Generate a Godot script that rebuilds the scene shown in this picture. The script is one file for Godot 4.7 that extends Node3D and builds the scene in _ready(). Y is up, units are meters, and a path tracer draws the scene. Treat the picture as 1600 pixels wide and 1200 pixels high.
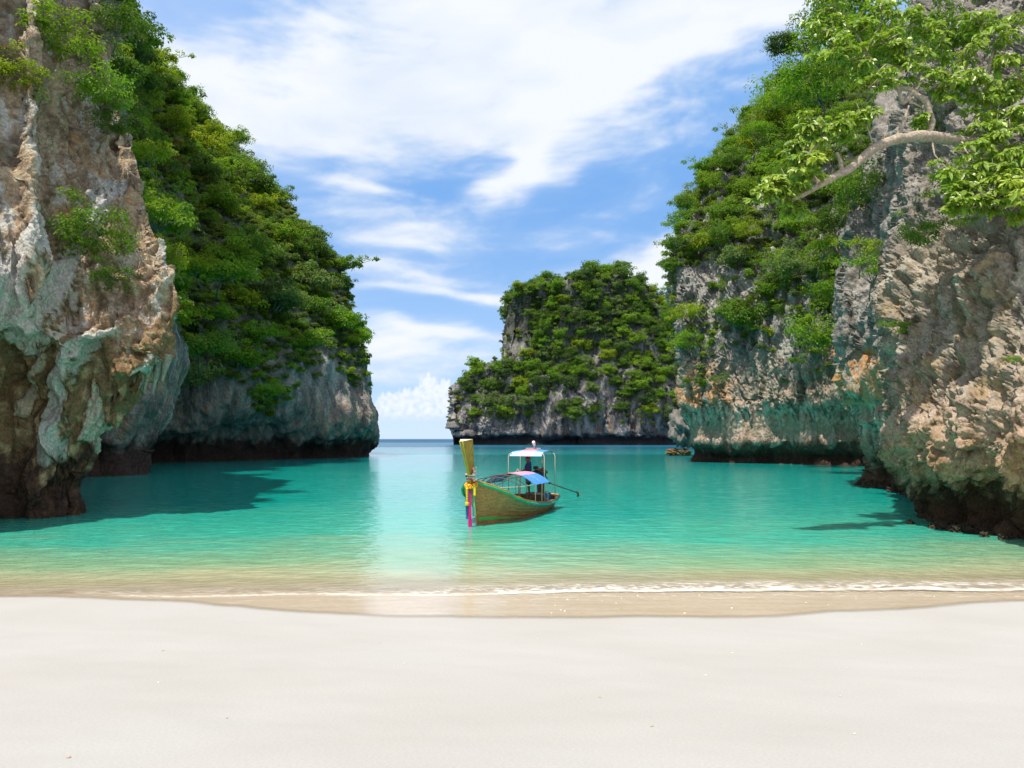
extends Node3D
# A lagoon between limestone cliffs: white beach, turquoise water, a longtail boat, a wooded island in the opening.

var rng := RandomNumberGenerator.new()
var M := {}            # materials
var used := {}         # names already given out
var nz := {}           # noises

func _ready():
	rng.seed = 77
	setup_view()
	make_noises()
	make_materials()
	build_sea_and_beach()
	build_cliffs()
	build_vegetation()
	build_near_trees()
	build_rocks()
	build_boat()
	build_person()
	build_cargo()
	build_beach_bits()
	rank_labels()

# ---------------------------------------------------------------- view, sky, sun

func setup_view():
	var cam := Camera3D.new()
	cam.name = "camera"
	cam.position = Vector3(0, 3.4, 0)
	cam.rotation.x = atan(86.0 / 1128.0)
	cam.fov = 56.02
	cam.near = 0.1
	cam.far = 30000.0
	add_child(cam)
	cam.current = true
	var sun := DirectionalLight3D.new()
	sun.name = "sun"
	sun.light_color = Color(1.0, 0.955, 0.88)
	sun.light_energy = 1.0
	sun.light_angular_distance = 0.8
	sun.shadow_enabled = true
	add_child(sun)
	sun.look_at_from_position(Vector3(-0.25, 1.0, 0.36) * 100.0, Vector3.ZERO, Vector3.UP)
	var e := Environment.new()
	e.background_mode = Environment.BG_SKY
	var sky := Sky.new()
	var air := PanoramaSkyMaterial.new()
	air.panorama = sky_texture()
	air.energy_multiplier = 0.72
	sky.sky_material = air
	e.sky = sky
	e.tonemap_mode = Environment.TONE_MAPPER_LINEAR
	e.tonemap_exposure = 1.95
	e.sdfgi_enabled = true
	e.ssao_enabled = true
	e.ssil_enabled = true
	var w := WorldEnvironment.new()
	w.name = "world_environment"
	w.environment = e
	add_child(w)

func sm(a: float, b: float, x: float) -> float:
	var t := clampf((x - a) / (b - a), 0.0, 1.0)
	return t * t * (3.0 - 2.0 * t)

# clouds as soft ellipses in azimuth and elevation (degrees): [azimuth, elevation, half width, half height, tilt, weight]
var CLOUDS := [
	[-25.0, 24.0, 13.0, 4.2, 0.0, 0.8], [-11.0, 26.5, 11.0, 5.0, 4.0, 1.0], [2.0, 28.0, 12.0, 6.0, 8.0, 1.15], [14.0, 30.5, 10.0, 4.4, 14.0, 1.1],
	[1.0, 24.0, 7.0, 2.6, 0.0, 0.8], [22.0, 32.0, 8.0, 3.5, 12.0, 1.0], [-4.0, 33.0, 16.0, 4.0, 0.0, 0.9], [-34.0, 23.0, 12.0, 5.0, 0.0, 0.75],
	[0.5, 19.6, 4.6, 1.15, 14.0, 0.95], [2.2, 22.0, 2.0, 1.6, 50.0, 0.7], [4.6, 19.8, 2.2, 0.7, 0.0, 0.5],
	[-13.0, 17.2, 8.0, 1.9, -6.0, 0.55], [-8.0, 15.8, 6.0, 1.3, 4.0, 0.45], [-12.0, 19.0, 5.0, 0.8, -10.0, 0.4],
	[-6.5, 11.3, 9.0, 0.7, -1.0, 0.75], [-9.0, 12.6, 8.0, 1.4, -4.0, 0.45], [-5.0, 8.4, 7.0, 0.75, -5.0, 0.9], [-10.0, 7.4, 9.0, 1.7, 0.0, 0.7],
	[11.5, 13.2, 7.0, 2.6, 10.0, 0.95], [16.0, 14.0, 6.0, 3.0, 0.0, 0.7],
	[-9.0, 5.0, 8.0, 1.4, 0.0, 0.5], [30.0, 27.0, 10.0, 4.0, 10.0, 0.7], [-45.0, 26.0, 12.0, 5.0, 0.0, 0.7], [46.0, 22.0, 12.0, 4.0, 0.0, 0.7],
]

func sky_color(az: float, el: float, wide: bool) -> Color:
	# clear air: deeper blue in the middle, paler towards the horizon
	var h := sm(0.0, 20.0, el)
	var c := Color(0.40, 0.57, 0.79).lerp(Color(0.155, 0.325, 0.635), pow(h, 0.7))
	c = c.lerp(Color(0.10, 0.22, 0.52), sm(28.0, 70.0, el))
	c = c.lerp(Color(0.29, 0.43, 0.70), sm(-6.0, -28.0, az) * sm(75.0, 45.0, absf(az)) * sm(12.0, 24.0, el) * 0.8)
	c = c.lerp(Color(0.50, 0.61, 0.75), sm(5.0, 0.5, el) * 0.8)
	# cloud cover
	var nx := az * 0.55
	var ny := el * 1.1
	var w1: float = nz.sky_warp.get_noise_2d(nx * 0.7, ny * 0.8)
	var w2: float = nz.sky_warp.get_noise_2d(nx * 0.7 + 71.0, ny * 0.8 - 13.0)
	var f: float = nz.sky.get_noise_2d(nx * 0.8 + w1 * 2.0 - ny * 0.35, ny * 1.2 + w2 * 1.6)
	var f2: float = nz.sky.get_noise_2d(nx * 2.0 + w2 * 3.0 + 40.0, ny * 4.0 + w1 * 2.0)
	var cov := 0.0
	if not wide:
		for k in CLOUDS:
			var dx: float = az - k[0] + w1 * 2.4
			var dy: float = el - k[1] + w2 * 1.4
			var t: float = deg_to_rad(k[4])
			var u: float = (dx * cos(t) + dy * sin(t)) / k[2]
			var v: float = (-dx * sin(t) + dy * cos(t)) / k[3]
			var q := u * u + v * v
			if q < 4.0:
				cov += k[5] * exp(-q * 1.5)
		cov = minf(cov, 1.3)
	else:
		cov = 0.85 + 0.5 * nz.sky_warp.get_noise_2d(nx * 0.25 + 9.0, ny * 0.3)  # outside the view: cloud thickened to add fill light on the cliffs
	var d := sm(0.08, 1.06, cov + f * 0.58 + f2 * 0.28)
	var veil := clampf(0.04 + f * 0.25 + cov * 0.35, 0.0, 0.4)
	var white := Color(0.675, 0.70, 0.735).lerp(Color(0.55, 0.61, 0.70), clampf(0.22 + w2 * 0.9 - f * 0.7, 0.0, 1.0))
	c = c.lerp(Color(0.50, 0.60, 0.73), veil)
	c = c.lerp(white, d * 0.96)
	# low heaped cloud over the sea
	if not wide and el < 6.0 and az > -16.0 and az < 8.0:
		var top: float = 4.7 + 0.9 * nz.heap.get_noise_2d(az * 1.2, 3.0) + 0.55 * nz.heap.get_noise_2d(az * 4.0, el * 2.0 + 9.0) - absf(az + 6.6) * 0.42
		var q2 := sm(-0.18, 0.16, top - el) * sm(1.2, 2.2, el)
		var puff: float = nz.heap.get_noise_2d(az * 3.0 + 5.0, el * 3.6)
		var lit := Color(0.74, 0.75, 0.77).lerp(Color(0.50, 0.57, 0.67), clampf(0.25 - puff * 0.9 + (3.0 - el) * 0.16, 0.0, 1.0))
		c = c.lerp(lit, q2 * 0.72)
	return c

func sky_texture() -> ImageTexture:
	var n := FastNoiseLite.new()
	n.seed = 5; n.noise_type = FastNoiseLite.TYPE_SIMPLEX_SMOOTH; n.frequency = 0.16
	n.fractal_type = FastNoiseLite.FRACTAL_FBM; n.fractal_octaves = 7; n.fractal_gain = 0.56
	nz.sky = n
	var w := FastNoiseLite.new()
	w.seed = 9; w.noise_type = FastNoiseLite.TYPE_SIMPLEX_SMOOTH; w.frequency = 0.13
	w.fractal_type = FastNoiseLite.FRACTAL_FBM; w.fractal_octaves = 3
	nz.sky_warp = w
	var hp := FastNoiseLite.new()
	hp.seed = 21; hp.noise_type = FastNoiseLite.TYPE_SIMPLEX_SMOOTH; hp.frequency = 0.5
	hp.fractal_type = FastNoiseLite.FRACTAL_FBM; hp.fractal_octaves = 4
	nz.heap = hp
	var W := 4096
	var H := 2048
	var img := Image.create(W, H, false, Image.FORMAT_RGBAF)
	img.fill(Color(0.30, 0.40, 0.42))
	var small := Image.create(W / 8, H / 8, false, Image.FORMAT_RGBAF)
	small.fill(Color(0.30, 0.40, 0.42))
	for j in H / 16:
		var el := 90.0 - (j + 0.5) * 180.0 / (H / 8)
		for i in W / 8:
			var az := (i + 0.5) * 360.0 / (W / 8)
			if az > 180.0: az -= 360.0
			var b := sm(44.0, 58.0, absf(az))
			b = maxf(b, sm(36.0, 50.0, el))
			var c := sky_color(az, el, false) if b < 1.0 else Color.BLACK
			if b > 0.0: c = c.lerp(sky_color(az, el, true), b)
			small.set_pixel(i, j, c)
	small.resize(W, H, Image.INTERPOLATE_BILINEAR)
	img.blit_rect(small, Rect2i(0, 0, W, H / 2 - 4), Vector2i(0, 0))
	var half := int(43.0 / 360.0 * W)
	for j in range(int(H * (90.0 - 35.5) / 180.0), H / 2 + 2):
		var el := 90.0 - (j + 0.5) * 180.0 / H
		for k in range(-half, half):
			var i := posmod(k, W)
			img.set_pixel(i, j, sky_color((k + 0.5) * 360.0 / W, maxf(el, 0.0), false))
	return ImageTexture.create_from_image(img)

# ---------------------------------------------------------------- noises and materials

func fnl(seed_: int, freq: float, oct: int, kind := FastNoiseLite.TYPE_SIMPLEX_SMOOTH, frac := FastNoiseLite.FRACTAL_FBM) -> FastNoiseLite:
	var n := FastNoiseLite.new()
	n.seed = seed_; n.noise_type = kind; n.frequency = freq
	n.fractal_type = frac if oct > 1 else FastNoiseLite.FRACTAL_NONE
	n.fractal_octaves = oct
	return n

func make_noises():
	nz.big = fnl(1, 1.0, 3)
	nz.mid = fnl(2, 1.0, 4)
	nz.fine = fnl(3, 1.0, 3)
	nz.ridge = fnl(4, 1.0, 4, FastNoiseLite.TYPE_SIMPLEX_SMOOTH, FastNoiseLite.FRACTAL_RIDGED)
	var c := fnl(5, 1.0, 2, FastNoiseLite.TYPE_CELLULAR)
	c.cellular_return_type = FastNoiseLite.RETURN_DISTANCE2_SUB
	c.cellular_jitter = 1.0
	c.domain_warp_enabled = true; c.domain_warp_amplitude = 0.6; c.domain_warp_frequency = 0.8
	nz.cell = c
	var c2 := fnl(6, 1.0, 1, FastNoiseLite.TYPE_CELLULAR)
	c2.cellular_return_type = FastNoiseLite.RETURN_CELL_VALUE
	c2.domain_warp_enabled = true; c2.domain_warp_amplitude = 0.5; c2.domain_warp_frequency = 1.0
	nz.block = c2
	nz.tone = fnl(7, 1.0, 4)
	nz.streak = fnl(8, 1.0, 3)

func noise_image(n: FastNoiseLite, size: int) -> Image:
	var im := n.get_seamless_image(size, size)
	im.convert(Image.FORMAT_RGBA8)
	return im

func grey_image(n: FastNoiseLite, size: int, lo: float, hi: float) -> ImageTexture:
	var im := n.get_seamless_image(size, size)
	var data := im.get_data()
	var out := PackedByteArray()
	out.resize(size * size * 4)
	for i in size * size:
		var v := int(255.0 * lerpf(lo, hi, data[i] / 255.0))
		out[i * 4] = v; out[i * 4 + 1] = v; out[i * 4 + 2] = v; out[i * 4 + 3] = 255
	return ImageTexture.create_from_image(Image.create_from_data(size, size, false, Image.FORMAT_RGBA8, out))

func normal_tex(n: FastNoiseLite, size: int, strength: float) -> ImageTexture:
	var im := noise_image(n, size)
	im.bump_map_to_normal_map(strength)
	return ImageTexture.create_from_image(im)

func mat(color: Color, rough := 0.7, spec := 0.5) -> StandardMaterial3D:
	var m := StandardMaterial3D.new()
	m.albedo_color = color.linear_to_srgb()
	m.roughness = rough
	m.metallic_specular = spec
	return m

func make_materials():
	var rn := fnl(31, 0.016, 7)
	rn.fractal_gain = 0.62
	var rt := grey_image(rn, 1024, 0.58, 1.0)
	var rnorm := normal_tex(fnl(32, 0.02, 6), 1024, 9.0)
	for k in [["near_rock", 0.45], ["far_rock", 0.14], ["island_rock", 0.05]]:
		var m := mat(Color(1, 1, 1), 0.92, 0.25)
		m.vertex_color_use_as_albedo = true
		m.albedo_texture = rt
		m.normal_enabled = true
		m.normal_texture = rnorm
		m.normal_scale = 1.5
		m.uv1_triplanar = true
		m.uv1_world_triplanar = true
		m.uv1_scale = Vector3(1.2, 0.7, 1.2) * k[1]
		m.uv1_triplanar_sharpness = 3.0
		M[k[0]] = m
	# sand: fine grain only
	var s := mat(Color(1, 1, 1), 0.95, 0.2)
	s.vertex_color_use_as_albedo = true
	s.albedo_texture = grey_image(fnl(33, 0.08, 4), 512, 0.93, 1.0)
	s.normal_enabled = true
	s.normal_texture = normal_tex(fnl(34, 0.05, 5), 512, 1.5)
	s.normal_scale = 0.35
	s.uv1_triplanar = true; s.uv1_world_triplanar = true
	s.uv1_scale = Vector3(0.7, 0.7, 0.7)
	M.sand = s
	var ws := mat(Color(1, 1, 1), 0.2, 0.35)
	ws.vertex_color_use_as_albedo = true
	ws.transparency = BaseMaterial3D.TRANSPARENCY_ALPHA
	ws.albedo_texture = grey_image(fnl(35, 0.03, 5), 512, 0.9, 1.0)
	ws.uv1_triplanar = true; ws.uv1_world_triplanar = true
	ws.uv1_scale = Vector3(0.3, 0.3, 0.9)
	M.wet_sand = ws
	# sea
	var w := mat(Color(1, 1, 1), 0.06, 0.40)
	w.vertex_color_use_as_albedo = true
	w.transparency = BaseMaterial3D.TRANSPARENCY_ALPHA
	w.albedo_texture = grey_image(fnl(36, 0.012, 5), 512, 0.88, 1.0)
	w.normal_enabled = true
	w.normal_texture = normal_tex(fnl(37, 0.014, 5), 1024, 6.0)
	w.normal_scale = 0.62
	w.uv1_triplanar = true; w.uv1_world_triplanar = true
	w.uv1_scale = Vector3(0.10, 0.1, 0.33)
	M.water = w
	for k in [["bay_water", 0.14, 0.33, 0.5], ["outer_water", 0.28, 0.25, 0.25], ["open_sea", 0.45, 0.16, 0.15]]:
		var os: StandardMaterial3D = w.duplicate()
		os.roughness = k[1]
		os.metallic_specular = k[2]
		os.uv1_scale = Vector3(0.10, 0.1, 0.33) * k[3]
		M[k[0]] = os
	var fm := mat(Color(0.86, 0.84, 0.80), 0.8, 0.3)
	fm.vertex_color_use_as_albedo = true
	fm.transparency = BaseMaterial3D.TRANSPARENCY_ALPHA
	fm.albedo_texture = grey_image(fnl(38, 0.03, 4), 512, 0.85, 1.0)
	fm.uv1_triplanar = true; fm.uv1_world_triplanar = true
	M.foam = fm
	# foliage tints
	M.leaf = []
	for c in [Color(0.24, 0.40, 0.035), Color(0.165, 0.30, 0.038), Color(0.115, 0.215, 0.038), Color(0.33, 0.44, 0.03), Color(0.21, 0.31, 0.11), Color(0.075, 0.15, 0.038), Color(0.38, 0.27, 0.05), Color(0.20, 0.38, 0.03)]:
		var m := mat(c, 0.55, 0.42)
		m.vertex_color_use_as_albedo = true
		m.backlight_enabled = true
		m.backlight = Color(0.95, 1.0, 0.3).linear_to_srgb()
		M.leaf.append(m)
	var bl := mat(Color(0.26, 0.38, 0.045), 0.36, 0.55)
	bl.vertex_color_use_as_albedo = true
	bl.backlight_enabled = true
	bl.backlight = Color(0.8, 0.9, 0.2).linear_to_srgb()
	M.big_leaf = bl
	var bark := mat(Color(0.30, 0.25, 0.20), 0.9, 0.3)
	bark.albedo_texture = grey_image(fnl(39, 0.03, 4), 256, 0.6, 1.0)
	bark.uv1_triplanar = true
	bark.uv1_scale = Vector3(2, 0.7, 2)
	M.bark = bark
	var pale := mat(Color(0.66, 0.56, 0.45), 0.85, 0.3)
	pale.albedo_texture = grey_image(fnl(40, 0.02, 5), 512, 0.55, 1.0)
	pale.normal_enabled = true
	pale.normal_texture = normal_tex(fnl(41, 0.02, 4), 512, 3.0)
	pale.normal_scale = 0.9
	pale.uv1_triplanar = true; pale.uv1_world_triplanar = true
	pale.uv1_scale = Vector3(0.7, 0.7, 0.7)
	M.pale_bark = pale
	# boat and people
	var wood_n := fnl(42, 0.01, 5)
	var wood := mat(Color(0.86, 0.31, 0.10), 0.5, 0.5)
	wood.albedo_texture = grey_image(wood_n, 512, 0.6, 1.0)
	wood.uv1_triplanar = true
	wood.uv1_scale = Vector3(2.2, 2.2, 0.35)
	M.hull_wood = wood
	var post := mat(Color(0.84, 0.38, 0.06), 0.4, 0.5)
	post.albedo_texture = grey_image(fnl(43, 0.012, 5), 512, 0.55, 1.0)
	post.uv1_triplanar = true
	post.uv1_scale = Vector3(2.5, 0.4, 2.5)
	M.post_wood = post
	M.pale_wood = mat(Color(0.62, 0.52, 0.36), 0.7)
	M.dark_wood = mat(Color(0.10, 0.065, 0.04), 0.75)
	M.green = mat(Color(0.03, 0.36, 0.16), 0.5)
	M.teal = mat(Color(0.03, 0.37, 0.36), 0.5)
	M.lime = mat(Color(0.42, 0.45, 0.05), 0.5)
	M.lime_green = mat(Color(0.10, 0.50, 0.12), 0.5)
	M.tube = mat(Color(0.55, 0.48, 0.36), 0.4)
	M.dark_tube = mat(Color(0.07, 0.055, 0.05), 0.5)
	M.canvas_blue = mat(Color(0.06, 0.26, 0.74), 0.8)
	M.canvas_pink = mat(Color(0.78, 0.28, 0.46), 0.8)
	M.canvas_pale = mat(Color(0.36, 0.52, 0.74), 0.8)
	for k in ["canvas_blue", "canvas_pink", "canvas_pale"]:
		M[k].backlight_enabled = true
		M[k].backlight = Color(0.35, 0.35, 0.35)
	M.white = mat(Color(0.78, 0.76, 0.72), 0.6)
	M.metal = mat(Color(0.16, 0.15, 0.14), 0.4); M.metal.metallic = 0.6
	M.black = mat(Color(0.025, 0.025, 0.03), 0.5)
	M.rust = mat(Color(0.30, 0.12, 0.05), 0.8)
	M.blue_plastic = mat(Color(0.03, 0.15, 0.42), 0.4)
	M.grey_cloth = mat(Color(0.16, 0.17, 0.20), 0.9)
	M.skin = mat(Color(0.13, 0.062, 0.035), 0.6)
	M.hair = mat(Color(0.012, 0.010, 0.010), 0.6)
	M.shirt = mat(Color(0.012, 0.022, 0.085), 0.9)
	M.shorts = mat(Color(0.02, 0.022, 0.035), 0.9)
	M.magenta = mat(Color(0.62, 0.02, 0.24), 0.75)
	M.sash_blue = mat(Color(0.02, 0.22, 0.46), 0.75)
	M.sash_green = mat(Color(0.25, 0.55, 0.38), 0.75)
	M.flower_orange = mat(Color(0.85, 0.22, 0.02), 0.8)
	M.flower_yellow = mat(Color(0.85, 0.60, 0.02), 0.8)
	M.flower_pink = mat(Color(0.85, 0.45, 0.50), 0.8)

# ---------------------------------------------------------------- naming

func numbered(n: String) -> String:
	var k: int = used.get(n, 0)
	used[n] = k + 1
	return n if k == 0 else "%s_%03d" % [n, k]

func tag(o: Node3D, label: String, category := "", group := "", kind := "") -> Node3D:
	if label: o.set_meta("label", label)
	if category: o.set_meta("category", category)
	if group: o.set_meta("group", group)
	if kind: o.set_meta("kind", kind)
	return o

func root_node(n: String, at: Vector3, turn := 0.0) -> Node3D:
	var o := Node3D.new()
	o.name = numbered(n)
	o.position = at
	o.rotation.y = turn
	add_child(o)
	return o

func part(n: String, mesh: Mesh, m: Material, parent: Node = null) -> MeshInstance3D:
	var o := MeshInstance3D.new()
	o.name = numbered(n) if parent == null else n
	o.mesh = mesh
	o.material_override = m
	(self if parent == null else parent).add_child(o, true)
	return o

# ---------------------------------------------------------------- mesh helpers

func grid_mesh(P: PackedVector3Array, nu: int, nv: int, col: PackedColorArray, smooth := true) -> ArrayMesh:
	var a := []
	a.resize(Mesh.ARRAY_MAX)
	a[Mesh.ARRAY_VERTEX] = P
	if smooth: a[Mesh.ARRAY_NORMAL] = grid_normals(P, nu, nv)
	if col.size(): a[Mesh.ARRAY_COLOR] = col
	var idx := PackedInt32Array()
	idx.resize((nu - 1) * (nv - 1) * 6)
	var k := 0
	for j in nv - 1:
		for i in nu - 1:
			var q := j * nu + i
			idx[k] = q; idx[k + 1] = q + nu; idx[k + 2] = q + 1
			idx[k + 3] = q + 1; idx[k + 4] = q + nu; idx[k + 5] = q + nu + 1
			k += 6
	a[Mesh.ARRAY_INDEX] = idx
	var m := ArrayMesh.new()
	m.add_surface_from_arrays(Mesh.PRIMITIVE_TRIANGLES, a)
	return m

func grid_normals(P: PackedVector3Array, nu: int, nv: int) -> PackedVector3Array:
	var N := PackedVector3Array()
	N.resize(P.size())
	for j in nv:
		var j0 := maxi(j - 1, 0) * nu
		var j1 := mini(j + 1, nv - 1) * nu
		for i in nu:
			var du := P[j * nu + mini(i + 1, nu - 1)] - P[j * nu + maxi(i - 1, 0)]
			var dv := P[j1 + i] - P[j0 + i]
			N[j * nu + i] = du.cross(dv).normalized()
	return N

class Soup:            # loose triangles with colours
	var v := PackedVector3Array()
	var c := PackedColorArray()
	var ix := PackedInt32Array()
	func mesh() -> ArrayMesh:
		var a := []
		a.resize(Mesh.ARRAY_MAX)
		a[Mesh.ARRAY_VERTEX] = v
		if c.size(): a[Mesh.ARRAY_COLOR] = c
		a[Mesh.ARRAY_INDEX] = ix
		var m := ArrayMesh.new()
		m.add_surface_from_arrays(Mesh.PRIMITIVE_TRIANGLES, a)
		return m
	func leaf(p: Vector3, axis: Vector3, side: Vector3, up: Vector3, ln: float, wd: float, col: Color, fold := 0.25):
		var b := v.size()
		var mid := p + axis * ln * 0.45
		v.append(p)
		v.append(mid + side * wd * 0.5 + up * wd * fold)
		v.append(p + axis * ln - up * ln * 0.12)
		v.append(mid - side * wd * 0.5 + up * wd * fold)
		for k in 4: c.append(col)
		for k in [0, 1, 2, 0, 2, 3]: ix.append(b + k)

# smooth tube through points with a radius at each
func tube_into(st: SurfaceTool, pts: Array, rad: Array, sides := 8, cap := true):
	var rings := []
	var up := Vector3.UP
	for i in pts.size():
		var d: Vector3 = (pts[mini(i + 1, pts.size() - 1)] - pts[maxi(i - 1, 0)]).normalized()
		var sx := d.cross(up)
		if sx.length() < 0.05: sx = d.cross(Vector3.RIGHT)
		sx = sx.normalized()
		var sy := sx.cross(d).normalized()
		up = sy
		var ring := []
		for k in sides:
			var a := TAU * k / sides
			ring.append(pts[i] + (sx * cos(a) + sy * sin(a)) * float(rad[i]))
		rings.append(ring)
	for i in pts.size() - 1:
		for k in sides:
			var k2 := (k + 1) % sides
			quad(st, rings[i][k], rings[i][k2], rings[i + 1][k2], rings[i + 1][k])
	if cap:
		for k in range(1, sides - 1):
			tri(st, rings[0][0], rings[0][k + 1], rings[0][k])
			var l = rings[-1]
			tri(st, l[0], l[k], l[k + 1])

func tri(st: SurfaceTool, a: Vector3, b: Vector3, c: Vector3):   # counter-clockwise seen from outside
	st.add_vertex(a); st.add_vertex(c); st.add_vertex(b)

func quad(st: SurfaceTool, a: Vector3, b: Vector3, c: Vector3, d: Vector3):
	tri(st, a, b, c); tri(st, a, c, d)

func begin(smooth := true) -> SurfaceTool:
	var st := SurfaceTool.new()
	st.begin(Mesh.PRIMITIVE_TRIANGLES)
	st.set_smooth_group(0 if smooth else -1)
	return st

func done(st: SurfaceTool) -> ArrayMesh:
	st.generate_normals()
	return st.commit()

func tube(pts: Array, rad: Array, sides := 8) -> ArrayMesh:
	var st := begin()
	tube_into(st, pts, rad, sides)
	return done(st)

func rod(a: Vector3, b: Vector3, r: float, sides := 8) -> ArrayMesh:
	return tube([a, b], [r, r], sides)

# box with chamfered edges, into a tool
func box_into(st: SurfaceTool, c: Vector3, s: Vector3, ch := 0.01, basis := Basis()):
	var h := s * 0.5
	ch = minf(ch, minf(h.x, minf(h.y, h.z)) * 0.6)
	var dirs := [Vector3.RIGHT, Vector3.UP, Vector3.BACK]
	var f := {}
	for ax in 3:
		for sg in [-1.0, 1.0]:
			var q := []
			var u: int = (ax + 1) % 3
			var w: int = (ax + 2) % 3
			for t in [[-1, -1], [1, -1], [1, 1], [-1, 1]]:
				var p := Vector3()
				p[ax] = sg * h[ax]
				p[u] = t[0] * (h[u] - ch)
				p[w] = t[1] * (h[w] - ch)
				q.append(p)
			f[[ax, sg]] = q
			var o := q.map(func(p): return c + basis * p)
			if sg > 0: quad(st, o[0], o[1], o[2], o[3])
			else: quad(st, o[3], o[2], o[1], o[0])
	for ax in 3:                       # edges parallel to axis ax
		var u: int = (ax + 1) % 3
		var w: int = (ax + 2) % 3
		for su in [-1.0, 1.0]:
			for sw in [-1.0, 1.0]:
				var pts := []
				for e in [-1.0, 1.0]:
					var a := Vector3(); a[ax] = e * (h[ax] - ch); a[u] = su * h[u]; a[w] = sw * (h[w] - ch)
					var b := Vector3(); b[ax] = e * (h[ax] - ch); b[u] = su * (h[u] - ch); b[w] = sw * h[w]
					pts.append([c + basis * a, c + basis * b])
				if su * sw > 0: quad(st, pts[0][0], pts[1][0], pts[1][1], pts[0][1])
				else: quad(st, pts[0][1], pts[1][1], pts[1][0], pts[0][0])
	for sx in [-1.0, 1.0]:
		for sy in [-1.0, 1.0]:
			for sz in [-1.0, 1.0]:
				var a := c + basis * Vector3(sx * h.x, sy * (h.y - ch), sz * (h.z - ch))
				var b := c + basis * Vector3(sx * (h.x - ch), sy * h.y, sz * (h.z - ch))
				var d := c + basis * Vector3(sx * (h.x - ch), sy * (h.y - ch), sz * h.z)
				if sx * sy * sz > 0: tri(st, a, b, d)
				else: tri(st, a, d, b)

func box(c: Vector3, s: Vector3, ch := 0.01, basis := Basis()) -> ArrayMesh:
	var st := begin(false)
	box_into(st, c, s, ch, basis)
	return done(st)

# lumpy closed shape from a subdivided sphere
func lump(radius: Vector3, seed_: int, amp: float, freq: float, rings := 14, segs := 22) -> ArrayMesh:
	var P := PackedVector3Array()
	for j in rings + 1:
		for i in segs + 1:
			var a := TAU * (i % segs) / segs
			var b := -PI / 2 + PI * j / rings
			var d := Vector3(cos(a) * cos(b), sin(b), -sin(a) * cos(b))
			var k: float = 1.0 + amp * nz.mid.get_noise_3d(d.x * freq + seed_ * 7.1, d.y * freq, d.z * freq) + amp * 0.5 * nz.cell.get_noise_3d(d.x * freq * 1.5, d.y * freq * 1.5 + seed_ * 3.0, d.z * freq * 1.5)
			P.append(d * radius * k)
	return grid_mesh(P, segs + 1, rings + 1, PackedColorArray())

# ---------------------------------------------------------------- sea and beach

func wet_edge(x: float) -> float:       # where the wet strip ends, metres in front of the camera
	var k: float = nz.mid.get_noise_2d(x * 0.22, 4.0) * 0.35 + nz.mid.get_noise_2d(x * 0.9, 9.0) * 0.07
	return 13.6 + 2.35 * sm(-0.5, -10.5, x) + 1.9 * sm(3.5, 11.5, x) + k * 0.7

func shore_edge(x: float) -> float:     # where the water begins
	var k: float = nz.mid.get_noise_2d(x * 0.18, 44.0) * 0.25 + nz.mid.get_noise_2d(x * 0.8, 49.0) * 0.08
	return 16.0 + 0.55 * sm(-2.0, 4.0, x) - 0.3 * sm(-4.0, -12.0, x) + k

func sand_height(x: float, d: float) -> float:
	var t := 16.2 - d
	var y := 0.0
	if t > 0.0: y = 0.035 * t + 0.0062 * t * t
	else: y = 0.07 * t
	y = maxf(y, -1.0)
	y += 0.035 * sm(14.5, 12.0, d) * (nz.mid.get_noise_2d(x * 0.18, d * 0.25) + 0.35 * nz.mid.get_noise_2d(x * 0.7, d * 0.9))
	return y

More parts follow.
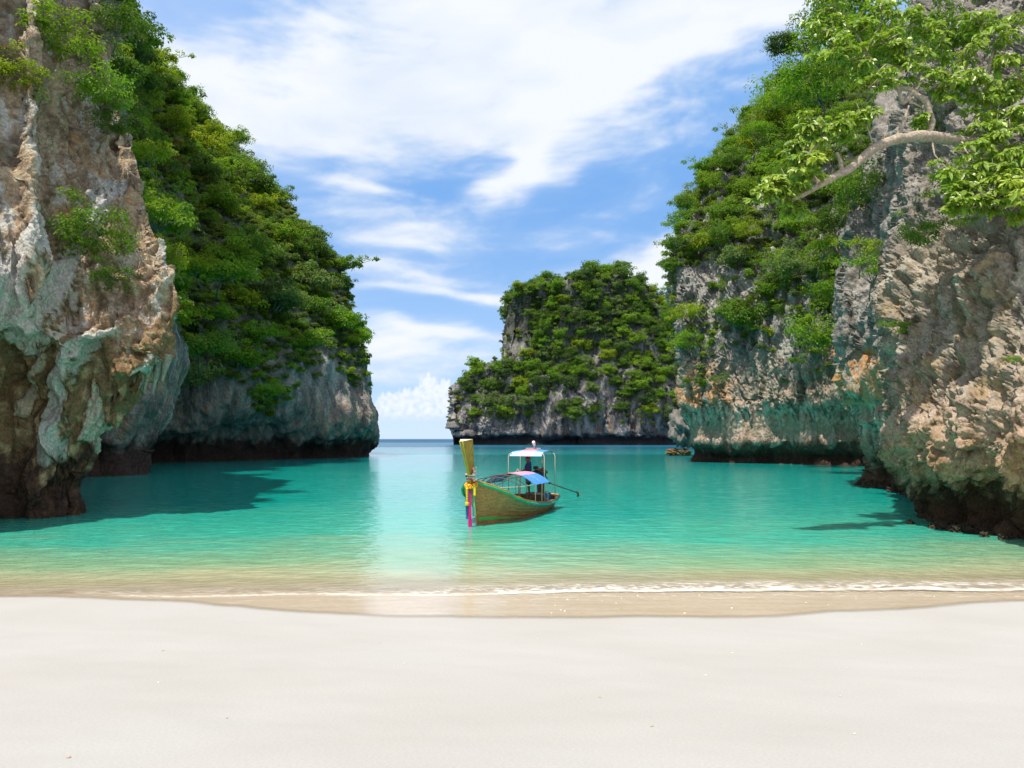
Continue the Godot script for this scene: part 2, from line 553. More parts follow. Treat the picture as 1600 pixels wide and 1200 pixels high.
func build_sea_and_beach():
	# beach
	var P := PackedVector3Array()
	var col := PackedColorArray()
	var ds := []
	var d := -30.0
	while d < 40.0:
		ds.append(d)
		d += 0.12 if d > 3.0 and d < 17.0 else 1.0
	var xs := []
	var x := -80.0
	while x < 80.0:
		xs.append(x)
		x += 0.14 if absf(x) < 14.0 else 1.5
	for dd in ds:
		for xx in xs:
			P.append(Vector3(xx, sand_height(xx, dd), -dd))
			var t: float = nz.tone.get_noise_2d(xx * 0.25, dd * 0.25)
			var c := Color(0.415, 0.416, 0.42).lerp(Color(0.395, 0.391, 0.387), clampf(0.4 + t, 0, 1))
			var damp := sm(wet_edge(xx) - 0.05, wet_edge(xx) + 0.35, dd)
			col.append(c.lerp(Color(0.44, 0.37, 0.285), damp))
	var o := part("beach", grid_mesh(P, xs.size(), ds.size(), col), M.sand)
	tag(o, "smooth white sand beach sloping down to the turquoise lagoon", "", "", "structure")
	# wet strip: a film of water on the sand
	P = PackedVector3Array(); col = PackedColorArray()
	var nx := 420
	var nd := 60
	for j in nd:
		for i in nx:
			var xx := lerpf(-26.0, 26.0, i / (nx - 1.0))
			var e := wet_edge(xx)
			var dd := lerpf(e - 0.35, 17.6, j / (nd - 1.0))
			P.append(Vector3(xx, sand_height(xx, dd) + 0.006, -dd))
			var t: float = nz.tone.get_noise_2d(xx * 0.5, dd * 3.0)
			var a := sm(e - 0.30, e + 0.22, dd)
			var c := Color(0.47, 0.395, 0.30).lerp(Color(0.53, 0.46, 0.37), clampf(0.5 + t, 0, 1))
			c.a = a
			col.append(c)
	o = part("wet_sand", grid_mesh(P, nx, nd, col), M.wet_sand)
	tag(o, "strip of shiny wet tan sand between dry beach and water", "", "", "structure")
	# sea: rows get longer with distance, out to the horizon
	P = PackedVector3Array(); col = PackedColorArray()
	var rows := []
	d = 0.0
	while d < 14000.0:
		rows.append(d)
		d += maxf(0.10, 0.0065 * (d + 10.0)) if d < 60.0 else d * 0.09
	nx = 300
	for j in rows.size():
		for i in nx:
			var s := i / (nx - 1.0) * 2.0 - 1.0
			var f: float = 16.5 + rows[j]
			var xx: float = s * f * (1.35 if f > 400.0 else 1.15)
			var dd: float = shore_edge(xx) + rows[j]
			var y := 0.012
			if dd < 400.0:
				var fade := sm(0.0, 5.0, rows[j]) * sm(300.0, 60.0, dd)
				y += fade * (0.016 * nz.mid.get_noise_2d(xx * 0.35, dd * 1.1) + 0.010 * nz.fine.get_noise_2d(xx * 1.1, dd * 2.6))
				y += 0.03 * sm(0.0, 0.25, rows[j]) * sm(1.1, 0.3, rows[j]) * (0.6 + nz.mid.get_noise_2d(xx * 0.5, 3.0))
			P.append(Vector3(xx, y, -dd))
			col.append(sea_color(xx, dd, rows[j]))
	var from := 0
	for band in [["lagoon_water", 140.0, M.water, "clear turquoise lagoon water, pale at the shore"], ["bay_water", 280.0, M.bay_water, "blue-green bay water between the headland and the island"], ["outer_bay_water", 650.0, M.outer_water, "blue rippled water round the island"], ["sea", 99999.0, M.open_sea, "wind-ruffled deep blue open sea out to the horizon"]]:
		var cut := from
		while cut < rows.size() - 1 and rows[cut] < band[1]: cut += 1
		o = part(band[0], grid_mesh(P.slice(nx * from, nx * (cut + 1)), nx, cut + 1 - from, col.slice(nx * from, nx * (cut + 1))), band[2])
		tag(o, band[3], "", "", "structure")
		from = cut
	# foam along the edge
	P = PackedVector3Array(); col = PackedColorArray()
	nx = 900
	nd = 64
	for j in nd:
		for i in nx:
			var xx := lerpf(-22.0, 22.0, i / (nx - 1.0))
			var r := lerpf(-1.7, 1.5, j / (nd - 1.0))
			var dd := shore_edge(xx) + r
			var y: float = maxf(sand_height(xx, dd), 0.012) + 0.012 + 0.03 * sm(-0.2, 0.25, r) * sm(1.1, 0.3, r) * (0.6 + nz.mid.get_noise_2d(xx * 0.5, 3.0))
			P.append(Vector3(xx, y, -dd))
			var n: float = nz.fine.get_noise_2d(xx * 3.0, dd * 9.0) + 0.7 * nz.mid.get_noise_2d(xx * 0.5, dd * 1.5)
			var side := 0.3 + 0.7 * sm(-4.0, 2.0, xx)
			var lace := sm(-0.1, 0.55, n + nz.cell.get_noise_2d(xx * 2.5, dd * 6.0) * 0.6 + 0.45)
			var a := sm(-0.2, -0.08, r) * sm(0.10, -0.03, r) * (0.35 + 0.3 * side + n * 0.5)
			a += sm(-0.06, 0.12, r) * sm(1.4, 0.15, r) * side * (0.15 + 0.75 * lace)
			var swash: float = -0.75 - 0.5 * nz.mid.get_noise_2d(xx * 0.35, 70.0) - 0.25 * absf(nz.mid.get_noise_2d(xx * 1.2, 75.0))
			a += sm(0.05, 0.0, absf(r - swash)) * clampf(0.10 + nz.fine.get_noise_2d(xx * 1.5, 6.0) * 0.9, 0.0, 0.5)
			a += sm(0.28, 0.5, nz.fine.get_noise_2d(xx * 5.0 + 40.0, dd * 11.0)) * sm(-1.5, -0.6, r) * sm(-0.1, -0.3, r) * 0.35 * side
			a *= sm(wet_edge(xx) + 0.1, wet_edge(xx) + 0.3, dd)
			col.append(Color(1, 1, 1, clampf(a, 0.0, 0.95)))
	o = part("foam", grid_mesh(P, nx, nd, col), M.foam)
	tag(o, "thin lacy line of white foam along the water's edge", "", "", "stuff")

func sea_color(x: float, d: float, r: float) -> Color:
	# the water's own colour by its depth: sand shows in the shallows, then green, turquoise and open-sea blue
	var t: float = nz.tone.get_noise_2d(x * 0.08, d * 0.10) * 0.5 + nz.tone.get_noise_2d(x * 0.3, d * 0.5) * 0.25
	var q := r * (1.0 + t * 0.7) * (1.0 + 0.25 * sm(-3.0, 4.0, x) * sm(16.0, 6.0, x))
	var c := Color(0.56, 0.48, 0.36)
	c = c.lerp(Color(0.48, 0.48, 0.31), sm(0.2, 2.2, q))
	c = c.lerp(Color(0.24, 0.44, 0.27), sm(1.8, 5.0, q))
	c = c.lerp(Color(0.055, 0.47, 0.36), sm(4.0, 11.0, q))
	c = c.lerp(Color(0.004, 0.40, 0.355), sm(10.0, 26.0, q))
	c = c.lerp(Color(0.005, 0.31, 0.34), sm(55.0, 130.0, d + t * 60.0))
	c = c.lerp(Color(0.012, 0.115, 0.20), sm(120.0, 300.0, d + t * 90.0))
	c = c.lerp(Color(0.020, 0.085, 0.19), sm(300.0, 1500.0, d))
	c.a = sm(-0.02, 0.9, r) * 0.6 + sm(0.5, 3.0, r) * 0.4
	return c

# ---------------------------------------------------------------- cliffs

# Smooth surface through a net of points (rows from the water up, columns from left to right), then roughened along its normals.
func cliff(called: String, label: String, net: Array, cell: float, coarse: Array, kind: String, m: Material) -> Dictionary:
	var nr := net.size()
	var nc: int = net[0].size()
	var us := []
	for c in nc - 1:
		var l := 0.0
		for r in nr: l += (net[r][c + 1] - net[r][c]).length()
		l /= nr
		var k := clampi(int(ceil(l / cell * float(coarse[c]))), 2, 260)
		for q in k: us.append(c + float(q) / k)
	us.append(nc - 1.0)
	var vs := []
	for r in nr - 1:
		var l := 0.0
		var cnt := 0
		for c in range(1, nc - 1):
			if coarse[mini(c, nc - 2)] >= 0.9:
				l += (net[r + 1][c] - net[r][c]).length()
				cnt += 1
		l /= maxi(cnt, 1)
		var yy: float = net[r][2].y
		var w := 1.0
		if yy < -0.5: w = 0.3
		if kind in ["near_left", "near_right"] and yy > 22.0: w = 0.3
		elif yy > 85.0: w = 0.4
		var k := clampi(int(ceil(l / cell * w)), 2, 260)
		for q in k: vs.append(r + float(q) / k)
	vs.append(nr - 1.0)
	var nu := us.size()
	var nv := vs.size()
	# spline along the rows first
	var mid := []
	for r in nr:
		var row: Array = net[r]
		var line := PackedVector3Array()
		line.resize(nu)
		for i in nu:
			var c := mini(int(us[i]), nc - 2)
			line[i] = (row[c] as Vector3).cubic_interpolate(row[c + 1], row[maxi(c - 1, 0)], row[mini(c + 2, nc - 1)], us[i] - c)
		mid.append(line)
	var P := PackedVector3Array()
	P.resize(nu * nv)
	for j in nv:
		var r := mini(int(vs[j]), nr - 2)
		var t: float = vs[j] - r
		var a: PackedVector3Array = mid[maxi(r - 1, 0)]
		var b: PackedVector3Array = mid[r]
		var c: PackedVector3Array = mid[r + 1]
		var e: PackedVector3Array = mid[mini(r + 2, nr - 1)]
		for i in nu:
			P[j * nu + i] = b[i].cubic_interpolate(c[i], a[i], e[i], t)
	var N := grid_normals(P, nu, nv)
	var col := PackedColorArray()
	col.resize(P.size())
	for k in P.size():
		var p := P[k]
		var h := relief(kind, p, N[k])
		P[k] = p + N[k] * h
	var N2 := grid_normals(P, nu, nv)
	for k in P.size():
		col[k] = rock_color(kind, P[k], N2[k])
	var o := part(called, grid_mesh(P, nu, nv, col), m)
	tag(o, label, "", "", "structure")
	return {"P": P, "N": N2, "nu": nu, "nv": nv}

func relief(kind: String, p: Vector3, n: Vector3) -> float:
	var h := 0.0
	match kind:
		"near_left":
			var calm := sm(0.0, 1.0, nz.big.get_noise_3d(p.x * 0.15, p.y * 0.15, p.z * 0.15) + 0.5)
			var wob: float = 1.2 * nz.big.get_noise_3d(p.x * 0.25, p.y * 0.22, p.z * 0.25)
			h += 0.8 * nz.big.get_noise_3d(p.x * 0.22, p.y * 0.10, p.z * 0.22)
			h += 0.85 * nz.ridge.get_noise_3d(p.x * 0.34 + wob * 0.3, p.y * 0.055, p.z * 0.34)
			h += 0.30 * nz.ridge.get_noise_3d(p.x * 0.9 + wob * 0.6, p.y * 0.11, p.z * 0.9 + 40.0)
			h += (0.25 + 0.4 * calm) * (nz.cell.get_noise_3d(p.x * 0.5, p.y * 0.2, p.z * 0.5) + 0.6)
			h += 0.22 * nz.mid.get_noise_3d(p.x * 1.1, p.y * 0.45, p.z * 1.1)
			h += (0.05 + 0.14 * calm) * nz.cell.get_noise_3d(p.x * 1.8, p.y * 0.8, p.z * 1.8)
			h -= 0.5 + 0.4 * sm(0.5, 0.85, nz.ridge.get_noise_3d(p.x * 0.5 + 40.0 + wob * 0.4, p.y * 0.16, p.z * 0.5)) + 0.15 * sm(0.5, 0.85, nz.ridge.get_noise_3d(p.x * 1.4 + 10.0, p.y * 0.5, p.z * 1.4))
			for f in flows:
				var q := flow_at(f, p)
				if q < 1.0: h = lerpf(h, h * 0.75 + f.lift * 0.55, (1.0 - sm(0.5, 1.15, q + 0.25 * nz.mid.get_noise_3d(p.x, p.y * 0.4, p.z))))
		"near_right":
			var near := sm(-42.0, -36.0, p.z)
			h += 0.8 * nz.big.get_noise_3d(p.x * 0.25, p.y * 0.22, p.z * 0.25)
			h += near * (0.9 * (nz.cell.get_noise_3d(p.x * 0.36, p.y * 0.30, p.z * 0.36) + 0.6) + 0.45 * (nz.cell.get_noise_3d(p.x * 0.95 + 9.0, p.y * 0.75, p.z * 0.95) + 0.5) + 0.7 * nz.ridge.get_noise_3d(p.x * 0.35, p.y * 0.12, p.z * 0.35))
			h -= near * 0.55 * sm(0.5, 0.85, nz.ridge.get_noise_3d(p.x * 0.5 + 20.0, p.y * 0.17, p.z * 0.5))
			h -= near * 0.22 * sm(0.45, 0.85, nz.ridge.get_noise_3d(p.x * 1.4, p.y * 0.7 + 9.0, p.z * 1.4))
			h += near * 0.12 * nz.cell.get_noise_3d(p.x * 2.6, p.y * 2.2, p.z * 2.6)
			h += 0.22 * nz.mid.get_noise_3d(p.x * 1.1, p.y * 0.9, p.z * 1.1)
			h += (1.0 - near) * (0.5 * nz.ridge.get_noise_3d(p.x * 0.4, p.y * 0.12, p.z * 0.4) + 0.35 * nz.block.get_noise_3d(p.x * 0.5, p.y * 0.32, p.z * 0.5) + 0.3 * nz.cell.get_noise_3d(p.x * 0.9, p.y * 0.6, p.z * 0.9))
			h += 0.05 * nz.fine.get_noise_3d(p.x * 4.0, p.y * 4.0, p.z * 4.0)
		"right_wall":
			h += 1.3 * nz.big.get_noise_3d(p.x * 0.09, p.y * 0.06, p.z * 0.09)
			h += 1.0 * nz.ridge.get_noise_3d(p.x * 0.13, p.y * 0.03, p.z * 0.13)
			var up := sm(6.5, 9.0, p.y)
			h += up * (0.85 * nz.block.get_noise_3d(p.x * 0.26, p.y * 0.08, p.z * 0.26) + 0.45 * nz.block.get_noise_3d(p.x * 0.7, p.y * 0.26, p.z * 0.7) + 0.5 * nz.ridge.get_noise_3d(p.x * 0.4, p.y * 0.05, p.z * 0.4))
			h += (0.2 + 0.3 * up) * nz.cell.get_noise_3d(p.x * 0.6, p.y * 0.25, p.z * 0.6)
			h += (1.0 - up) * 0.35 * nz.streak.get_noise_3d(p.x * 0.9, p.y * 0.08, p.z * 0.9)
			h += 0.16 * nz.mid.get_noise_3d(p.x * 1.4, p.y * 1.1, p.z * 1.4)
			h -= up * 0.7 * sm(0.5, 0.85, nz.ridge.get_noise_3d(p.x * 0.3 + 40.0, p.y * 0.07, p.z * 0.3)) + up * 0.3 * sm(0.5, 0.85, nz.ridge.get_noise_3d(p.x * 0.35, p.y * 0.5, p.z * 0.35 + 30.0))
		"left_hill":
			h += 2.6 * nz.big.get_noise_3d(p.x * 0.06, p.y * 0.05, p.z * 0.06)
			h += 1.2 * nz.ridge.get_noise_3d(p.x * 0.12, p.y * 0.035, p.z * 0.12)
			h += 0.7 * nz.cell.get_noise_3d(p.x * 0.3, p.y * 0.17, p.z * 0.3)
			h += 0.35 * nz.streak.get_noise_3d(p.x * 0.8, p.y * 0.09, p.z * 0.8)
			h += 0.2 * nz.mid.get_noise_3d(p.x * 0.9, p.y * 0.6, p.z * 0.9)
		"island":
			h += 5.0 * nz.big.get_noise_3d(p.x * 0.022, p.y * 0.02, p.z * 0.022)
			h += 5.5 * nz.ridge.get_noise_3d(p.x * 0.035, p.y * 0.011, p.z * 0.035)
			h += 2.4 * nz.block.get_noise_3d(p.x * 0.09, p.y * 0.05, p.z * 0.09)
			h += 2.2 * nz.cell.get_noise_3d(p.x * 0.12, p.y * 0.06, p.z * 0.12)
			h += 0.7 * nz.mid.get_noise_3d(p.x * 0.4, p.y * 0.25, p.z * 0.4)
			h *= sm(-1.0, 9.0, p.y) * 0.8 + 0.2
	return h

var flows := []        # sheets of dripstone on the near left cliff

func flow_at(f: Dictionary, p: Vector3) -> float:     # 0 on its middle line, 1 at its edge
	if absf(p.x - f.c.x) > f.reach or absf(p.y - f.c.y) > f.reach: return 9.0
	var best := 9.0
	var pts: Array = f.pts
	for k in pts.size() - 1:
		var a: Vector3 = pts[k]
		var b: Vector3 = pts[k + 1]
		var ab := b - a
		ab.z = 0.0
		var ap := p - a
		ap.z = 0.0
		var t := clampf(ap.dot(ab) / ab.length_squared(), 0.0, 1.0)
		var w: float = lerpf(f.w[k], f.w[k + 1], t)
		best = minf(best, (ap - ab * t).length() / w)
	return best

func add_flow(pts: Array, w: Array, lift: float, color: Color):
	var c := Vector3()
	for p in pts: c += p / pts.size()
	var reach := 0.0
	for p in pts: reach = maxf(reach, (p - c).length() + 1.0)
	flows.append({"pts": pts, "w": w, "lift": lift, "color": color, "c": c, "reach": reach})

func rock_color(kind: String, p: Vector3, n: Vector3) -> Color:
	var c := Color()
	match kind:
		"near_left":
			var a: float = nz.tone.get_noise_3d(p.x * 0.3, p.y * 0.16, p.z * 0.3)
			var b: float = nz.streak.get_noise_3d(p.x * 1.0 + p.y * 0.12, p.y * 0.10, p.z * 1.0)
			var g: float = nz.tone.get_noise_3d(p.x * 1.6 + 30.0, p.y * 1.1, p.z * 1.6)
			c = Color(0.44, 0.345, 0.235).lerp(Color(0.30, 0.235, 0.165), clampf(0.5 + a * 1.3, 0, 1))
			c = c.lerp(Color(0.46, 0.43, 0.39), sm(0.05, 0.45, g * 0.5 + b * 0.6 + a * 0.4) * 0.7)
			var v: float = nz.streak.get_noise_3d(p.x * 2.4 + p.y * 0.2, p.y * 0.16, p.z * 2.4)
			c = c.lerp(Color(0.58, 0.60, 0.54), sm(0.14, 0.40, b * 0.8 + v * 0.4) * 0.85)
			c = c.lerp(Color(0.20, 0.15, 0.10), sm(0.12, 0.36, -v) * 0.65)
			c = c.lerp(Color(0.15, 0.11, 0.075), sm(0.15, 0.5, -b + a * 0.3) * 0.75)
			c = c.lerp(Color(0.10, 0.075, 0.055), sm(0.5, 0.75, nz.ridge.get_noise_3d(p.x * 0.45 + 7.0, p.y * 0.26, p.z * 0.45)) * 0.7)  # dark crack lines coloured in, standing in for relief lost in the shade
			c = c.lerp(Color(0.52, 0.46, 0.37), sm(0.12, 0.4, nz.tone.get_noise_3d(p.x * 2.6 + 11.0, p.y * 1.2, p.z * 2.6)) * 0.6)
			c = c.lerp(Color(0.20, 0.15, 0.11), sm(0.12, 0.4, -nz.tone.get_noise_3d(p.x * 2.2 + 51.0, p.y * 1.0, p.z * 2.2)) * 0.6)
			c = c.lerp(Color(0.50, 0.27, 0.12), sm(0.34, 0.55, nz.tone.get_noise_3d(p.x * 0.5 + 90.0, p.y * 0.5, p.z * 0.5)) * 0.6)
			# bare brown hollow under the lip
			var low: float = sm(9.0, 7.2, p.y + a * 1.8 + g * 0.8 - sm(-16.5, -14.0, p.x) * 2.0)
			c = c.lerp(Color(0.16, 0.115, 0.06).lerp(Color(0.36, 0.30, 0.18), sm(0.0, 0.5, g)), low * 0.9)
			for f in flows:
				var q: float = flow_at(f, p) + g * 0.45 + nz.streak.get_noise_3d(p.x * 2.0, p.y * 0.2, p.z) * 0.4
				if q < 1.25:
					var fc: Color = f.color
					var vein: float = nz.streak.get_noise_3d(p.x * 3.5, p.y * 0.35, p.z * 1.0)
					fc = fc.lerp(Color(0.26, 0.34, 0.32), clampf(vein * 1.6, 0.0, 0.7))
					c = c.lerp(fc, 1.0 - sm(0.75, 1.1, q))
					c = c.lerp(Color(0.08, 0.055, 0.035), sm(0.95, 1.05, q) * (1.0 - sm(1.1, 1.25, q)) * 0.8)
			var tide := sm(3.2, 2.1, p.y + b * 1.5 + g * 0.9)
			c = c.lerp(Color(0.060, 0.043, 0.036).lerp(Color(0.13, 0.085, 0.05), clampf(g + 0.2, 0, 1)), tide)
		"near_right":
			var far := sm(-38.0, -44.0, p.z)
			var a: float = nz.tone.get_noise_3d(p.x * 0.35, p.y * 0.3, p.z * 0.35)
			var b: float = nz.streak.get_noise_3d(p.x * 1.1, p.y * 0.12, p.z * 1.1)
			var g: float = nz.tone.get_noise_3d(p.x * 1.3 + 30.0, p.y * 1.3, p.z * 1.3)
			c = Color(0.44, 0.395, 0.325).lerp(Color(0.30, 0.265, 0.21), clampf(0.5 + a * 1.4, 0, 1))
			c = c.lerp(Color(0.54, 0.49, 0.42), sm(0.1, 0.45, g * 0.5 + b) * 0.5)
			c = c.lerp(Color(0.42, 0.31, 0.16), sm(0.2, 0.5, a + g * 0.6) * 0.5)
			c = c.lerp(Color(0.40, 0.385, 0.35), sm(0.2, 0.45, b) * 0.55)
			c = c.lerp(Color(0.15, 0.12, 0.085), sm(0.08, 0.36, -b) * 0.7)
			c = c.lerp(Color(0.42, 0.42, 0.385), sm(0.1, 0.35, nz.streak.get_noise_3d(p.x * 1.3 + 70.0, p.y * 0.14, p.z * 1.3)) * 0.6)
			var grey := Color(0.33, 0.325, 0.315).lerp(Color(0.20, 0.195, 0.185), clampf(0.5 + b * 1.5 + a, 0, 1))
			grey = grey.lerp(Color(0.50, 0.50, 0.48), sm(0.1, 0.4, g) * 0.5)
			c = c.lerp(grey, maxf(far, sm(11.5, 13.5, p.y + a * 2.0) * 0.85))
			c = c.lerp(Color(0.13, 0.10, 0.07), sm(0.55, 0.8, nz.ridge.get_noise_3d(p.x * 0.5, p.y * 0.4, p.z * 0.5)) * 0.6)
			var band := sm(9.2, 7.8, p.y + g * 0.8) * sm(2.6, 4.2, p.y + b) * far
			c = c.lerp(drip(p, 1.5), band * 0.9)
			for q in [[Vector3(23.57, 7.34, -44.00), 1.2], [Vector3(23.76, 8.64, -45.00), 0.7], [Vector3(24.33, 9.90, -50.00), 0.6]]:
				var dd: float = Vector2(p.x - q[0].x, (p.y - q[0].y) * 0.6).length() / q[1]
				if p.z < -36.0: c = c.lerp(Color(0.62, 0.30, 0.10), sm(1.1, 0.4, dd + g * 0.8) * 0.6)
			var tide := sm(2.5, 1.3, p.y + b * 1.2 + g * 0.9)
			c = c.lerp(Color(0.10, 0.075, 0.055), tide)
			c = c.lerp(Color(0.34, 0.25, 0.12), sm(4.2, 2.4, p.y + a * 2.0) * (1.0 - tide) * 0.4)
		"right_wall":
			var a: float = nz.tone.get_noise_3d(p.x * 0.13, p.y * 0.08, p.z * 0.13)
			var b: float = nz.streak.get_noise_3d(p.x * 0.55, p.y * 0.05, p.z * 0.55)
			var g: float = nz.tone.get_noise_3d(p.x * 0.7 + 30.0, p.y * 0.6, p.z * 0.7)
			c = Color(0.40, 0.392, 0.385).lerp(Color(0.29, 0.285, 0.28), clampf(0.5 + a * 1.4, 0, 1))
			var v: float = nz.streak.get_noise_3d(p.x * 1.3, p.y * 0.10, p.z * 1.3)
			c = c.lerp(Color(0.55, 0.54, 0.53), sm(0.06, 0.4, v * 0.8 + g * 0.4) * 0.65)
			c = c.lerp(Color(0.13, 0.13, 0.13), sm(0.10, 0.42, -b + v * 0.4) * 0.75)
			c = c.lerp(Color(0.36, 0.34, 0.27), sm(18.0, 9.0, p.y + a * 8.0) * 0.6)
			c = c.lerp(Color(0.34, 0.40, 0.37), sm(0.2, 0.45, b) * sm(20.0, 10.0, p.y) * 0.5)
			var edge := sm(33.0, 28.0, p.x - g * 1.5) * sm(16.0, 13.0, p.y + g * 2.0) * sm(7.0, 8.5, p.y)
			c = c.lerp(Color(0.56, 0.33, 0.16), edge * sm(-0.3, 0.2, b + g) * 0.8)
			var band := sm(8.8, 7.9, p.y + b * 0.8) * sm(4.6, 6.4, p.y + g + v * 2.5)
			c = c.lerp(drip(p, 1.25), band * 0.9)
			var foot := sm(5.2, 4.2, p.y + g * 0.8) * sm(2.6, 3.2, p.y)
			c = c.lerp(Color(0.48, 0.46, 0.44), foot * sm(0.0, 0.3, g + b * 0.4) * 0.8)
			var tide := sm(3.4, 2.3, p.y + b * 1.6 + g * 0.7)
			c = c.lerp(Color(0.115, 0.098, 0.08).lerp(Color(0.07, 0.052, 0.046), sm(2.4, 1.2, p.y + g)), tide)
		"left_hill":
			var a: float = nz.tone.get_noise_3d(p.x * 0.13, p.y * 0.08, p.z * 0.13)
			var b: float = nz.streak.get_noise_3d(p.x * 0.5, p.y * 0.05, p.z * 0.5)
			var g: float = nz.tone.get_noise_3d(p.x * 0.6 + 30.0, p.y * 0.5, p.z * 0.6)
			c = Color(0.26, 0.27, 0.28).lerp(Color(0.17, 0.175, 0.18), clampf(0.5 + a * 1.4, 0, 1))
			c = c.lerp(Color(0.42, 0.44, 0.44), sm(0.1, 0.4, b + g * 0.3) * 0.7)
			c = c.lerp(Color(0.09, 0.09, 0.09), sm(0.15, 0.45, -b) * 0.7)
			c = c.lerp(Color(0.42, 0.29, 0.20), sm(0.2, 0.45, nz.streak.get_noise_3d(p.x * 0.7 + 50.0, p.y * 0.1, p.z * 0.7)) * sm(16.0, 6.0, p.y) * 0.75)
			c = c.lerp(Color(0.26, 0.34, 0.30), sm(0.15, 0.4, nz.streak.get_noise_3d(p.x * 0.6 + 80.0, p.y * 0.07, p.z * 0.6)) * sm(22.0, 8.0, p.y) * 0.7)
			var tide := sm(4.0, 2.6, p.y + b * 1.6 + g * 0.9)
			c = c.lerp(Color(0.07, 0.055, 0.055), tide)
			c = c.lerp(Color(0.07, 0.09, 0.05), sm(14.0, 20.0, p.y + a * 8.0) * 0.5)
		"island":
			var a: float = nz.tone.get_noise_3d(p.x * 0.035, p.y * 0.03, p.z * 0.035)
			var b: float = nz.streak.get_noise_3d(p.x * 0.18, p.y * 0.022, p.z * 0.18)
			var g: float = nz.tone.get_noise_3d(p.x * 0.2 + 30.0, p.y * 0.16, p.z * 0.2)
			c = Color(0.30, 0.292, 0.30).lerp(Color(0.20, 0.196, 0.205), clampf(0.5 + a * 1.4, 0, 1))
			c = c.lerp(Color(0.50, 0.485, 0.48), sm(0.05, 0.4, b + g * 0.5) * 0.75)
			c = c.lerp(Color(0.07, 0.07, 0.075), sm(0.1, 0.4, -b) * 0.75)
			c = c.lerp(Color(0.36, 0.23, 0.15), sm(0.15, 0.4, nz.streak.get_noise_3d(p.x * 0.2 + 50.0, p.y * 0.03, p.z * 0.2)) * sm(24.0, 12.0, p.y) * sm(-30.0, 40.0, p.x) * 0.8)
			c = c.lerp(Color(0.05, 0.048, 0.055), sm(6.2, 4.6, p.y + b * 2.0))
			c = c.lerp(Color(0.07, 0.085, 0.045), sm(45.0, 62.0, p.y + a * 30.0) * 0.5)
	var k: float = {"near_left": 1.6, "near_right": 1.3, "right_wall": 1.3, "left_hill": 1.45, "island": 1.15}[kind]
	c = Color(minf(c.r * k, 0.70), minf(c.g * k, 0.70), minf(c.b * k, 0.68))
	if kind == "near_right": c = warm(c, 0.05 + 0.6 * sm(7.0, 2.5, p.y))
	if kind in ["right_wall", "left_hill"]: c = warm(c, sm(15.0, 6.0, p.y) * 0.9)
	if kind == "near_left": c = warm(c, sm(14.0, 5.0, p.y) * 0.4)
	return c

func warm(c: Color, k: float) -> Color:  # reddish tint painted into low rock, offsetting teal light bounced off the water
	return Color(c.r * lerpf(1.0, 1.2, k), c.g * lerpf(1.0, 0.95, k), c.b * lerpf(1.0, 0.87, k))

func drip(p: Vector3, f: float) -> Color:            # mineral drip stripes: teal, pale green, white, tan, black
	var bend := 0.35 * sin(p.y * 0.8)
	var s: float = nz.streak.get_noise_3d(p.x * 1.1 * f + bend * f, p.y * 0.05 * f, p.z * 1.1 * f)
	var t: float = nz.streak.get_noise_3d(p.x * 0.5 * f + 60.0 + bend * f, p.y * 0.04 * f, p.z * 0.5 * f)
	var c := Color(0.48, 0.43, 0.385)
	c = c.lerp(Color(0.36, 0.365, 0.33), sm(0.02, 0.16, s))
	c = c.lerp(Color(0.66, 0.61, 0.56), sm(0.06, 0.18, -s))
	c = c.lerp(Color(0.42, 0.36, 0.28), sm(0.08, 0.3, t) * 0.8)
	c = c.lerp(Color(0.12, 0.105, 0.095), sm(0.20, 0.28, s - t * 0.3) * 0.85)
	return c

var land := {}

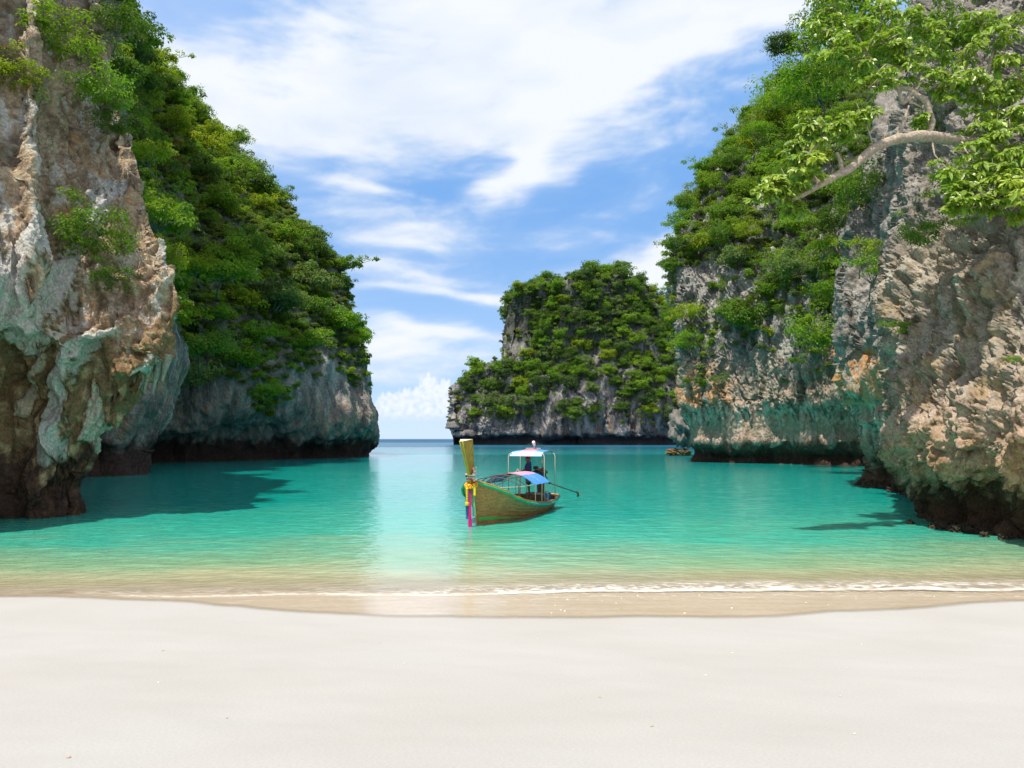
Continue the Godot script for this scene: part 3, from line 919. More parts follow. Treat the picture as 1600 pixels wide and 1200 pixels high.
func build_cliffs():
	add_flow([Vector3(-20.12, 2.61, -30.90), Vector3(-19.97, 4.11, -30.90), Vector3(-19.83, 5.75, -30.80), Vector3(-19.25, 6.76, -30.50), Vector3(-18.27, 7.61, -30.30), Vector3(-17.21, 8.10, -30.30)], [0.42, 0.50, 0.50, 0.40, 0.26, 0.12], 0.34, Color(0.42, 0.50, 0.46))
	add_flow([Vector3(-18.70, 3.01, -31.60), Vector3(-18.54, 4.54, -31.40), Vector3(-18.42, 5.78, -31.20)], [0.34, 0.36, 0.10], 0.26, Color(0.45, 0.49, 0.38))
	add_flow([Vector3(-20.66, 7.45, -28.20), Vector3(-19.89, 8.08, -28.20), Vector3(-19.66, 9.66, -28.40), Vector3(-19.32, 11.54, -28.60), Vector3(-19.21, 13.53, -29.00), Vector3(-19.71, 16.12, -30.00)], [0.50, 0.66, 0.46, 0.36, 0.24, 0.1], 0.3, Color(0.54, 0.59, 0.52))
	add_flow([Vector3(-19.17, 12.72, -29.00), Vector3(-18.98, 14.25, -29.50), Vector3(-19.51, 16.43, -30.40)], [0.16, 0.2, 0.1], 0.15, Color(0.50, 0.54, 0.46))
	add_flow([Vector3(-21.29, 4.64, -30.40), Vector3(-21.02, 5.85, -30.30), Vector3(-20.20, 6.95, -29.80)], [0.3, 0.26, 0.14], 0.18, Color(0.40, 0.37, 0.27))
	add_flow([Vector3(-19.05, 7.65, -30.60), Vector3(-18.89, 8.45, -30.40), Vector3(-18.76, 9.27, -30.40)], [0.12, 0.13, 0.08], 0.12, Color(0.50, 0.42, 0.38))
	add_flow([Vector3(-16.62, 5.27, -32.00), Vector3(-16.18, 6.27, -32.00), Vector3(-15.69, 6.98, -32.00)], [0.14, 0.2, 0.12], 0.2, Color(0.36, 0.46, 0.42))
	var net := [  # leftmost columns, out of view: headland added to cast shadow on the water
		[Vector3(-31.9, -2.0, -9.0), Vector3(-20.4, -2.0, -13.4), Vector3(-21.1, -2.0, -18.0), Vector3(-20.6, -2.0, -25.0), Vector3(-21.2, -2.0, -30.4), Vector3(-20.4, -2.0, -30.9), Vector3(-20.0, -2.0, -31.8), Vector3(-19.5, -2.0, -32.5), Vector3(-19.3, -2.0, -33.0), Vector3(-21.2, -2.0, -35.5), Vector3(-27.7, -2.0, -44.0), Vector3(-49.9, -2.0, -71.0)],
		[Vector3(-32.5, 0.0, -9.0), Vector3(-20.7, 0.0, -13.4), Vector3(-21.3, 0.0, -18.0), Vector3(-20.8, 0.0, -25.0), Vector3(-21.3, 0.0, -30.4), Vector3(-20.5, 0.0, -30.9), Vector3(-20.1, 0.0, -31.8), Vector3(-19.6, 0.0, -32.5), Vector3(-19.4, 0.0, -33.0), Vector3(-21.3, 0.0, -35.5), Vector3(-27.8, 0.0, -44.0), Vector3(-50.0, 0.0, -71.0)],
		[Vector3(-32.8, 1.2, -9.0), Vector3(-20.8, 1.2, -13.4), Vector3(-21.4, 1.2, -18.0), Vector3(-20.9, 1.2, -25.0), Vector3(-21.4, 1.2, -30.4), Vector3(-20.5, 1.2, -30.9), Vector3(-20.2, 1.2, -31.8), Vector3(-19.7, 1.2, -32.5), Vector3(-19.5, 1.2, -33.0), Vector3(-21.4, 1.2, -35.5), Vector3(-28.0, 1.2, -44.0), Vector3(-50.2, 1.2, -71.0)],
		[Vector3(-33.1, 2.4, -9.0), Vector3(-21.0, 2.4, -13.4), Vector3(-21.5, 2.4, -18.0), Vector3(-21.0, 2.4, -25.1), Vector3(-21.6, 2.4, -30.6), Vector3(-20.6, 2.4, -31.1), Vector3(-20.0, 2.4, -31.9), Vector3(-19.3, 2.4, -32.5), Vector3(-19.0, 2.4, -33.0), Vector3(-20.9, 2.4, -35.5), Vector3(-27.3, 2.4, -44.0), Vector3(-49.1, 2.4, -71.0)],
		[Vector3(-33.4, 3.2, -9.0), Vector3(-21.1, 3.2, -13.4), Vector3(-21.6, 3.2, -18.0), Vector3(-21.2, 3.3, -25.2), Vector3(-21.8, 3.4, -30.9), Vector3(-20.8, 3.4, -31.4), Vector3(-19.6, 3.4, -31.6), Vector3(-18.8, 3.4, -32.2), Vector3(-18.6, 3.4, -33.0), Vector3(-20.5, 3.4, -35.5), Vector3(-26.8, 3.4, -44.0), Vector3(-48.2, 3.4, -71.0)],
		[Vector3(-33.8, 3.9, -9.0), Vector3(-21.2, 3.9, -13.4), Vector3(-21.7, 4.0, -18.0), Vector3(-21.2, 4.4, -25.2), Vector3(-21.9, 4.6, -30.8), Vector3(-20.8, 4.6, -31.4), Vector3(-19.5, 4.6, -31.5), Vector3(-17.7, 4.6, -32.0), Vector3(-17.3, 4.6, -32.8), Vector3(-19.1, 4.6, -35.3), Vector3(-25.1, 4.6, -43.8), Vector3(-45.5, 4.6, -70.8)],
		[Vector3(-34.1, 4.7, -9.0), Vector3(-21.4, 4.7, -13.4), Vector3(-21.9, 4.9, -18.0), Vector3(-21.2, 5.5, -25.1), Vector3(-21.7, 6.0, -30.5), Vector3(-20.7, 6.0, -31.1), Vector3(-19.3, 6.0, -31.1), Vector3(-16.7, 6.0, -31.6), Vector3(-16.2, 6.0, -32.3), Vector3(-17.9, 6.0, -34.8), Vector3(-23.6, 6.0, -43.3), Vector3(-43.2, 6.0, -70.3)],
		[Vector3(-34.4, 5.3, -9.0), Vector3(-21.5, 5.3, -13.4), Vector3(-22.0, 5.5, -18.0), Vector3(-21.1, 6.4, -24.9), Vector3(-21.6, 7.0, -30.2), Vector3(-20.5, 7.0, -30.8), Vector3(-19.2, 7.0, -30.7), Vector3(-16.1, 7.0, -31.2), Vector3(-15.5, 7.0, -32.0), Vector3(-17.1, 7.0, -34.5), Vector3(-22.6, 7.0, -43.0), Vector3(-41.7, 7.0, -70.0)],
		[Vector3(-34.7, 5.8, -9.0), Vector3(-21.6, 5.8, -13.4), Vector3(-22.0, 6.0, -18.0), Vector3(-20.4, 7.1, -24.0), Vector3(-20.3, 7.8, -28.4), Vector3(-19.3, 7.8, -28.9), Vector3(-18.8, 7.8, -30.0), Vector3(-16.0, 7.8, -31.3), Vector3(-15.3, 7.8, -32.1), Vector3(-16.9, 7.8, -34.6), Vector3(-22.4, 7.8, -43.1), Vector3(-41.4, 7.8, -70.1)],
		[Vector3(-35.0, 6.5, -9.0), Vector3(-21.8, 6.5, -13.4), Vector3(-22.2, 6.7, -18.0), Vector3(-20.3, 8.1, -23.7), Vector3(-20.0, 9.0, -27.8), Vector3(-19.0, 9.0, -28.3), Vector3(-19.0, 9.0, -30.2), Vector3(-16.1, 9.0, -31.8), Vector3(-15.2, 9.0, -32.2), Vector3(-16.8, 9.0, -34.8), Vector3(-22.2, 9.0, -43.2), Vector3(-41.0, 9.0, -70.2)],
		[Vector3(-34.6, 7.6, -8.8), Vector3(-21.6, 7.6, -13.2), Vector3(-21.9, 8.0, -17.6), Vector3(-20.4, 9.8, -23.8), Vector3(-20.1, 11.0, -27.9), Vector3(-19.2, 11.0, -28.4), Vector3(-19.2, 11.0, -30.4), Vector3(-16.2, 11.0, -32.0), Vector3(-15.4, 11.0, -32.5), Vector3(-17.0, 11.0, -35.0), Vector3(-22.4, 11.0, -43.5), Vector3(-41.2, 11.0, -70.5)],
		[Vector3(-35.7, 9.4, -8.8), Vector3(-22.1, 9.4, -13.2), Vector3(-22.3, 9.8, -17.7), Vector3(-20.9, 12.3, -24.1), Vector3(-20.7, 14.0, -28.5), Vector3(-19.7, 14.0, -29.1), Vector3(-20.1, 14.0, -31.7), Vector3(-18.2, 14.0, -33.8), Vector3(-17.5, 14.0, -34.2), Vector3(-19.2, 14.0, -36.8), Vector3(-25.0, 14.0, -45.2), Vector3(-44.8, 14.0, -72.2)],
		[Vector3(-37.0, 11.4, -8.9), Vector3(-22.6, 11.4, -13.3), Vector3(-22.7, 12.0, -17.8), Vector3(-21.4, 15.3, -24.5), Vector3(-21.5, 17.5, -29.3), Vector3(-20.4, 17.5, -29.9), Vector3(-21.1, 17.5, -33.0), Vector3(-19.9, 17.5, -35.6), Vector3(-19.2, 17.5, -36.1), Vector3(-21.0, 17.5, -38.6), Vector3(-27.0, 17.5, -47.1), Vector3(-47.5, 17.5, -74.1)],
		[Vector3(-38.5, 13.7, -9.0), Vector3(-23.2, 13.7, -13.4), Vector3(-23.3, 14.5, -18.0), Vector3(-22.1, 18.7, -24.9), Vector3(-22.3, 21.5, -30.2), Vector3(-21.2, 21.5, -30.8), Vector3(-21.8, 21.5, -33.9), Vector3(-21.6, 21.5, -36.4), Vector3(-21.0, 21.5, -36.9), Vector3(-22.9, 21.5, -39.4), Vector3(-29.2, 21.5, -47.9), Vector3(-50.6, 21.5, -74.9)],
		[Vector3(-40.5, 16.9, -9.1), Vector3(-24.1, 16.9, -13.5), Vector3(-24.0, 17.9, -18.2), Vector3(-23.0, 23.4, -25.6), Vector3(-23.5, 27.0, -31.5), Vector3(-22.4, 27.0, -32.0), Vector3(-23.1, 27.0, -35.2), Vector3(-23.4, 27.0, -37.8), Vector3(-22.9, 27.0, -38.2), Vector3(-24.9, 27.0, -40.8), Vector3(-31.5, 27.0, -49.2), Vector3(-53.7, 27.0, -76.2)],
		[Vector3(-43.2, 21.0, -9.3), Vector3(-25.2, 21.0, -13.7), Vector3(-25.0, 22.2, -18.5), Vector3(-24.3, 29.3, -26.6), Vector3(-25.3, 34.0, -33.5), Vector3(-24.2, 34.0, -34.0), Vector3(-25.2, 34.0, -37.6), Vector3(-25.8, 34.0, -40.5), Vector3(-25.3, 34.0, -41.0), Vector3(-27.4, 34.0, -43.5), Vector3(-34.2, 34.0, -52.0), Vector3(-56.9, 34.0, -79.0)],
		[Vector3(-46.8, 25.6, -9.7), Vector3(-26.8, 25.6, -14.1), Vector3(-26.4, 27.2, -19.0), Vector3(-26.2, 36.1, -28.3), Vector3(-28.2, 42.0, -37.0), Vector3(-27.0, 42.0, -37.5), Vector3(-28.3, 42.0, -41.4), Vector3(-29.0, 42.0, -44.5), Vector3(-28.5, 42.0, -45.0), Vector3(-30.6, 42.0, -47.5), Vector3(-37.7, 42.0, -56.0), Vector3(-61.0, 42.0, -83.0)],
	]
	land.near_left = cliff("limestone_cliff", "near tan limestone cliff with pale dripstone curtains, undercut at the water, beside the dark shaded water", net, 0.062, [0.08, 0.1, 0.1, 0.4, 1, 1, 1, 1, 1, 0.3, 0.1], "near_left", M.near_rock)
	net = [
		[Vector3(-41.2, -3.0, -60.3), Vector3(-38.4, -3.0, -66.2), Vector3(-37.1, -3.0, -71.3), Vector3(-50.7, -3.0, -99.8), Vector3(-47.5, -3.0, -107.8), Vector3(-43.0, -3.0, -116.5), Vector3(-37.3, -3.0, -125.4), Vector3(-31.4, -3.0, -133.3), Vector3(-27.4, -3.0, -138.0), Vector3(-34.8, -3.0, -160.0), Vector3(-51.5, -3.0, -198.0)],
		[Vector3(-41.4, 0.0, -60.3), Vector3(-38.5, 0.0, -66.2), Vector3(-37.2, 0.0, -71.3), Vector3(-50.9, 0.0, -99.8), Vector3(-47.4, 0.0, -107.4), Vector3(-42.9, 0.0, -116.1), Vector3(-37.3, 0.0, -125.1), Vector3(-31.4, 0.0, -133.3), Vector3(-27.4, 0.0, -138.0), Vector3(-34.9, 0.0, -160.0), Vector3(-51.6, 0.0, -198.0)],
		[Vector3(-41.5, 1.5, -60.4), Vector3(-38.6, 1.5, -66.3), Vector3(-37.1, 1.5, -71.4), Vector3(-50.7, 1.5, -100.0), Vector3(-47.1, 1.5, -107.4), Vector3(-42.5, 1.5, -116.0), Vector3(-36.9, 1.5, -125.2), Vector3(-31.0, 1.5, -133.5), Vector3(-26.9, 1.5, -138.3), Vector3(-34.4, 1.5, -160.3), Vector3(-50.9, 1.5, -198.3)],
		[Vector3(-41.5, 3.0, -60.2), Vector3(-38.6, 3.0, -66.2), Vector3(-36.9, 3.0, -71.2), Vector3(-50.1, 3.0, -99.5), Vector3(-46.3, 3.0, -106.5), Vector3(-41.6, 3.0, -115.1), Vector3(-35.9, 3.0, -124.3), Vector3(-29.9, 3.0, -132.9), Vector3(-25.8, 3.0, -137.7), Vector3(-33.0, 3.0, -159.7), Vector3(-49.2, 3.0, -197.7)],
		[Vector3(-41.2, 5.0, -59.6), Vector3(-38.4, 5.0, -65.7), Vector3(-34.5, 5.0, -70.6), Vector3(-48.2, 5.0, -98.0), Vector3(-44.3, 5.0, -104.4), Vector3(-39.8, 5.0, -112.8), Vector3(-34.4, 5.0, -122.1), Vector3(-28.8, 5.0, -130.9), Vector3(-24.9, 5.0, -135.8), Vector3(-32.0, 5.0, -157.8), Vector3(-48.0, 5.0, -195.8)],
		[Vector3(-41.2, 8.0, -59.4), Vector3(-38.4, 8.0, -65.5), Vector3(-33.6, 8.0, -70.4), Vector3(-47.0, 8.0, -97.4), Vector3(-42.9, 8.0, -102.8), Vector3(-38.7, 8.0, -111.0), Vector3(-33.8, 8.0, -120.6), Vector3(-28.7, 8.0, -130.0), Vector3(-25.0, 8.0, -135.0), Vector3(-32.2, 8.0, -157.0), Vector3(-48.2, 8.0, -195.0)],
		[Vector3(-41.6, 12.0, -59.7), Vector3(-38.7, 12.0, -65.7), Vector3(-33.5, 12.0, -70.7), Vector3(-46.6, 12.0, -98.1), Vector3(-42.2, 12.0, -102.1), Vector3(-38.4, 12.0, -110.1), Vector3(-34.1, 12.0, -120.2), Vector3(-29.7, 12.0, -130.6), Vector3(-26.3, 12.0, -135.9), Vector3(-33.7, 12.0, -157.9), Vector3(-50.1, 12.0, -195.9)],
		[Vector3(-42.1, 17.0, -60.0), Vector3(-39.1, 17.0, -66.0), Vector3(-34.9, 17.0, -71.0), Vector3(-47.9, 17.0, -99.0), Vector3(-42.9, 17.0, -101.6), Vector3(-39.1, 17.0, -109.4), Vector3(-35.2, 17.0, -120.1), Vector3(-31.1, 17.0, -131.5), Vector3(-27.8, 17.0, -137.0), Vector3(-35.4, 17.0, -159.0), Vector3(-52.2, 17.0, -197.0)],
		[Vector3(-42.9, 23.0, -60.7), Vector3(-39.7, 23.0, -66.6), Vector3(-36.7, 23.0, -71.7), Vector3(-50.5, 23.0, -100.8), Vector3(-45.3, 23.0, -103.6), Vector3(-41.4, 23.0, -111.5), Vector3(-37.3, 23.0, -122.2), Vector3(-33.2, 23.0, -133.7), Vector3(-29.8, 23.0, -139.3), Vector3(-37.6, 23.0, -161.3), Vector3(-54.9, 23.0, -199.3)],
		[Vector3(-43.8, 30.0, -61.5), Vector3(-40.4, 30.0, -67.2), Vector3(-39.0, 30.0, -72.5), Vector3(-53.7, 30.0, -103.0), Vector3(-49.3, 30.0, -108.0), Vector3(-45.3, 30.0, -116.3), Vector3(-40.8, 30.0, -126.5), Vector3(-36.1, 30.0, -136.7), Vector3(-32.6, 30.0, -142.0), Vector3(-40.8, 30.0, -164.0), Vector3(-58.8, 30.0, -202.0)],
		[Vector3(-45.0, 38.0, -62.7), Vector3(-41.4, 38.0, -68.2), Vector3(-40.8, 38.0, -73.7), Vector3(-57.0, 38.0, -106.2), Vector3(-53.8, 38.0, -113.8), Vector3(-49.9, 38.0, -122.8), Vector3(-45.0, 38.0, -132.3), Vector3(-40.0, 38.0, -141.0), Vector3(-36.4, 38.0, -146.0), Vector3(-45.1, 38.0, -168.0), Vector3(-64.0, 38.0, -206.0)],
		[Vector3(-46.8, 47.0, -64.5), Vector3(-42.6, 47.0, -69.8), Vector3(-42.8, 47.0, -75.5), Vector3(-61.0, 47.0, -111.0), Vector3(-58.8, 47.0, -119.9), Vector3(-55.5, 47.0, -129.3), Vector3(-51.0, 47.0, -138.8), Vector3(-46.3, 47.0, -147.1), Vector3(-43.0, 47.0, -152.0), Vector3(-52.6, 47.0, -174.0), Vector3(-73.0, 47.0, -212.0)],
		[Vector3(-48.9, 57.0, -66.9), Vector3(-44.2, 57.0, -71.8), Vector3(-44.9, 57.0, -77.9), Vector3(-65.7, 57.0, -117.4), Vector3(-64.4, 57.0, -126.8), Vector3(-62.1, 57.0, -136.6), Vector3(-58.9, 57.0, -146.4), Vector3(-55.2, 57.0, -154.9), Vector3(-52.6, 57.0, -160.0), Vector3(-63.3, 57.0, -182.0), Vector3(-85.7, 57.0, -220.0)],
		[Vector3(-51.6, 68.0, -69.9), Vector3(-46.2, 68.0, -74.2), Vector3(-47.4, 68.0, -80.9), Vector3(-71.1, 68.0, -125.4), Vector3(-70.8, 68.0, -135.2), Vector3(-69.8, 68.0, -145.5), Vector3(-67.9, 68.0, -155.7), Vector3(-65.6, 68.0, -164.6), Vector3(-63.8, 68.0, -170.0), Vector3(-75.7, 68.0, -192.0), Vector3(-100.3, 68.0, -230.0)],
		[Vector3(-54.1, 80.0, -72.6), Vector3(-48.0, 80.0, -76.5), Vector3(-49.8, 80.0, -83.6), Vector3(-76.1, 80.0, -132.6), Vector3(-77.1, 80.0, -142.8), Vector3(-77.5, 80.0, -153.5), Vector3(-77.2, 80.0, -164.2), Vector3(-76.3, 80.0, -173.4), Vector3(-75.6, 80.0, -179.0), Vector3(-88.6, 80.0, -201.0), Vector3(-115.3, 80.0, -239.0)],
		[Vector3(-56.4, 92.0, -75.0), Vector3(-49.7, 92.0, -78.5), Vector3(-52.4, 92.0, -86.0), Vector3(-81.3, 92.0, -139.0), Vector3(-83.4, 92.0, -149.6), Vector3(-85.2, 92.0, -160.6), Vector3(-86.4, 92.0, -171.6), Vector3(-87.0, 92.0, -181.2), Vector3(-87.2, 92.0, -187.0), Vector3(-101.3, 92.0, -209.0), Vector3(-129.9, 92.0, -247.0)],
		[Vector3(-58.7, 105.0, -77.4), Vector3(-51.5, 105.0, -80.5), Vector3(-55.2, 105.0, -88.4), Vector3(-86.6, 105.0, -145.4), Vector3(-90.1, 105.0, -156.3), Vector3(-93.2, 105.0, -167.7), Vector3(-96.0, 105.0, -179.1), Vector3(-98.1, 105.0, -189.0), Vector3(-99.2, 105.0, -195.0), Vector3(-114.4, 105.0, -217.0), Vector3(-144.9, 105.0, -255.0)],
	]
	land.left_hill = cliff("limestone_cliff", "steep headland covered in forest above a grey streaked rock wall, behind the near tan cliff", net, 0.30, [0.3, 0.8, 1, 1, 1, 1, 1, 1, 0.6, 0.3], "left_hill", M.far_rock)
	net = [
		[Vector3(52.7, -2.0, -166.6), Vector3(35.9, -2.0, -129.6), Vector3(27.4, -2.0, -109.6), Vector3(29.9, -2.0, -105.6), Vector3(34.3, -2.0, -101.1), Vector3(38.5, -2.0, -96.6), Vector3(42.1, -2.0, -92.6), Vector3(45.3, -2.0, -88.6), Vector3(47.4, -2.0, -81.6), Vector3(62.1, -2.0, -73.6)],
		[Vector3(52.8, 0.0, -166.6), Vector3(35.9, 0.0, -129.6), Vector3(27.5, 0.0, -109.6), Vector3(30.0, 0.0, -105.6), Vector3(34.4, 0.0, -101.1), Vector3(38.6, 0.0, -96.6), Vector3(42.2, 0.0, -92.6), Vector3(45.4, 0.0, -88.6), Vector3(47.5, 0.0, -81.6), Vector3(62.2, 0.0, -73.6)],
		[Vector3(53.9, 1.4, -166.8), Vector3(36.8, 1.4, -129.8), Vector3(28.2, 1.4, -109.8), Vector3(30.6, 1.4, -105.8), Vector3(34.9, 1.4, -101.3), Vector3(39.0, 1.4, -96.8), Vector3(42.6, 1.4, -92.8), Vector3(45.6, 1.4, -88.8), Vector3(47.6, 1.4, -81.8), Vector3(62.5, 1.4, -73.8)],
		[Vector3(51.9, 2.8, -165.3), Vector3(35.2, 2.8, -128.3), Vector3(26.8, 2.8, -108.3), Vector3(29.3, 2.8, -104.3), Vector3(33.8, 2.8, -99.8), Vector3(38.0, 2.8, -95.3), Vector3(41.6, 2.8, -91.3), Vector3(44.8, 2.8, -87.3), Vector3(46.8, 2.8, -80.3), Vector3(61.3, 2.8, -72.3)],
		[Vector3(51.7, 3.8, -165.4), Vector3(35.0, 3.8, -128.4), Vector3(26.7, 3.8, -108.4), Vector3(29.2, 3.8, -104.4), Vector3(33.7, 3.8, -99.9), Vector3(38.0, 3.8, -95.4), Vector3(41.6, 3.8, -91.4), Vector3(44.8, 3.8, -87.4), Vector3(46.9, 3.8, -80.4), Vector3(61.5, 3.8, -72.4)],
		[Vector3(51.6, 5.0, -165.5), Vector3(34.9, 5.0, -128.5), Vector3(26.6, 5.0, -108.5), Vector3(29.2, 5.0, -104.5), Vector3(33.7, 5.0, -100.0), Vector3(38.0, 5.0, -95.5), Vector3(41.7, 5.0, -91.5), Vector3(44.9, 5.0, -87.5), Vector3(47.0, 5.0, -80.5), Vector3(61.6, 5.0, -72.5)],
		[Vector3(51.0, 6.4, -165.2), Vector3(34.5, 6.4, -128.2), Vector3(26.2, 6.4, -108.2), Vector3(28.8, 6.4, -104.2), Vector3(33.4, 6.4, -99.7), Vector3(37.8, 6.4, -95.2), Vector3(41.5, 6.4, -91.2), Vector3(44.7, 6.4, -87.2), Vector3(46.9, 6.4, -80.2), Vector3(61.5, 6.4, -72.2)],
		[Vector3(50.2, 7.4, -164.6), Vector3(33.9, 7.4, -127.6), Vector3(25.7, 7.4, -107.6), Vector3(28.3, 7.4, -103.6), Vector3(33.0, 7.4, -99.1), Vector3(37.4, 7.4, -94.6), Vector3(41.1, 7.4, -90.6), Vector3(44.4, 7.4, -86.6), Vector3(46.6, 7.4, -79.6), Vector3(61.0, 7.4, -71.6)],
		[Vector3(49.7, 8.4, -164.1), Vector3(33.5, 8.4, -127.1), Vector3(25.4, 8.4, -107.1), Vector3(28.0, 8.4, -103.1), Vector3(32.7, 8.4, -98.6), Vector3(37.1, 8.4, -94.1), Vector3(40.8, 8.4, -90.1), Vector3(44.1, 8.4, -86.1), Vector3(46.4, 8.4, -79.1), Vector3(60.7, 8.4, -71.1)],
		[Vector3(49.5, 10.0, -164.2), Vector3(33.3, 10.0, -127.2), Vector3(25.2, 10.0, -107.2), Vector3(27.9, 10.0, -103.2), Vector3(32.6, 10.0, -98.7), Vector3(37.1, 10.0, -94.2), Vector3(40.9, 10.0, -90.2), Vector3(44.2, 10.0, -86.2), Vector3(46.5, 10.0, -79.2), Vector3(60.8, 10.0, -71.2)],
		[Vector3(49.8, 14.0, -164.8), Vector3(33.6, 14.0, -127.8), Vector3(25.5, 14.0, -107.8), Vector3(28.2, 14.0, -103.8), Vector3(32.9, 14.0, -99.3), Vector3(37.4, 14.0, -94.8), Vector3(41.3, 14.0, -90.8), Vector3(44.7, 14.0, -86.8), Vector3(47.0, 14.0, -79.8), Vector3(61.6, 14.0, -71.8)],
		[Vector3(49.5, 20.0, -166.2), Vector3(33.4, 20.0, -129.2), Vector3(25.4, 20.0, -109.2), Vector3(28.2, 20.0, -105.2), Vector3(33.1, 20.0, -100.7), Vector3(37.9, 20.0, -96.2), Vector3(42.0, 20.0, -92.2), Vector3(45.5, 20.0, -88.2), Vector3(48.1, 20.0, -81.2), Vector3(63.2, 20.0, -73.2)],
		[Vector3(50.0, 27.0, -168.5), Vector3(33.8, 27.0, -131.5), Vector3(25.8, 27.0, -111.5), Vector3(28.7, 27.0, -107.5), Vector3(33.9, 27.0, -103.0), Vector3(38.9, 27.0, -98.5), Vector3(43.2, 27.0, -94.5), Vector3(46.9, 27.0, -90.5), Vector3(49.8, 27.0, -83.5), Vector3(65.6, 27.0, -75.5)],
		[Vector3(51.8, 34.0, -171.5), Vector3(35.3, 34.0, -134.5), Vector3(27.1, 34.0, -114.5), Vector3(30.1, 34.0, -110.5), Vector3(35.4, 34.0, -106.0), Vector3(40.5, 34.0, -101.5), Vector3(44.9, 34.0, -97.5), Vector3(48.8, 34.0, -93.5), Vector3(51.8, 34.0, -86.5), Vector3(68.6, 34.0, -78.5)],
		[Vector3(55.6, 41.0, -175.0), Vector3(38.4, 41.0, -138.0), Vector3(29.8, 41.0, -118.0), Vector3(32.7, 41.0, -114.0), Vector3(37.9, 41.0, -109.5), Vector3(42.9, 41.0, -105.0), Vector3(47.3, 41.0, -101.0), Vector3(51.2, 41.0, -97.0), Vector3(54.2, 41.0, -90.0), Vector3(72.0, 41.0, -82.0)],
		[Vector3(62.0, 49.0, -180.5), Vector3(43.7, 49.0, -143.5), Vector3(34.4, 49.0, -123.5), Vector3(37.1, 49.0, -119.5), Vector3(42.1, 49.0, -115.0), Vector3(46.9, 49.0, -110.5), Vector3(51.1, 49.0, -106.5), Vector3(54.9, 49.0, -102.5), Vector3(57.7, 49.0, -95.5), Vector3(77.2, 49.0, -87.5)],
		[Vector3(72.2, 58.0, -188.0), Vector3(52.1, 58.0, -151.0), Vector3(41.8, 58.0, -131.0), Vector3(44.2, 58.0, -127.0), Vector3(48.6, 58.0, -122.5), Vector3(52.9, 58.0, -118.0), Vector3(56.6, 58.0, -114.0), Vector3(60.0, 58.0, -110.0), Vector3(62.5, 58.0, -103.0), Vector3(84.1, 58.0, -95.0)],
		[Vector3(83.8, 68.0, -197.0), Vector3(61.9, 68.0, -160.0), Vector3(50.5, 68.0, -140.0), Vector3(52.4, 68.0, -136.0), Vector3(56.2, 68.0, -131.5), Vector3(59.9, 68.0, -127.0), Vector3(63.2, 68.0, -123.0), Vector3(66.2, 68.0, -119.0), Vector3(68.2, 68.0, -112.0), Vector3(92.4, 68.0, -104.0)],
		[Vector3(93.4, 80.0, -209.0), Vector3(70.2, 80.0, -172.0), Vector3(58.1, 80.0, -152.0), Vector3(60.0, 80.0, -148.0), Vector3(63.7, 80.0, -143.5), Vector3(67.4, 80.0, -139.0), Vector3(70.7, 80.0, -135.0), Vector3(73.7, 80.0, -131.0), Vector3(75.8, 80.0, -124.0), Vector3(103.4, 80.0, -116.0)],
	]
	land.right_wall = cliff("limestone_cliff", "tall grey cliff with shrubs and a band of teal drip stains above the water", net, 0.155, [0.2, 0.5, 1, 1, 1, 1, 1, 0.3, 0.15], "right_wall", M.far_rock)
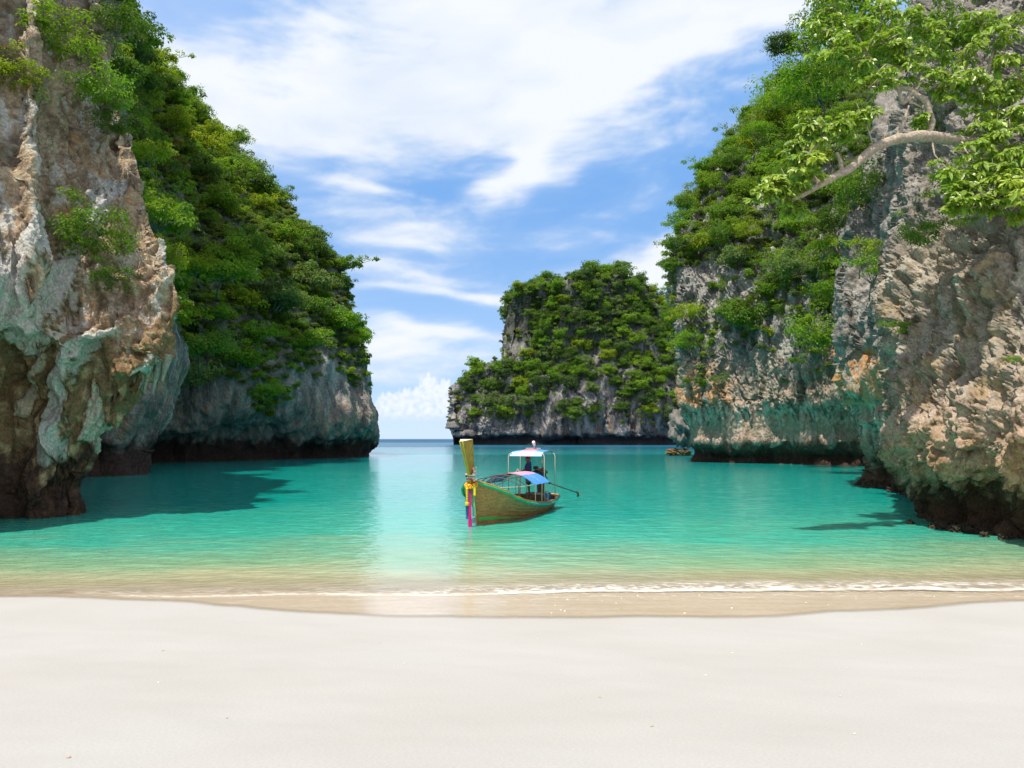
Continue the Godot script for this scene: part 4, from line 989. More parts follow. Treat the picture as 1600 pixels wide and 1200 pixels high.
	net = [
		[Vector3(48.9, -2.0, -90.8), Vector3(32.7, -2.0, -64.8), Vector3(25.6, -2.0, -52.8), Vector3(26.1, -2.0, -49.8), Vector3(24.8, -2.0, -44.6), Vector3(19.9, -2.0, -35.6), Vector3(17.6, -2.0, -31.6), Vector3(17.3, -2.0, -29.5), Vector3(17.5, -2.0, -27.8), Vector3(17.7, -2.0, -25.8), Vector3(17.9, -2.0, -23.6), Vector3(21.9, -2.0, -21.1), Vector3(32.8, -2.0, -18.1)],
		[Vector3(49.0, 0.0, -90.8), Vector3(32.7, 0.0, -64.8), Vector3(25.6, 0.0, -52.8), Vector3(26.1, 0.0, -49.8), Vector3(24.8, 0.0, -44.6), Vector3(19.9, 0.0, -35.6), Vector3(17.6, 0.0, -31.6), Vector3(17.3, 0.0, -29.5), Vector3(17.5, 0.0, -27.8), Vector3(17.7, 0.0, -25.8), Vector3(17.9, 0.0, -23.6), Vector3(22.1, 0.0, -21.1), Vector3(33.1, 0.0, -18.1)],
		[Vector3(50.0, 0.9, -90.8), Vector3(33.5, 0.9, -64.8), Vector3(26.3, 0.9, -52.8), Vector3(26.3, 0.9, -49.8), Vector3(24.5, 0.9, -44.6), Vector3(19.9, 0.9, -35.9), Vector3(17.6, 0.9, -31.9), Vector3(17.3, 0.9, -29.8), Vector3(17.6, 0.9, -28.1), Vector3(17.8, 0.9, -26.1), Vector3(18.1, 0.9, -23.9), Vector3(22.5, 0.9, -21.4), Vector3(33.8, 0.9, -18.4)],
		[Vector3(49.5, 1.8, -90.8), Vector3(33.2, 1.8, -64.8), Vector3(26.0, 1.8, -52.8), Vector3(25.7, 1.8, -49.8), Vector3(23.7, 1.8, -44.6), Vector3(18.7, 1.8, -34.8), Vector3(16.4, 1.8, -30.8), Vector3(16.2, 1.8, -28.7), Vector3(16.4, 1.8, -27.0), Vector3(16.6, 1.8, -25.0), Vector3(16.9, 1.8, -22.8), Vector3(21.4, 1.8, -20.3), Vector3(31.9, 1.8, -17.3)],
		[Vector3(48.7, 2.8, -90.3), Vector3(32.5, 2.8, -64.3), Vector3(25.5, 2.8, -52.3), Vector3(25.1, 2.8, -49.3), Vector3(23.2, 2.8, -44.2), Vector3(17.8, 2.8, -33.8), Vector3(15.6, 2.8, -29.8), Vector3(15.4, 2.8, -27.7), Vector3(15.5, 2.8, -26.0), Vector3(15.7, 2.8, -24.0), Vector3(15.9, 2.8, -21.8), Vector3(20.4, 2.8, -19.3), Vector3(30.2, 2.8, -16.3)],
		[Vector3(48.3, 4.0, -89.8), Vector3(32.2, 4.0, -63.8), Vector3(25.1, 4.0, -51.8), Vector3(24.8, 4.0, -48.8), Vector3(23.0, 4.0, -43.9), Vector3(17.8, 4.0, -33.7), Vector3(15.5, 4.0, -29.7), Vector3(15.3, 4.0, -27.6), Vector3(15.5, 4.0, -25.9), Vector3(15.7, 4.0, -23.9), Vector3(15.9, 4.0, -21.7), Vector3(20.4, 4.0, -19.2), Vector3(30.2, 4.0, -16.2)],
		[Vector3(46.4, 5.5, -89.2), Vector3(30.8, 5.5, -63.2), Vector3(24.0, 5.5, -51.2), Vector3(24.1, 5.5, -48.2), Vector3(22.8, 5.5, -43.4), Vector3(18.2, 5.5, -34.2), Vector3(15.9, 5.5, -30.2), Vector3(15.7, 5.5, -28.1), Vector3(15.9, 5.5, -26.4), Vector3(16.1, 5.5, -24.4), Vector3(16.4, 5.5, -22.2), Vector3(21.1, 5.5, -19.7), Vector3(31.3, 5.5, -16.7)],
		[Vector3(45.1, 7.0, -88.6), Vector3(29.8, 7.0, -62.6), Vector3(23.1, 7.0, -50.6), Vector3(23.6, 7.0, -47.6), Vector3(22.6, 7.0, -43.0), Vector3(18.5, 7.0, -34.8), Vector3(16.3, 7.0, -30.8), Vector3(16.1, 7.0, -28.7), Vector3(16.4, 7.0, -27.0), Vector3(16.6, 7.0, -25.0), Vector3(16.9, 7.0, -22.8), Vector3(21.8, 7.0, -20.3), Vector3(32.6, 7.0, -17.3)],
		[Vector3(44.6, 9.0, -88.4), Vector3(29.4, 9.0, -62.4), Vector3(22.8, 9.0, -50.4), Vector3(23.2, 9.0, -47.4), Vector3(22.3, 9.0, -42.9), Vector3(18.8, 9.0, -35.8), Vector3(16.6, 9.0, -31.8), Vector3(16.5, 9.0, -29.7), Vector3(16.8, 9.0, -28.0), Vector3(17.1, 9.0, -26.0), Vector3(17.5, 9.0, -23.8), Vector3(23.0, 9.0, -21.3), Vector3(34.8, 9.0, -18.3)],
		[Vector3(44.8, 11.0, -88.6), Vector3(29.6, 11.0, -62.6), Vector3(23.0, 11.0, -50.6), Vector3(23.4, 11.0, -47.6), Vector3(22.4, 11.0, -43.0), Vector3(19.4, 11.0, -36.9), Vector3(17.2, 11.0, -32.9), Vector3(17.1, 11.0, -30.8), Vector3(17.5, 11.0, -29.1), Vector3(17.9, 11.0, -27.1), Vector3(18.4, 11.0, -24.9), Vector3(24.4, 11.0, -22.4), Vector3(37.1, 11.0, -19.4)],
		[Vector3(45.1, 12.2, -88.8), Vector3(29.9, 12.2, -62.8), Vector3(23.2, 12.2, -50.8), Vector3(23.6, 12.2, -47.8), Vector3(22.7, 12.2, -43.1), Vector3(20.0, 12.2, -37.6), Vector3(17.8, 12.2, -33.6), Vector3(17.7, 12.2, -31.5), Vector3(18.1, 12.2, -29.8), Vector3(18.6, 12.2, -27.8), Vector3(19.1, 12.2, -25.6), Vector3(25.2, 12.2, -23.1), Vector3(38.6, 12.2, -20.1)],
		[Vector3(45.4, 13.2, -88.9), Vector3(30.1, 13.2, -62.9), Vector3(23.4, 13.2, -50.9), Vector3(23.9, 13.2, -47.9), Vector3(22.9, 13.2, -43.2), Vector3(20.7, 13.2, -38.6), Vector3(18.5, 13.2, -34.6), Vector3(18.5, 13.2, -32.5), Vector3(18.9, 13.2, -30.8), Vector3(19.4, 13.2, -28.8), Vector3(20.0, 13.2, -26.6), Vector3(26.4, 13.2, -24.1), Vector3(40.6, 13.2, -21.1)],
		[Vector3(45.9, 15.0, -89.2), Vector3(30.5, 15.0, -63.2), Vector3(23.8, 15.0, -51.2), Vector3(24.4, 15.0, -48.2), Vector3(23.5, 15.0, -43.5), Vector3(21.2, 15.0, -38.6), Vector3(18.9, 15.0, -34.6), Vector3(18.8, 15.0, -32.5), Vector3(19.3, 15.0, -30.8), Vector3(19.7, 15.0, -28.8), Vector3(20.3, 15.0, -26.6), Vector3(26.5, 15.0, -24.1), Vector3(40.8, 15.0, -21.1)],
		[Vector3(47.1, 18.0, -90.0), Vector3(31.5, 18.0, -64.0), Vector3(24.6, 18.0, -52.0), Vector3(25.2, 18.0, -49.0), Vector3(24.1, 18.0, -44.0), Vector3(22.0, 18.0, -39.6), Vector3(19.7, 18.0, -35.6), Vector3(19.7, 18.0, -33.5), Vector3(20.1, 18.0, -31.8), Vector3(20.7, 18.0, -29.8), Vector3(21.4, 18.0, -27.6), Vector3(27.8, 18.0, -25.1), Vector3(43.1, 18.0, -22.1)],
		[Vector3(49.1, 22.0, -91.0), Vector3(33.0, 22.0, -65.0), Vector3(26.0, 22.0, -53.0), Vector3(26.4, 22.0, -50.0), Vector3(25.1, 22.0, -44.7), Vector3(23.3, 22.0, -41.0), Vector3(21.0, 22.0, -37.0), Vector3(21.0, 22.0, -34.9), Vector3(21.5, 22.0, -33.2), Vector3(22.1, 22.0, -31.2), Vector3(22.9, 22.0, -29.0), Vector3(29.6, 22.0, -26.5), Vector3(46.3, 22.0, -23.5)],
		[Vector3(52.5, 27.0, -93.0), Vector3(35.8, 27.0, -67.0), Vector3(28.5, 27.0, -55.0), Vector3(28.7, 27.0, -52.0), Vector3(26.7, 27.0, -46.1), Vector3(25.2, 27.0, -43.0), Vector3(22.8, 27.0, -39.0), Vector3(22.9, 27.0, -36.9), Vector3(23.5, 27.0, -35.2), Vector3(24.2, 27.0, -33.2), Vector3(25.2, 27.0, -31.0), Vector3(32.1, 27.0, -28.5), Vector3(50.7, 27.0, -25.5)],
		[Vector3(56.0, 33.0, -96.0), Vector3(38.8, 33.0, -70.0), Vector3(31.2, 33.0, -58.0), Vector3(31.4, 33.0, -55.0), Vector3(28.8, 33.0, -48.2), Vector3(27.8, 33.0, -46.0), Vector3(25.4, 33.0, -42.0), Vector3(25.5, 33.0, -39.9), Vector3(26.2, 33.0, -38.2), Vector3(27.1, 33.0, -36.2), Vector3(28.3, 33.0, -34.0), Vector3(35.8, 33.0, -31.5), Vector3(57.1, 33.0, -28.5)],
		[Vector3(59.8, 40.0, -100.0), Vector3(42.1, 40.0, -74.0), Vector3(34.3, 40.0, -62.0), Vector3(34.6, 40.0, -59.0), Vector3(31.3, 40.0, -51.0), Vector3(31.0, 40.0, -50.0), Vector3(28.5, 40.0, -46.0), Vector3(28.8, 40.0, -43.9), Vector3(29.7, 40.0, -42.2), Vector3(30.8, 40.0, -40.2), Vector3(32.3, 40.0, -38.0), Vector3(40.6, 40.0, -35.5), Vector3(65.5, 40.0, -32.5)],
	]
	land.near_right = cliff("limestone_cliff", "craggy tan cliff of knobbly rock beside the beach, under the pale-branched tree", net, 0.07, [0.1, 0.3, 0.7, 0.8, 0.7, 0.9, 1, 1, 1, 1, 0.12, 0.08], "near_right", M.near_rock)
	net = [
		[Vector3(-32.3, -3.0, -494.9), Vector3(-35.0, -3.0, -435.9), Vector3(-32.2, -3.0, -433.5), Vector3(-24.5, -3.0, -427.0), Vector3(-11.9, -3.0, -422.9), Vector3(-2.6, -3.0, -419.9), Vector3(0.7, -3.0, -418.9), Vector3(11.1, -3.0, -417.2), Vector3(25.6, -3.0, -414.9), Vector3(45.5, -3.0, -412.0), Vector3(67.3, -3.0, -412.0), Vector3(78.4, -3.0, -413.1), Vector3(89.9, -3.0, -415.4), Vector3(107.4, -3.0, -419.5), Vector3(141.0, -3.0, -431.5)],
		[Vector3(-32.4, 0.0, -494.9), Vector3(-35.0, 0.0, -435.9), Vector3(-32.2, 0.0, -433.5), Vector3(-24.5, 0.0, -427.0), Vector3(-12.0, 0.0, -422.9), Vector3(-2.6, 0.0, -419.9), Vector3(0.7, 0.0, -418.9), Vector3(11.1, 0.0, -417.2), Vector3(25.7, 0.0, -414.9), Vector3(45.5, 0.0, -412.0), Vector3(67.3, 0.0, -412.0), Vector3(78.5, 0.0, -413.1), Vector3(89.9, 0.0, -415.4), Vector3(107.5, 0.0, -419.5), Vector3(141.0, 0.0, -431.5)],
		[Vector3(-32.4, 3.2, -495.9), Vector3(-35.1, 3.2, -436.9), Vector3(-32.3, 3.2, -434.5), Vector3(-24.6, 3.2, -428.0), Vector3(-12.0, 3.2, -423.9), Vector3(-2.6, 3.2, -420.9), Vector3(0.7, 3.2, -419.9), Vector3(11.1, 3.2, -418.2), Vector3(25.7, 3.2, -415.9), Vector3(45.6, 3.2, -413.0), Vector3(67.5, 3.2, -413.0), Vector3(78.7, 3.2, -414.1), Vector3(90.2, 3.2, -416.4), Vector3(107.8, 3.2, -420.5), Vector3(141.5, 3.2, -432.5)],
		[Vector3(-32.2, 6.5, -491.9), Vector3(-34.8, 6.5, -432.9), Vector3(-32.0, 6.5, -430.5), Vector3(-24.4, 6.5, -424.0), Vector3(-11.9, 6.5, -419.9), Vector3(-2.6, 6.5, -416.9), Vector3(0.7, 6.5, -415.9), Vector3(11.0, 6.5, -414.2), Vector3(25.5, 6.5, -411.9), Vector3(45.2, 6.5, -409.0), Vector3(66.9, 6.5, -409.0), Vector3(78.0, 6.5, -410.1), Vector3(89.4, 6.5, -412.4), Vector3(106.8, 6.5, -416.5), Vector3(140.2, 6.5, -428.5)],
		[Vector3(-32.2, 6.9, -491.9), Vector3(-34.8, 6.1, -432.9), Vector3(-32.0, 6.3, -430.5), Vector3(-24.4, 6.9, -424.0), Vector3(-11.9, 8.4, -419.9), Vector3(-2.6, 9.3, -416.9), Vector3(0.7, 15.8, -415.9), Vector3(11.0, 17.0, -414.2), Vector3(25.6, 17.1, -411.9), Vector3(45.3, 17.7, -409.0), Vector3(67.1, 17.5, -409.0), Vector3(78.1, 16.2, -410.1), Vector3(89.5, 14.5, -412.4), Vector3(107.0, 13.1, -416.5), Vector3(140.4, 12.0, -428.5)],
		[Vector3(-32.2, 11.5, -491.9), Vector3(-34.9, 10.2, -432.9), Vector3(-32.0, 10.5, -430.5), Vector3(-24.4, 11.5, -424.0), Vector3(-11.9, 14.0, -419.9), Vector3(-2.6, 15.5, -416.9), Vector3(0.7, 26.4, -415.9), Vector3(11.0, 28.4, -414.2), Vector3(25.6, 28.5, -411.9), Vector3(45.4, 29.6, -409.0), Vector3(67.2, 29.2, -409.0), Vector3(78.3, 26.9, -410.1), Vector3(89.7, 24.2, -412.4), Vector3(107.1, 21.8, -416.5), Vector3(140.6, 20.0, -428.5)],
		[Vector3(-32.5, 17.3, -495.9), Vector3(-35.2, 15.3, -436.9), Vector3(-32.3, 15.7, -434.5), Vector3(-24.7, 17.3, -428.0), Vector3(-12.0, 21.1, -423.9), Vector3(-2.6, 23.2, -420.9), Vector3(0.8, 39.5, -424.9), Vector3(11.3, 42.6, -423.2), Vector3(26.2, 42.7, -420.9), Vector3(46.5, 44.4, -418.0), Vector3(68.9, 43.8, -418.0), Vector3(80.2, 40.4, -419.1), Vector3(91.8, 36.3, -421.4), Vector3(109.6, 32.7, -425.5), Vector3(143.8, 30.0, -437.5)],
		[Vector3(-32.7, 23.0, -498.4), Vector3(-35.5, 20.5, -439.4), Vector3(-32.5, 21.0, -437.0), Vector3(-24.8, 23.0, -430.5), Vector3(-12.1, 28.1, -426.4), Vector3(-2.6, 31.0, -423.4), Vector3(0.8, 52.7, -427.4), Vector3(11.4, 56.8, -425.8), Vector3(26.5, 57.0, -423.4), Vector3(46.9, 59.2, -420.5), Vector3(69.5, 58.5, -420.5), Vector3(80.9, 53.8, -421.6), Vector3(92.5, 48.4, -423.9), Vector3(110.5, 43.6, -428.0), Vector3(144.8, 40.0, -440.0)],
		[Vector3(-32.9, 28.8, -500.9), Vector3(-35.7, 25.6, -441.9), Vector3(-32.8, 26.2, -439.5), Vector3(-25.0, 28.8, -433.0), Vector3(-12.2, 35.1, -428.9), Vector3(-2.7, 38.7, -425.9), Vector3(0.8, 65.9, -429.9), Vector3(11.5, 71.0, -428.2), Vector3(26.7, 71.2, -425.9), Vector3(47.3, 73.9, -423.0), Vector3(70.0, 73.1, -423.0), Vector3(81.5, 67.3, -424.1), Vector3(93.3, 60.5, -426.4), Vector3(111.4, 54.5, -430.5), Vector3(145.9, 50.0, -442.5)],
		[Vector3(-33.2, 33.8, -504.5), Vector3(-36.0, 30.0, -445.6), Vector3(-33.1, 30.8, -443.2), Vector3(-25.2, 33.8, -436.6), Vector3(-12.3, 41.2, -432.6), Vector3(-2.7, 45.5, -429.5), Vector3(0.8, 77.3, -433.5), Vector3(11.6, 83.3, -431.9), Vector3(27.0, 83.6, -429.6), Vector3(47.8, 86.8, -426.6), Vector3(70.8, 85.7, -426.6), Vector3(82.4, 79.0, -427.8), Vector3(94.2, 71.0, -430.0), Vector3(112.5, 63.9, -434.1), Vector3(147.3, 58.7, -446.1)],
		[Vector3(-33.4, 38.4, -507.9), Vector3(-36.3, 34.1, -448.9), Vector3(-33.3, 34.9, -446.5), Vector3(-25.4, 38.4, -440.0), Vector3(-12.4, 46.8, -435.9), Vector3(-2.7, 51.7, -432.9), Vector3(0.8, 87.9, -436.9), Vector3(11.7, 94.7, -435.2), Vector3(27.2, 95.0, -432.9), Vector3(48.3, 98.6, -430.0), Vector3(71.5, 97.4, -430.0), Vector3(83.2, 89.7, -431.1), Vector3(95.1, 80.7, -433.4), Vector3(113.5, 72.6, -437.5), Vector3(148.6, 66.7, -449.5)],
		[Vector3(-36.3, 37.2, -551.9), Vector3(-39.8, 33.1, -492.9), Vector3(-36.6, 33.9, -490.5), Vector3(-28.0, 37.2, -484.0), Vector3(-13.7, 45.4, -479.9), Vector3(-3.0, 50.1, -476.9), Vector3(0.9, 85.2, -480.9), Vector3(12.9, 91.9, -479.2), Vector3(29.9, 92.1, -476.9), Vector3(53.2, 95.6, -474.0), Vector3(78.7, 94.5, -474.0), Vector3(91.5, 87.0, -475.1), Vector3(104.6, 78.3, -477.4), Vector3(124.7, 70.5, -481.5), Vector3(162.9, 64.7, -493.5)],
	]
	land.island = cliff("island", "steep wooded island with a grey rock foot standing out in the bay", net, 0.62, [0.3, 1, 1, 1, 1, 1, 1, 1, 1, 1, 1, 1, 0.6, 0.4], "island", M.island_rock)

# ---------------------------------------------------------------- plants

func unit(r: RandomNumberGenerator) -> Vector3:
	var z := r.randf_range(-1.0, 1.0)
	var a := r.randf() * TAU
	var s := sqrt(1.0 - z * z)
	return Vector3(s * cos(a), z, s * sin(a))

# a crown of radius about 1 round the origin: clumps of leaves with gaps between. Returns [mesh, clump centres]
func crown(seed_: int, clumps: int, per: int, ln: float, flat: float, spread := 0.72) -> Array:
	var r := RandomNumberGenerator.new()
	r.seed = seed_
	var s := Soup.new()
	var mids := []
	for k in clumps:
		var d := unit(r)
		d.y = d.y * 0.75 + 0.22
		var c := d * Vector3(1.0, flat, 1.0) * spread * (0.35 + 0.95 * r.randf() * r.randf() + 0.2 * r.randf())
		mids.append(c)
		var rad := r.randf_range(0.14, 0.38)
		var tone := r.randf_range(0.6, 1.45)
		var warm := r.randf_range(-0.15, 0.16)
		for q in per:
			var e := unit(r)
			if e.y < -0.4: e.y = -e.y * 0.6
			e = e.normalized()
			var p := c + e * Vector3(1.0, 0.85, 1.0) * rad * r.randf_range(0.45, 1.08)
			var up := (Vector3.UP * 0.45 + e * 1.0 + unit(r) * 0.6).normalized()
			var ax := (e * Vector3(1, 0.2, 1) + unit(r) * 0.8).slide(up).normalized()
			var t := tone * r.randf_range(0.8, 1.22)
			s.leaf(p, ax, ax.cross(up), up, ln * r.randf_range(0.7, 1.3), ln * r.randf_range(0.45, 0.7), Color(t * (1.0 + warm), t, t * (1.0 - warm * 0.6)))
	return [s.mesh(), mids]

# trunk and limbs that reach from the root at `foot` into a crown round the origin
func limbs(seed_: int, mids: Array, foot: Vector3, thick: float, count: int) -> ArrayMesh:
	var r := RandomNumberGenerator.new()
	r.seed = seed_ + 500
	var st := begin()
	var fork := foot.lerp(Vector3.ZERO, 0.55) + unit(r) * 0.08
	tube_into(st, [foot, foot.lerp(fork, 0.5) + unit(r) * 0.06, fork], [thick, thick * 0.8, thick * 0.65], 6)
	for k in mini(count, mids.size()):
		var to: Vector3 = mids[k] * 0.95
		var h := fork.lerp(to, 0.5) + unit(r) * 0.1
		tube_into(st, [fork, h, to], [thick * 0.55, thick * 0.4, thick * 0.15], 5)
	return done(st)

var kinds := {}        # kind of tree -> list of [crown, trunk]

func make_kinds():
	kinds.hill = []
	for k in 7:
		var c := crown(100 + k, 30 + (k % 3) * 5, 62, 0.11, 0.7, 0.9)
		kinds.hill.append([c[0], limbs(100 + k, c[1], Vector3(0, -0.9, -0.5), 0.045, 8)])
	kinds.layered = []
	for k in 4:
		var c := crown(140 + k, 32, 60, 0.105, 0.42, 1.05)
		kinds.layered.append([c[0], limbs(140 + k, c[1], Vector3(0, -0.7, -0.8), 0.04, 12)])
	kinds.far = []
	for k in 6:
		var c := crown(180 + k, 32, 55, 0.125, 0.85, 0.85)
		kinds.far.append([c[0], limbs(180 + k, c[1], Vector3(0, -1.0, -0.4), 0.05, 5)])
	kinds.shrub = []
	for k in 6:
		var c := crown(220 + k, 38, 66, 0.085, 0.75, 0.95)
		kinds.shrub.append([c[0], limbs(220 + k, c[1], Vector3(0, -0.7, -0.7), 0.022, 14)])
	kinds.airy = []
	for k in 4:
		var c := crown(260 + k, 12, 60, 0.10, 0.7, 0.95)
		kinds.airy.append([c[0], limbs(260 + k, c[1], Vector3(0, -1.1, -0.5), 0.028, 12)])
	kinds.bush = []
	for k in 4: kinds.bush.append([crown(300 + k, 8, 48, 0.19, 0.9, 0.6)[0], null])

func plant(called: String, kind: String, at: Vector3, n: Vector3, size: float, tint: int, label: String, category: String, group: String, out := 0.5, lift := 0.45) -> Node3D:
	var k: Array = kinds[kind]
	var pick: Array = k[rng.randi() % k.size()]
	var o := Node3D.new()
	o.name = numbered(called)
	add_child(o)
	var flat := Vector3(n.x, 0, n.z)
	var yaw := atan2(flat.x, flat.z) + rng.randf_range(-0.9, 0.9) if flat.length() > 0.1 else rng.randf() * TAU
	o.position = at
	o.basis = Basis(Vector3.UP, yaw).scaled(Vector3.ONE * size * Vector3(1, rng.randf_range(0.85, 1.15), 1))
	var mid := Vector3(0, lift, out)
	var c := part("crown", pick[0], M.leaf[tint], o)
	c.position = mid
	var t := part("trunk", pick[1], M.bark, o)
	t.position = mid
	tag(o, label, category, group)
	return o

# points spread over a cliff's surface, at least `gap` apart, where `want` says so
func spread(l: Dictionary, gap: float, want: Callable, most: int) -> Array:
	var out := []
	var cells := {}
	var P: PackedVector3Array = l.P
	var N: PackedVector3Array = l.N
	for tries in most * 60:
		var k := rng.randi() % P.size()
		var p := P[k]
		var g: float = gap * want.call(p, N[k])
		if g <= 0.0: continue
		var key := Vector3i((p / gap).floor())
		var ok := true
		for dx in [-1, 0, 1]:
			for dy in [-1, 0, 1]:
				for dz in [-1, 0, 1]:
					for q in cells.get(key + Vector3i(dx, dy, dz), []):
						if (q as Vector3).distance_squared_to(p) < g * g: ok = false
		if not ok: continue
		if not cells.has(key): cells[key] = []
		cells[key].append(p)
		out.append([p, N[k]])
		if out.size() >= most: break
	return out

func facing(p: Vector3, n: Vector3) -> bool:
	return n.dot(Vector3(0, 3.4, 0) - p) > -0.12 * p.length()

func bushes(called: String, label: String, spots: Array, lo: float, hi: float):
	for k in 2:
		var mm := MultiMesh.new()
		mm.transform_format = MultiMesh.TRANSFORM_3D
		mm.use_colors = true
		mm.mesh = kinds.bush[k * 2][0]
		var mine := []
		for i in spots.size():
			if i % 2 == k: mine.append(spots[i])
		mm.instance_count = mine.size()
		for i in mine.size():
			var s := rng.randf_range(lo, hi)
			var b := Basis(Vector3.UP, rng.randf() * TAU).scaled(Vector3(s, s * 0.85, s))
			mm.set_instance_transform(i, Transform3D(b, mine[i][0] + mine[i][1] * s * 0.3))
			var t := rng.randf_range(0.7, 1.25)
			var w := rng.randf_range(-0.1, 0.25)
			mm.set_instance_color(i, Color(t * (1 + w), t, t * (1 - w * 0.5)))
		var o := MultiMeshInstance3D.new()
		o.name = numbered(called)
		o.multimesh = mm
		o.material_override = M.leaf[[0, 4][k]]
		add_child(o)
		tag(o, label, "", "", "stuff")

const SHADE := ["bright green", "mid green", "dark green", "yellow-green", "grey-green", "blackish green", "russet and yellow", "fresh green"]

func build_vegetation():
	make_kinds()
	# left headland: forest above the rock wall
	var l: Dictionary = land.left_hill
	var forest := func(p: Vector3, n: Vector3) -> float:
		if not facing(p, n) or p.y < 5.0: return 0.0
		var a: float = nz.tone.get_noise_3d(p.x * 0.09, p.y * 0.09, p.z * 0.09)
		var line := 13.0 + a * 9.0
		if p.x > -36.0: line = 16.0 + a * 8.0 + (p.x + 36.0) * 0.7
		if p.z > -90.0: line = 16.0 if a > -0.1 else 99.0
		if p.y < line: return 0.0
		return 1.0
	var spots := []
	for q in spread(l, 5.4, forest, 105): spots.append([q[0], q[1], rng.randf_range(3.0, 5.2)])
	for q in spread(l, 3.5, forest, 185): spots.append([q[0], q[1], rng.randf_range(1.5, 2.8)])
	for s in spots:
		var p: Vector3 = s[0]
		var big: float = s[2]
		var t: int = [0, 1, 7, 2, 3, 4, 4, 7, 1, 0, 3][rng.randi() % 11]
		if p.x > -34.0 - p.y * 0.35: t = [2, 5, 1, 2, 4, 1, 0][rng.randi() % 7]
		if p.y < 26.0 and rng.randf() < 0.5: t = [0, 3, 7][rng.randi() % 3]
		if p.distance_to(Vector3(-62.69, 53.48, -128.00)) < 6.0: t = 6
		var kind: String = "layered" if rng.randf() < 0.3 else "hill"
		var zone := "at the top of the headland" if p.y > 62.0 else ("on the headland's seaward edge" if p.x > -33.0 - p.y * 0.3 else ("midway up the headland" if p.y > 28.0 else "low above the headland's rock wall"))
		var form: String = ("large " if big > 3.3 else "small " if big < 2.7 else "") + ("spreading " if kind == "layered" else "rounded ")
		var form2: String = form + SHADE[t] + " tree "
		plant("forest_tree", kind, p, s[1], big, t, form2 + zone, "tree", "trees on the forested headland", 0.45, 0.35)
	var under := func(p: Vector3, n: Vector3) -> float:
		if not facing(p, n): return 0.0
		var a: float = nz.tone.get_noise_3d(p.x * 0.09, p.y * 0.09, p.z * 0.09)
		var b: float = nz.tone.get_noise_3d(p.x * 0.3, p.y * 0.3, p.z * 0.3)
		if p.z > -90.0: return 1.0 if p.y > 14.0 and b > 0.0 else 0.0
		if p.y < 11.0 + a * 9.0 + maxf(0.0, p.x + 36.0) * 0.7: return 0.0
		return 1.0 if b > -0.28 else 0.0
	bushes("undergrowth", "dense low undergrowth filling gaps between the headland trees", spread(l, 1.25, under, 4200), 1.0, 2.1)
	# island
	l = land.island
	var isle := func(p: Vector3, n: Vector3) -> float:
		if not facing(p, n) or p.x < -26.0: return 0.0
		var a: float = nz.tone.get_noise_3d(p.x * 0.035 + 5.0, p.y * 0.04, p.z * 0.035)
		var b: float = nz.tone.get_noise_3d(p.x * 0.11, p.y * 0.11, p.z * 0.11)
		if p.x < 9.0 + a * 12.0 and p.y > 46.0 and p.y < 82.0 + a * 10.0: return 0.0
		var line := 40.0 + a * 34.0
		if p.x < 0.0: line = 27.0 + a * 24.0
		if p.y < line: return 0.9 if p.y > 14.0 and b > 0.22 else 0.0
		return 1.0 if b > -0.36 else 0.0
	spots = spread(l, 6.6, isle, 298)
	for s in spots:
		var p: Vector3 = s[0]
		var big := rng.randf_range(4.6, 7.4)
		var t: int = [1, 2, 0, 7, 1, 5, 4, 2, 3][rng.randi() % 9]
		var zone := "on the island's crown" if p.y > 82.0 else ("on the island's low terrace" if p.x < -2.0 else ("on the island's middle slope" if p.y > 40.0 else "on a ledge of the island's foot"))
		zone += " above the boat" if p.x < 22.0 and p.x >= -2.0 else " at its right end" if p.x > 65.0 else ""
		plant("island_tree", "far", p, s[1], big, t, ("broad " if big > 6.0 else "small ") + "rounded " + SHADE[t] + " tree " + zone, "tree", "trees on the island", 0.35, 0.45)
	var isle2 := func(p: Vector3, n: Vector3) -> float:
		if not facing(p, n): return 0.0
		var g: float = isle.call(p, n)
		var b: float = nz.tone.get_noise_3d(p.x * 0.11, p.y * 0.11, p.z * 0.11)
		return 1.0 if g > 0.0 or (b > 0.2 and p.y > 12.0) else 0.0
	bushes("undergrowth", "low scrub between the trees and ledges of the island", spread(l, 3.4, isle2, 1500), 1.8, 3.4)
	# right wall: shrubs on ledges, thick towards the top
	l = land.right_wall
	var ledge := func(p: Vector3, n: Vector3) -> float:
		if not facing(p, n) or p.y < 11.0: return 0.0
		var a: float = nz.tone.get_noise_3d(p.x * 0.10 + 3.0, p.y * 0.08, p.z * 0.10)
		var b: float = nz.tone.get_noise_3d(p.x * 0.3, p.y * 0.25, p.z * 0.3)
		var thick := sm(17.0, 40.0, p.y + (p.x - 36.0) * 0.8)
		if a + b * 0.5 + thick * 1.25 < 0.22: return 0.0
		return 1.0
	spots = spread(l, 2.5, ledge, 298)
	for s in spots:
		var p: Vector3 = s[0]
		var big := rng.randf_range(1.7, 3.3)
		var t: int = [0, 3, 7, 1, 0, 4, 1, 7][rng.randi() % 8]
		var kind: String = ["hill", "airy", "layered", "shrub"][rng.randi() % 4]
		var zone := ("on the tall cliff's skyline" if p.x < 38.0 else ("high up behind the pale-branched tree" if p.x > 47.0 else "high on the tall cliff")) if p.y > 44.0 else ("on the tall cliff's seaward edge" if p.x < 32.0 else ("on bare rock above the drip band" if p.y < 22.0 else "on the tall cliff's bushy upper part"))
		plant("cliff_shrub", kind, p, s[1], big, t, ("large " if big > 2.5 else "small ") + SHADE[t] + " " + ("airy" if kind == "airy" else "leafy") + " shrub " + zone, "shrub", "shrubs on the tall grey cliff", 0.5, 0.35)
	var ledge2 := func(p: Vector3, n: Vector3) -> float:
		return ledge.call(p, n)
	bushes("undergrowth", "low greenery growing in the cracks of the tall grey cliff", spread(l, 1.0, ledge2, 2400), 0.7, 1.6)
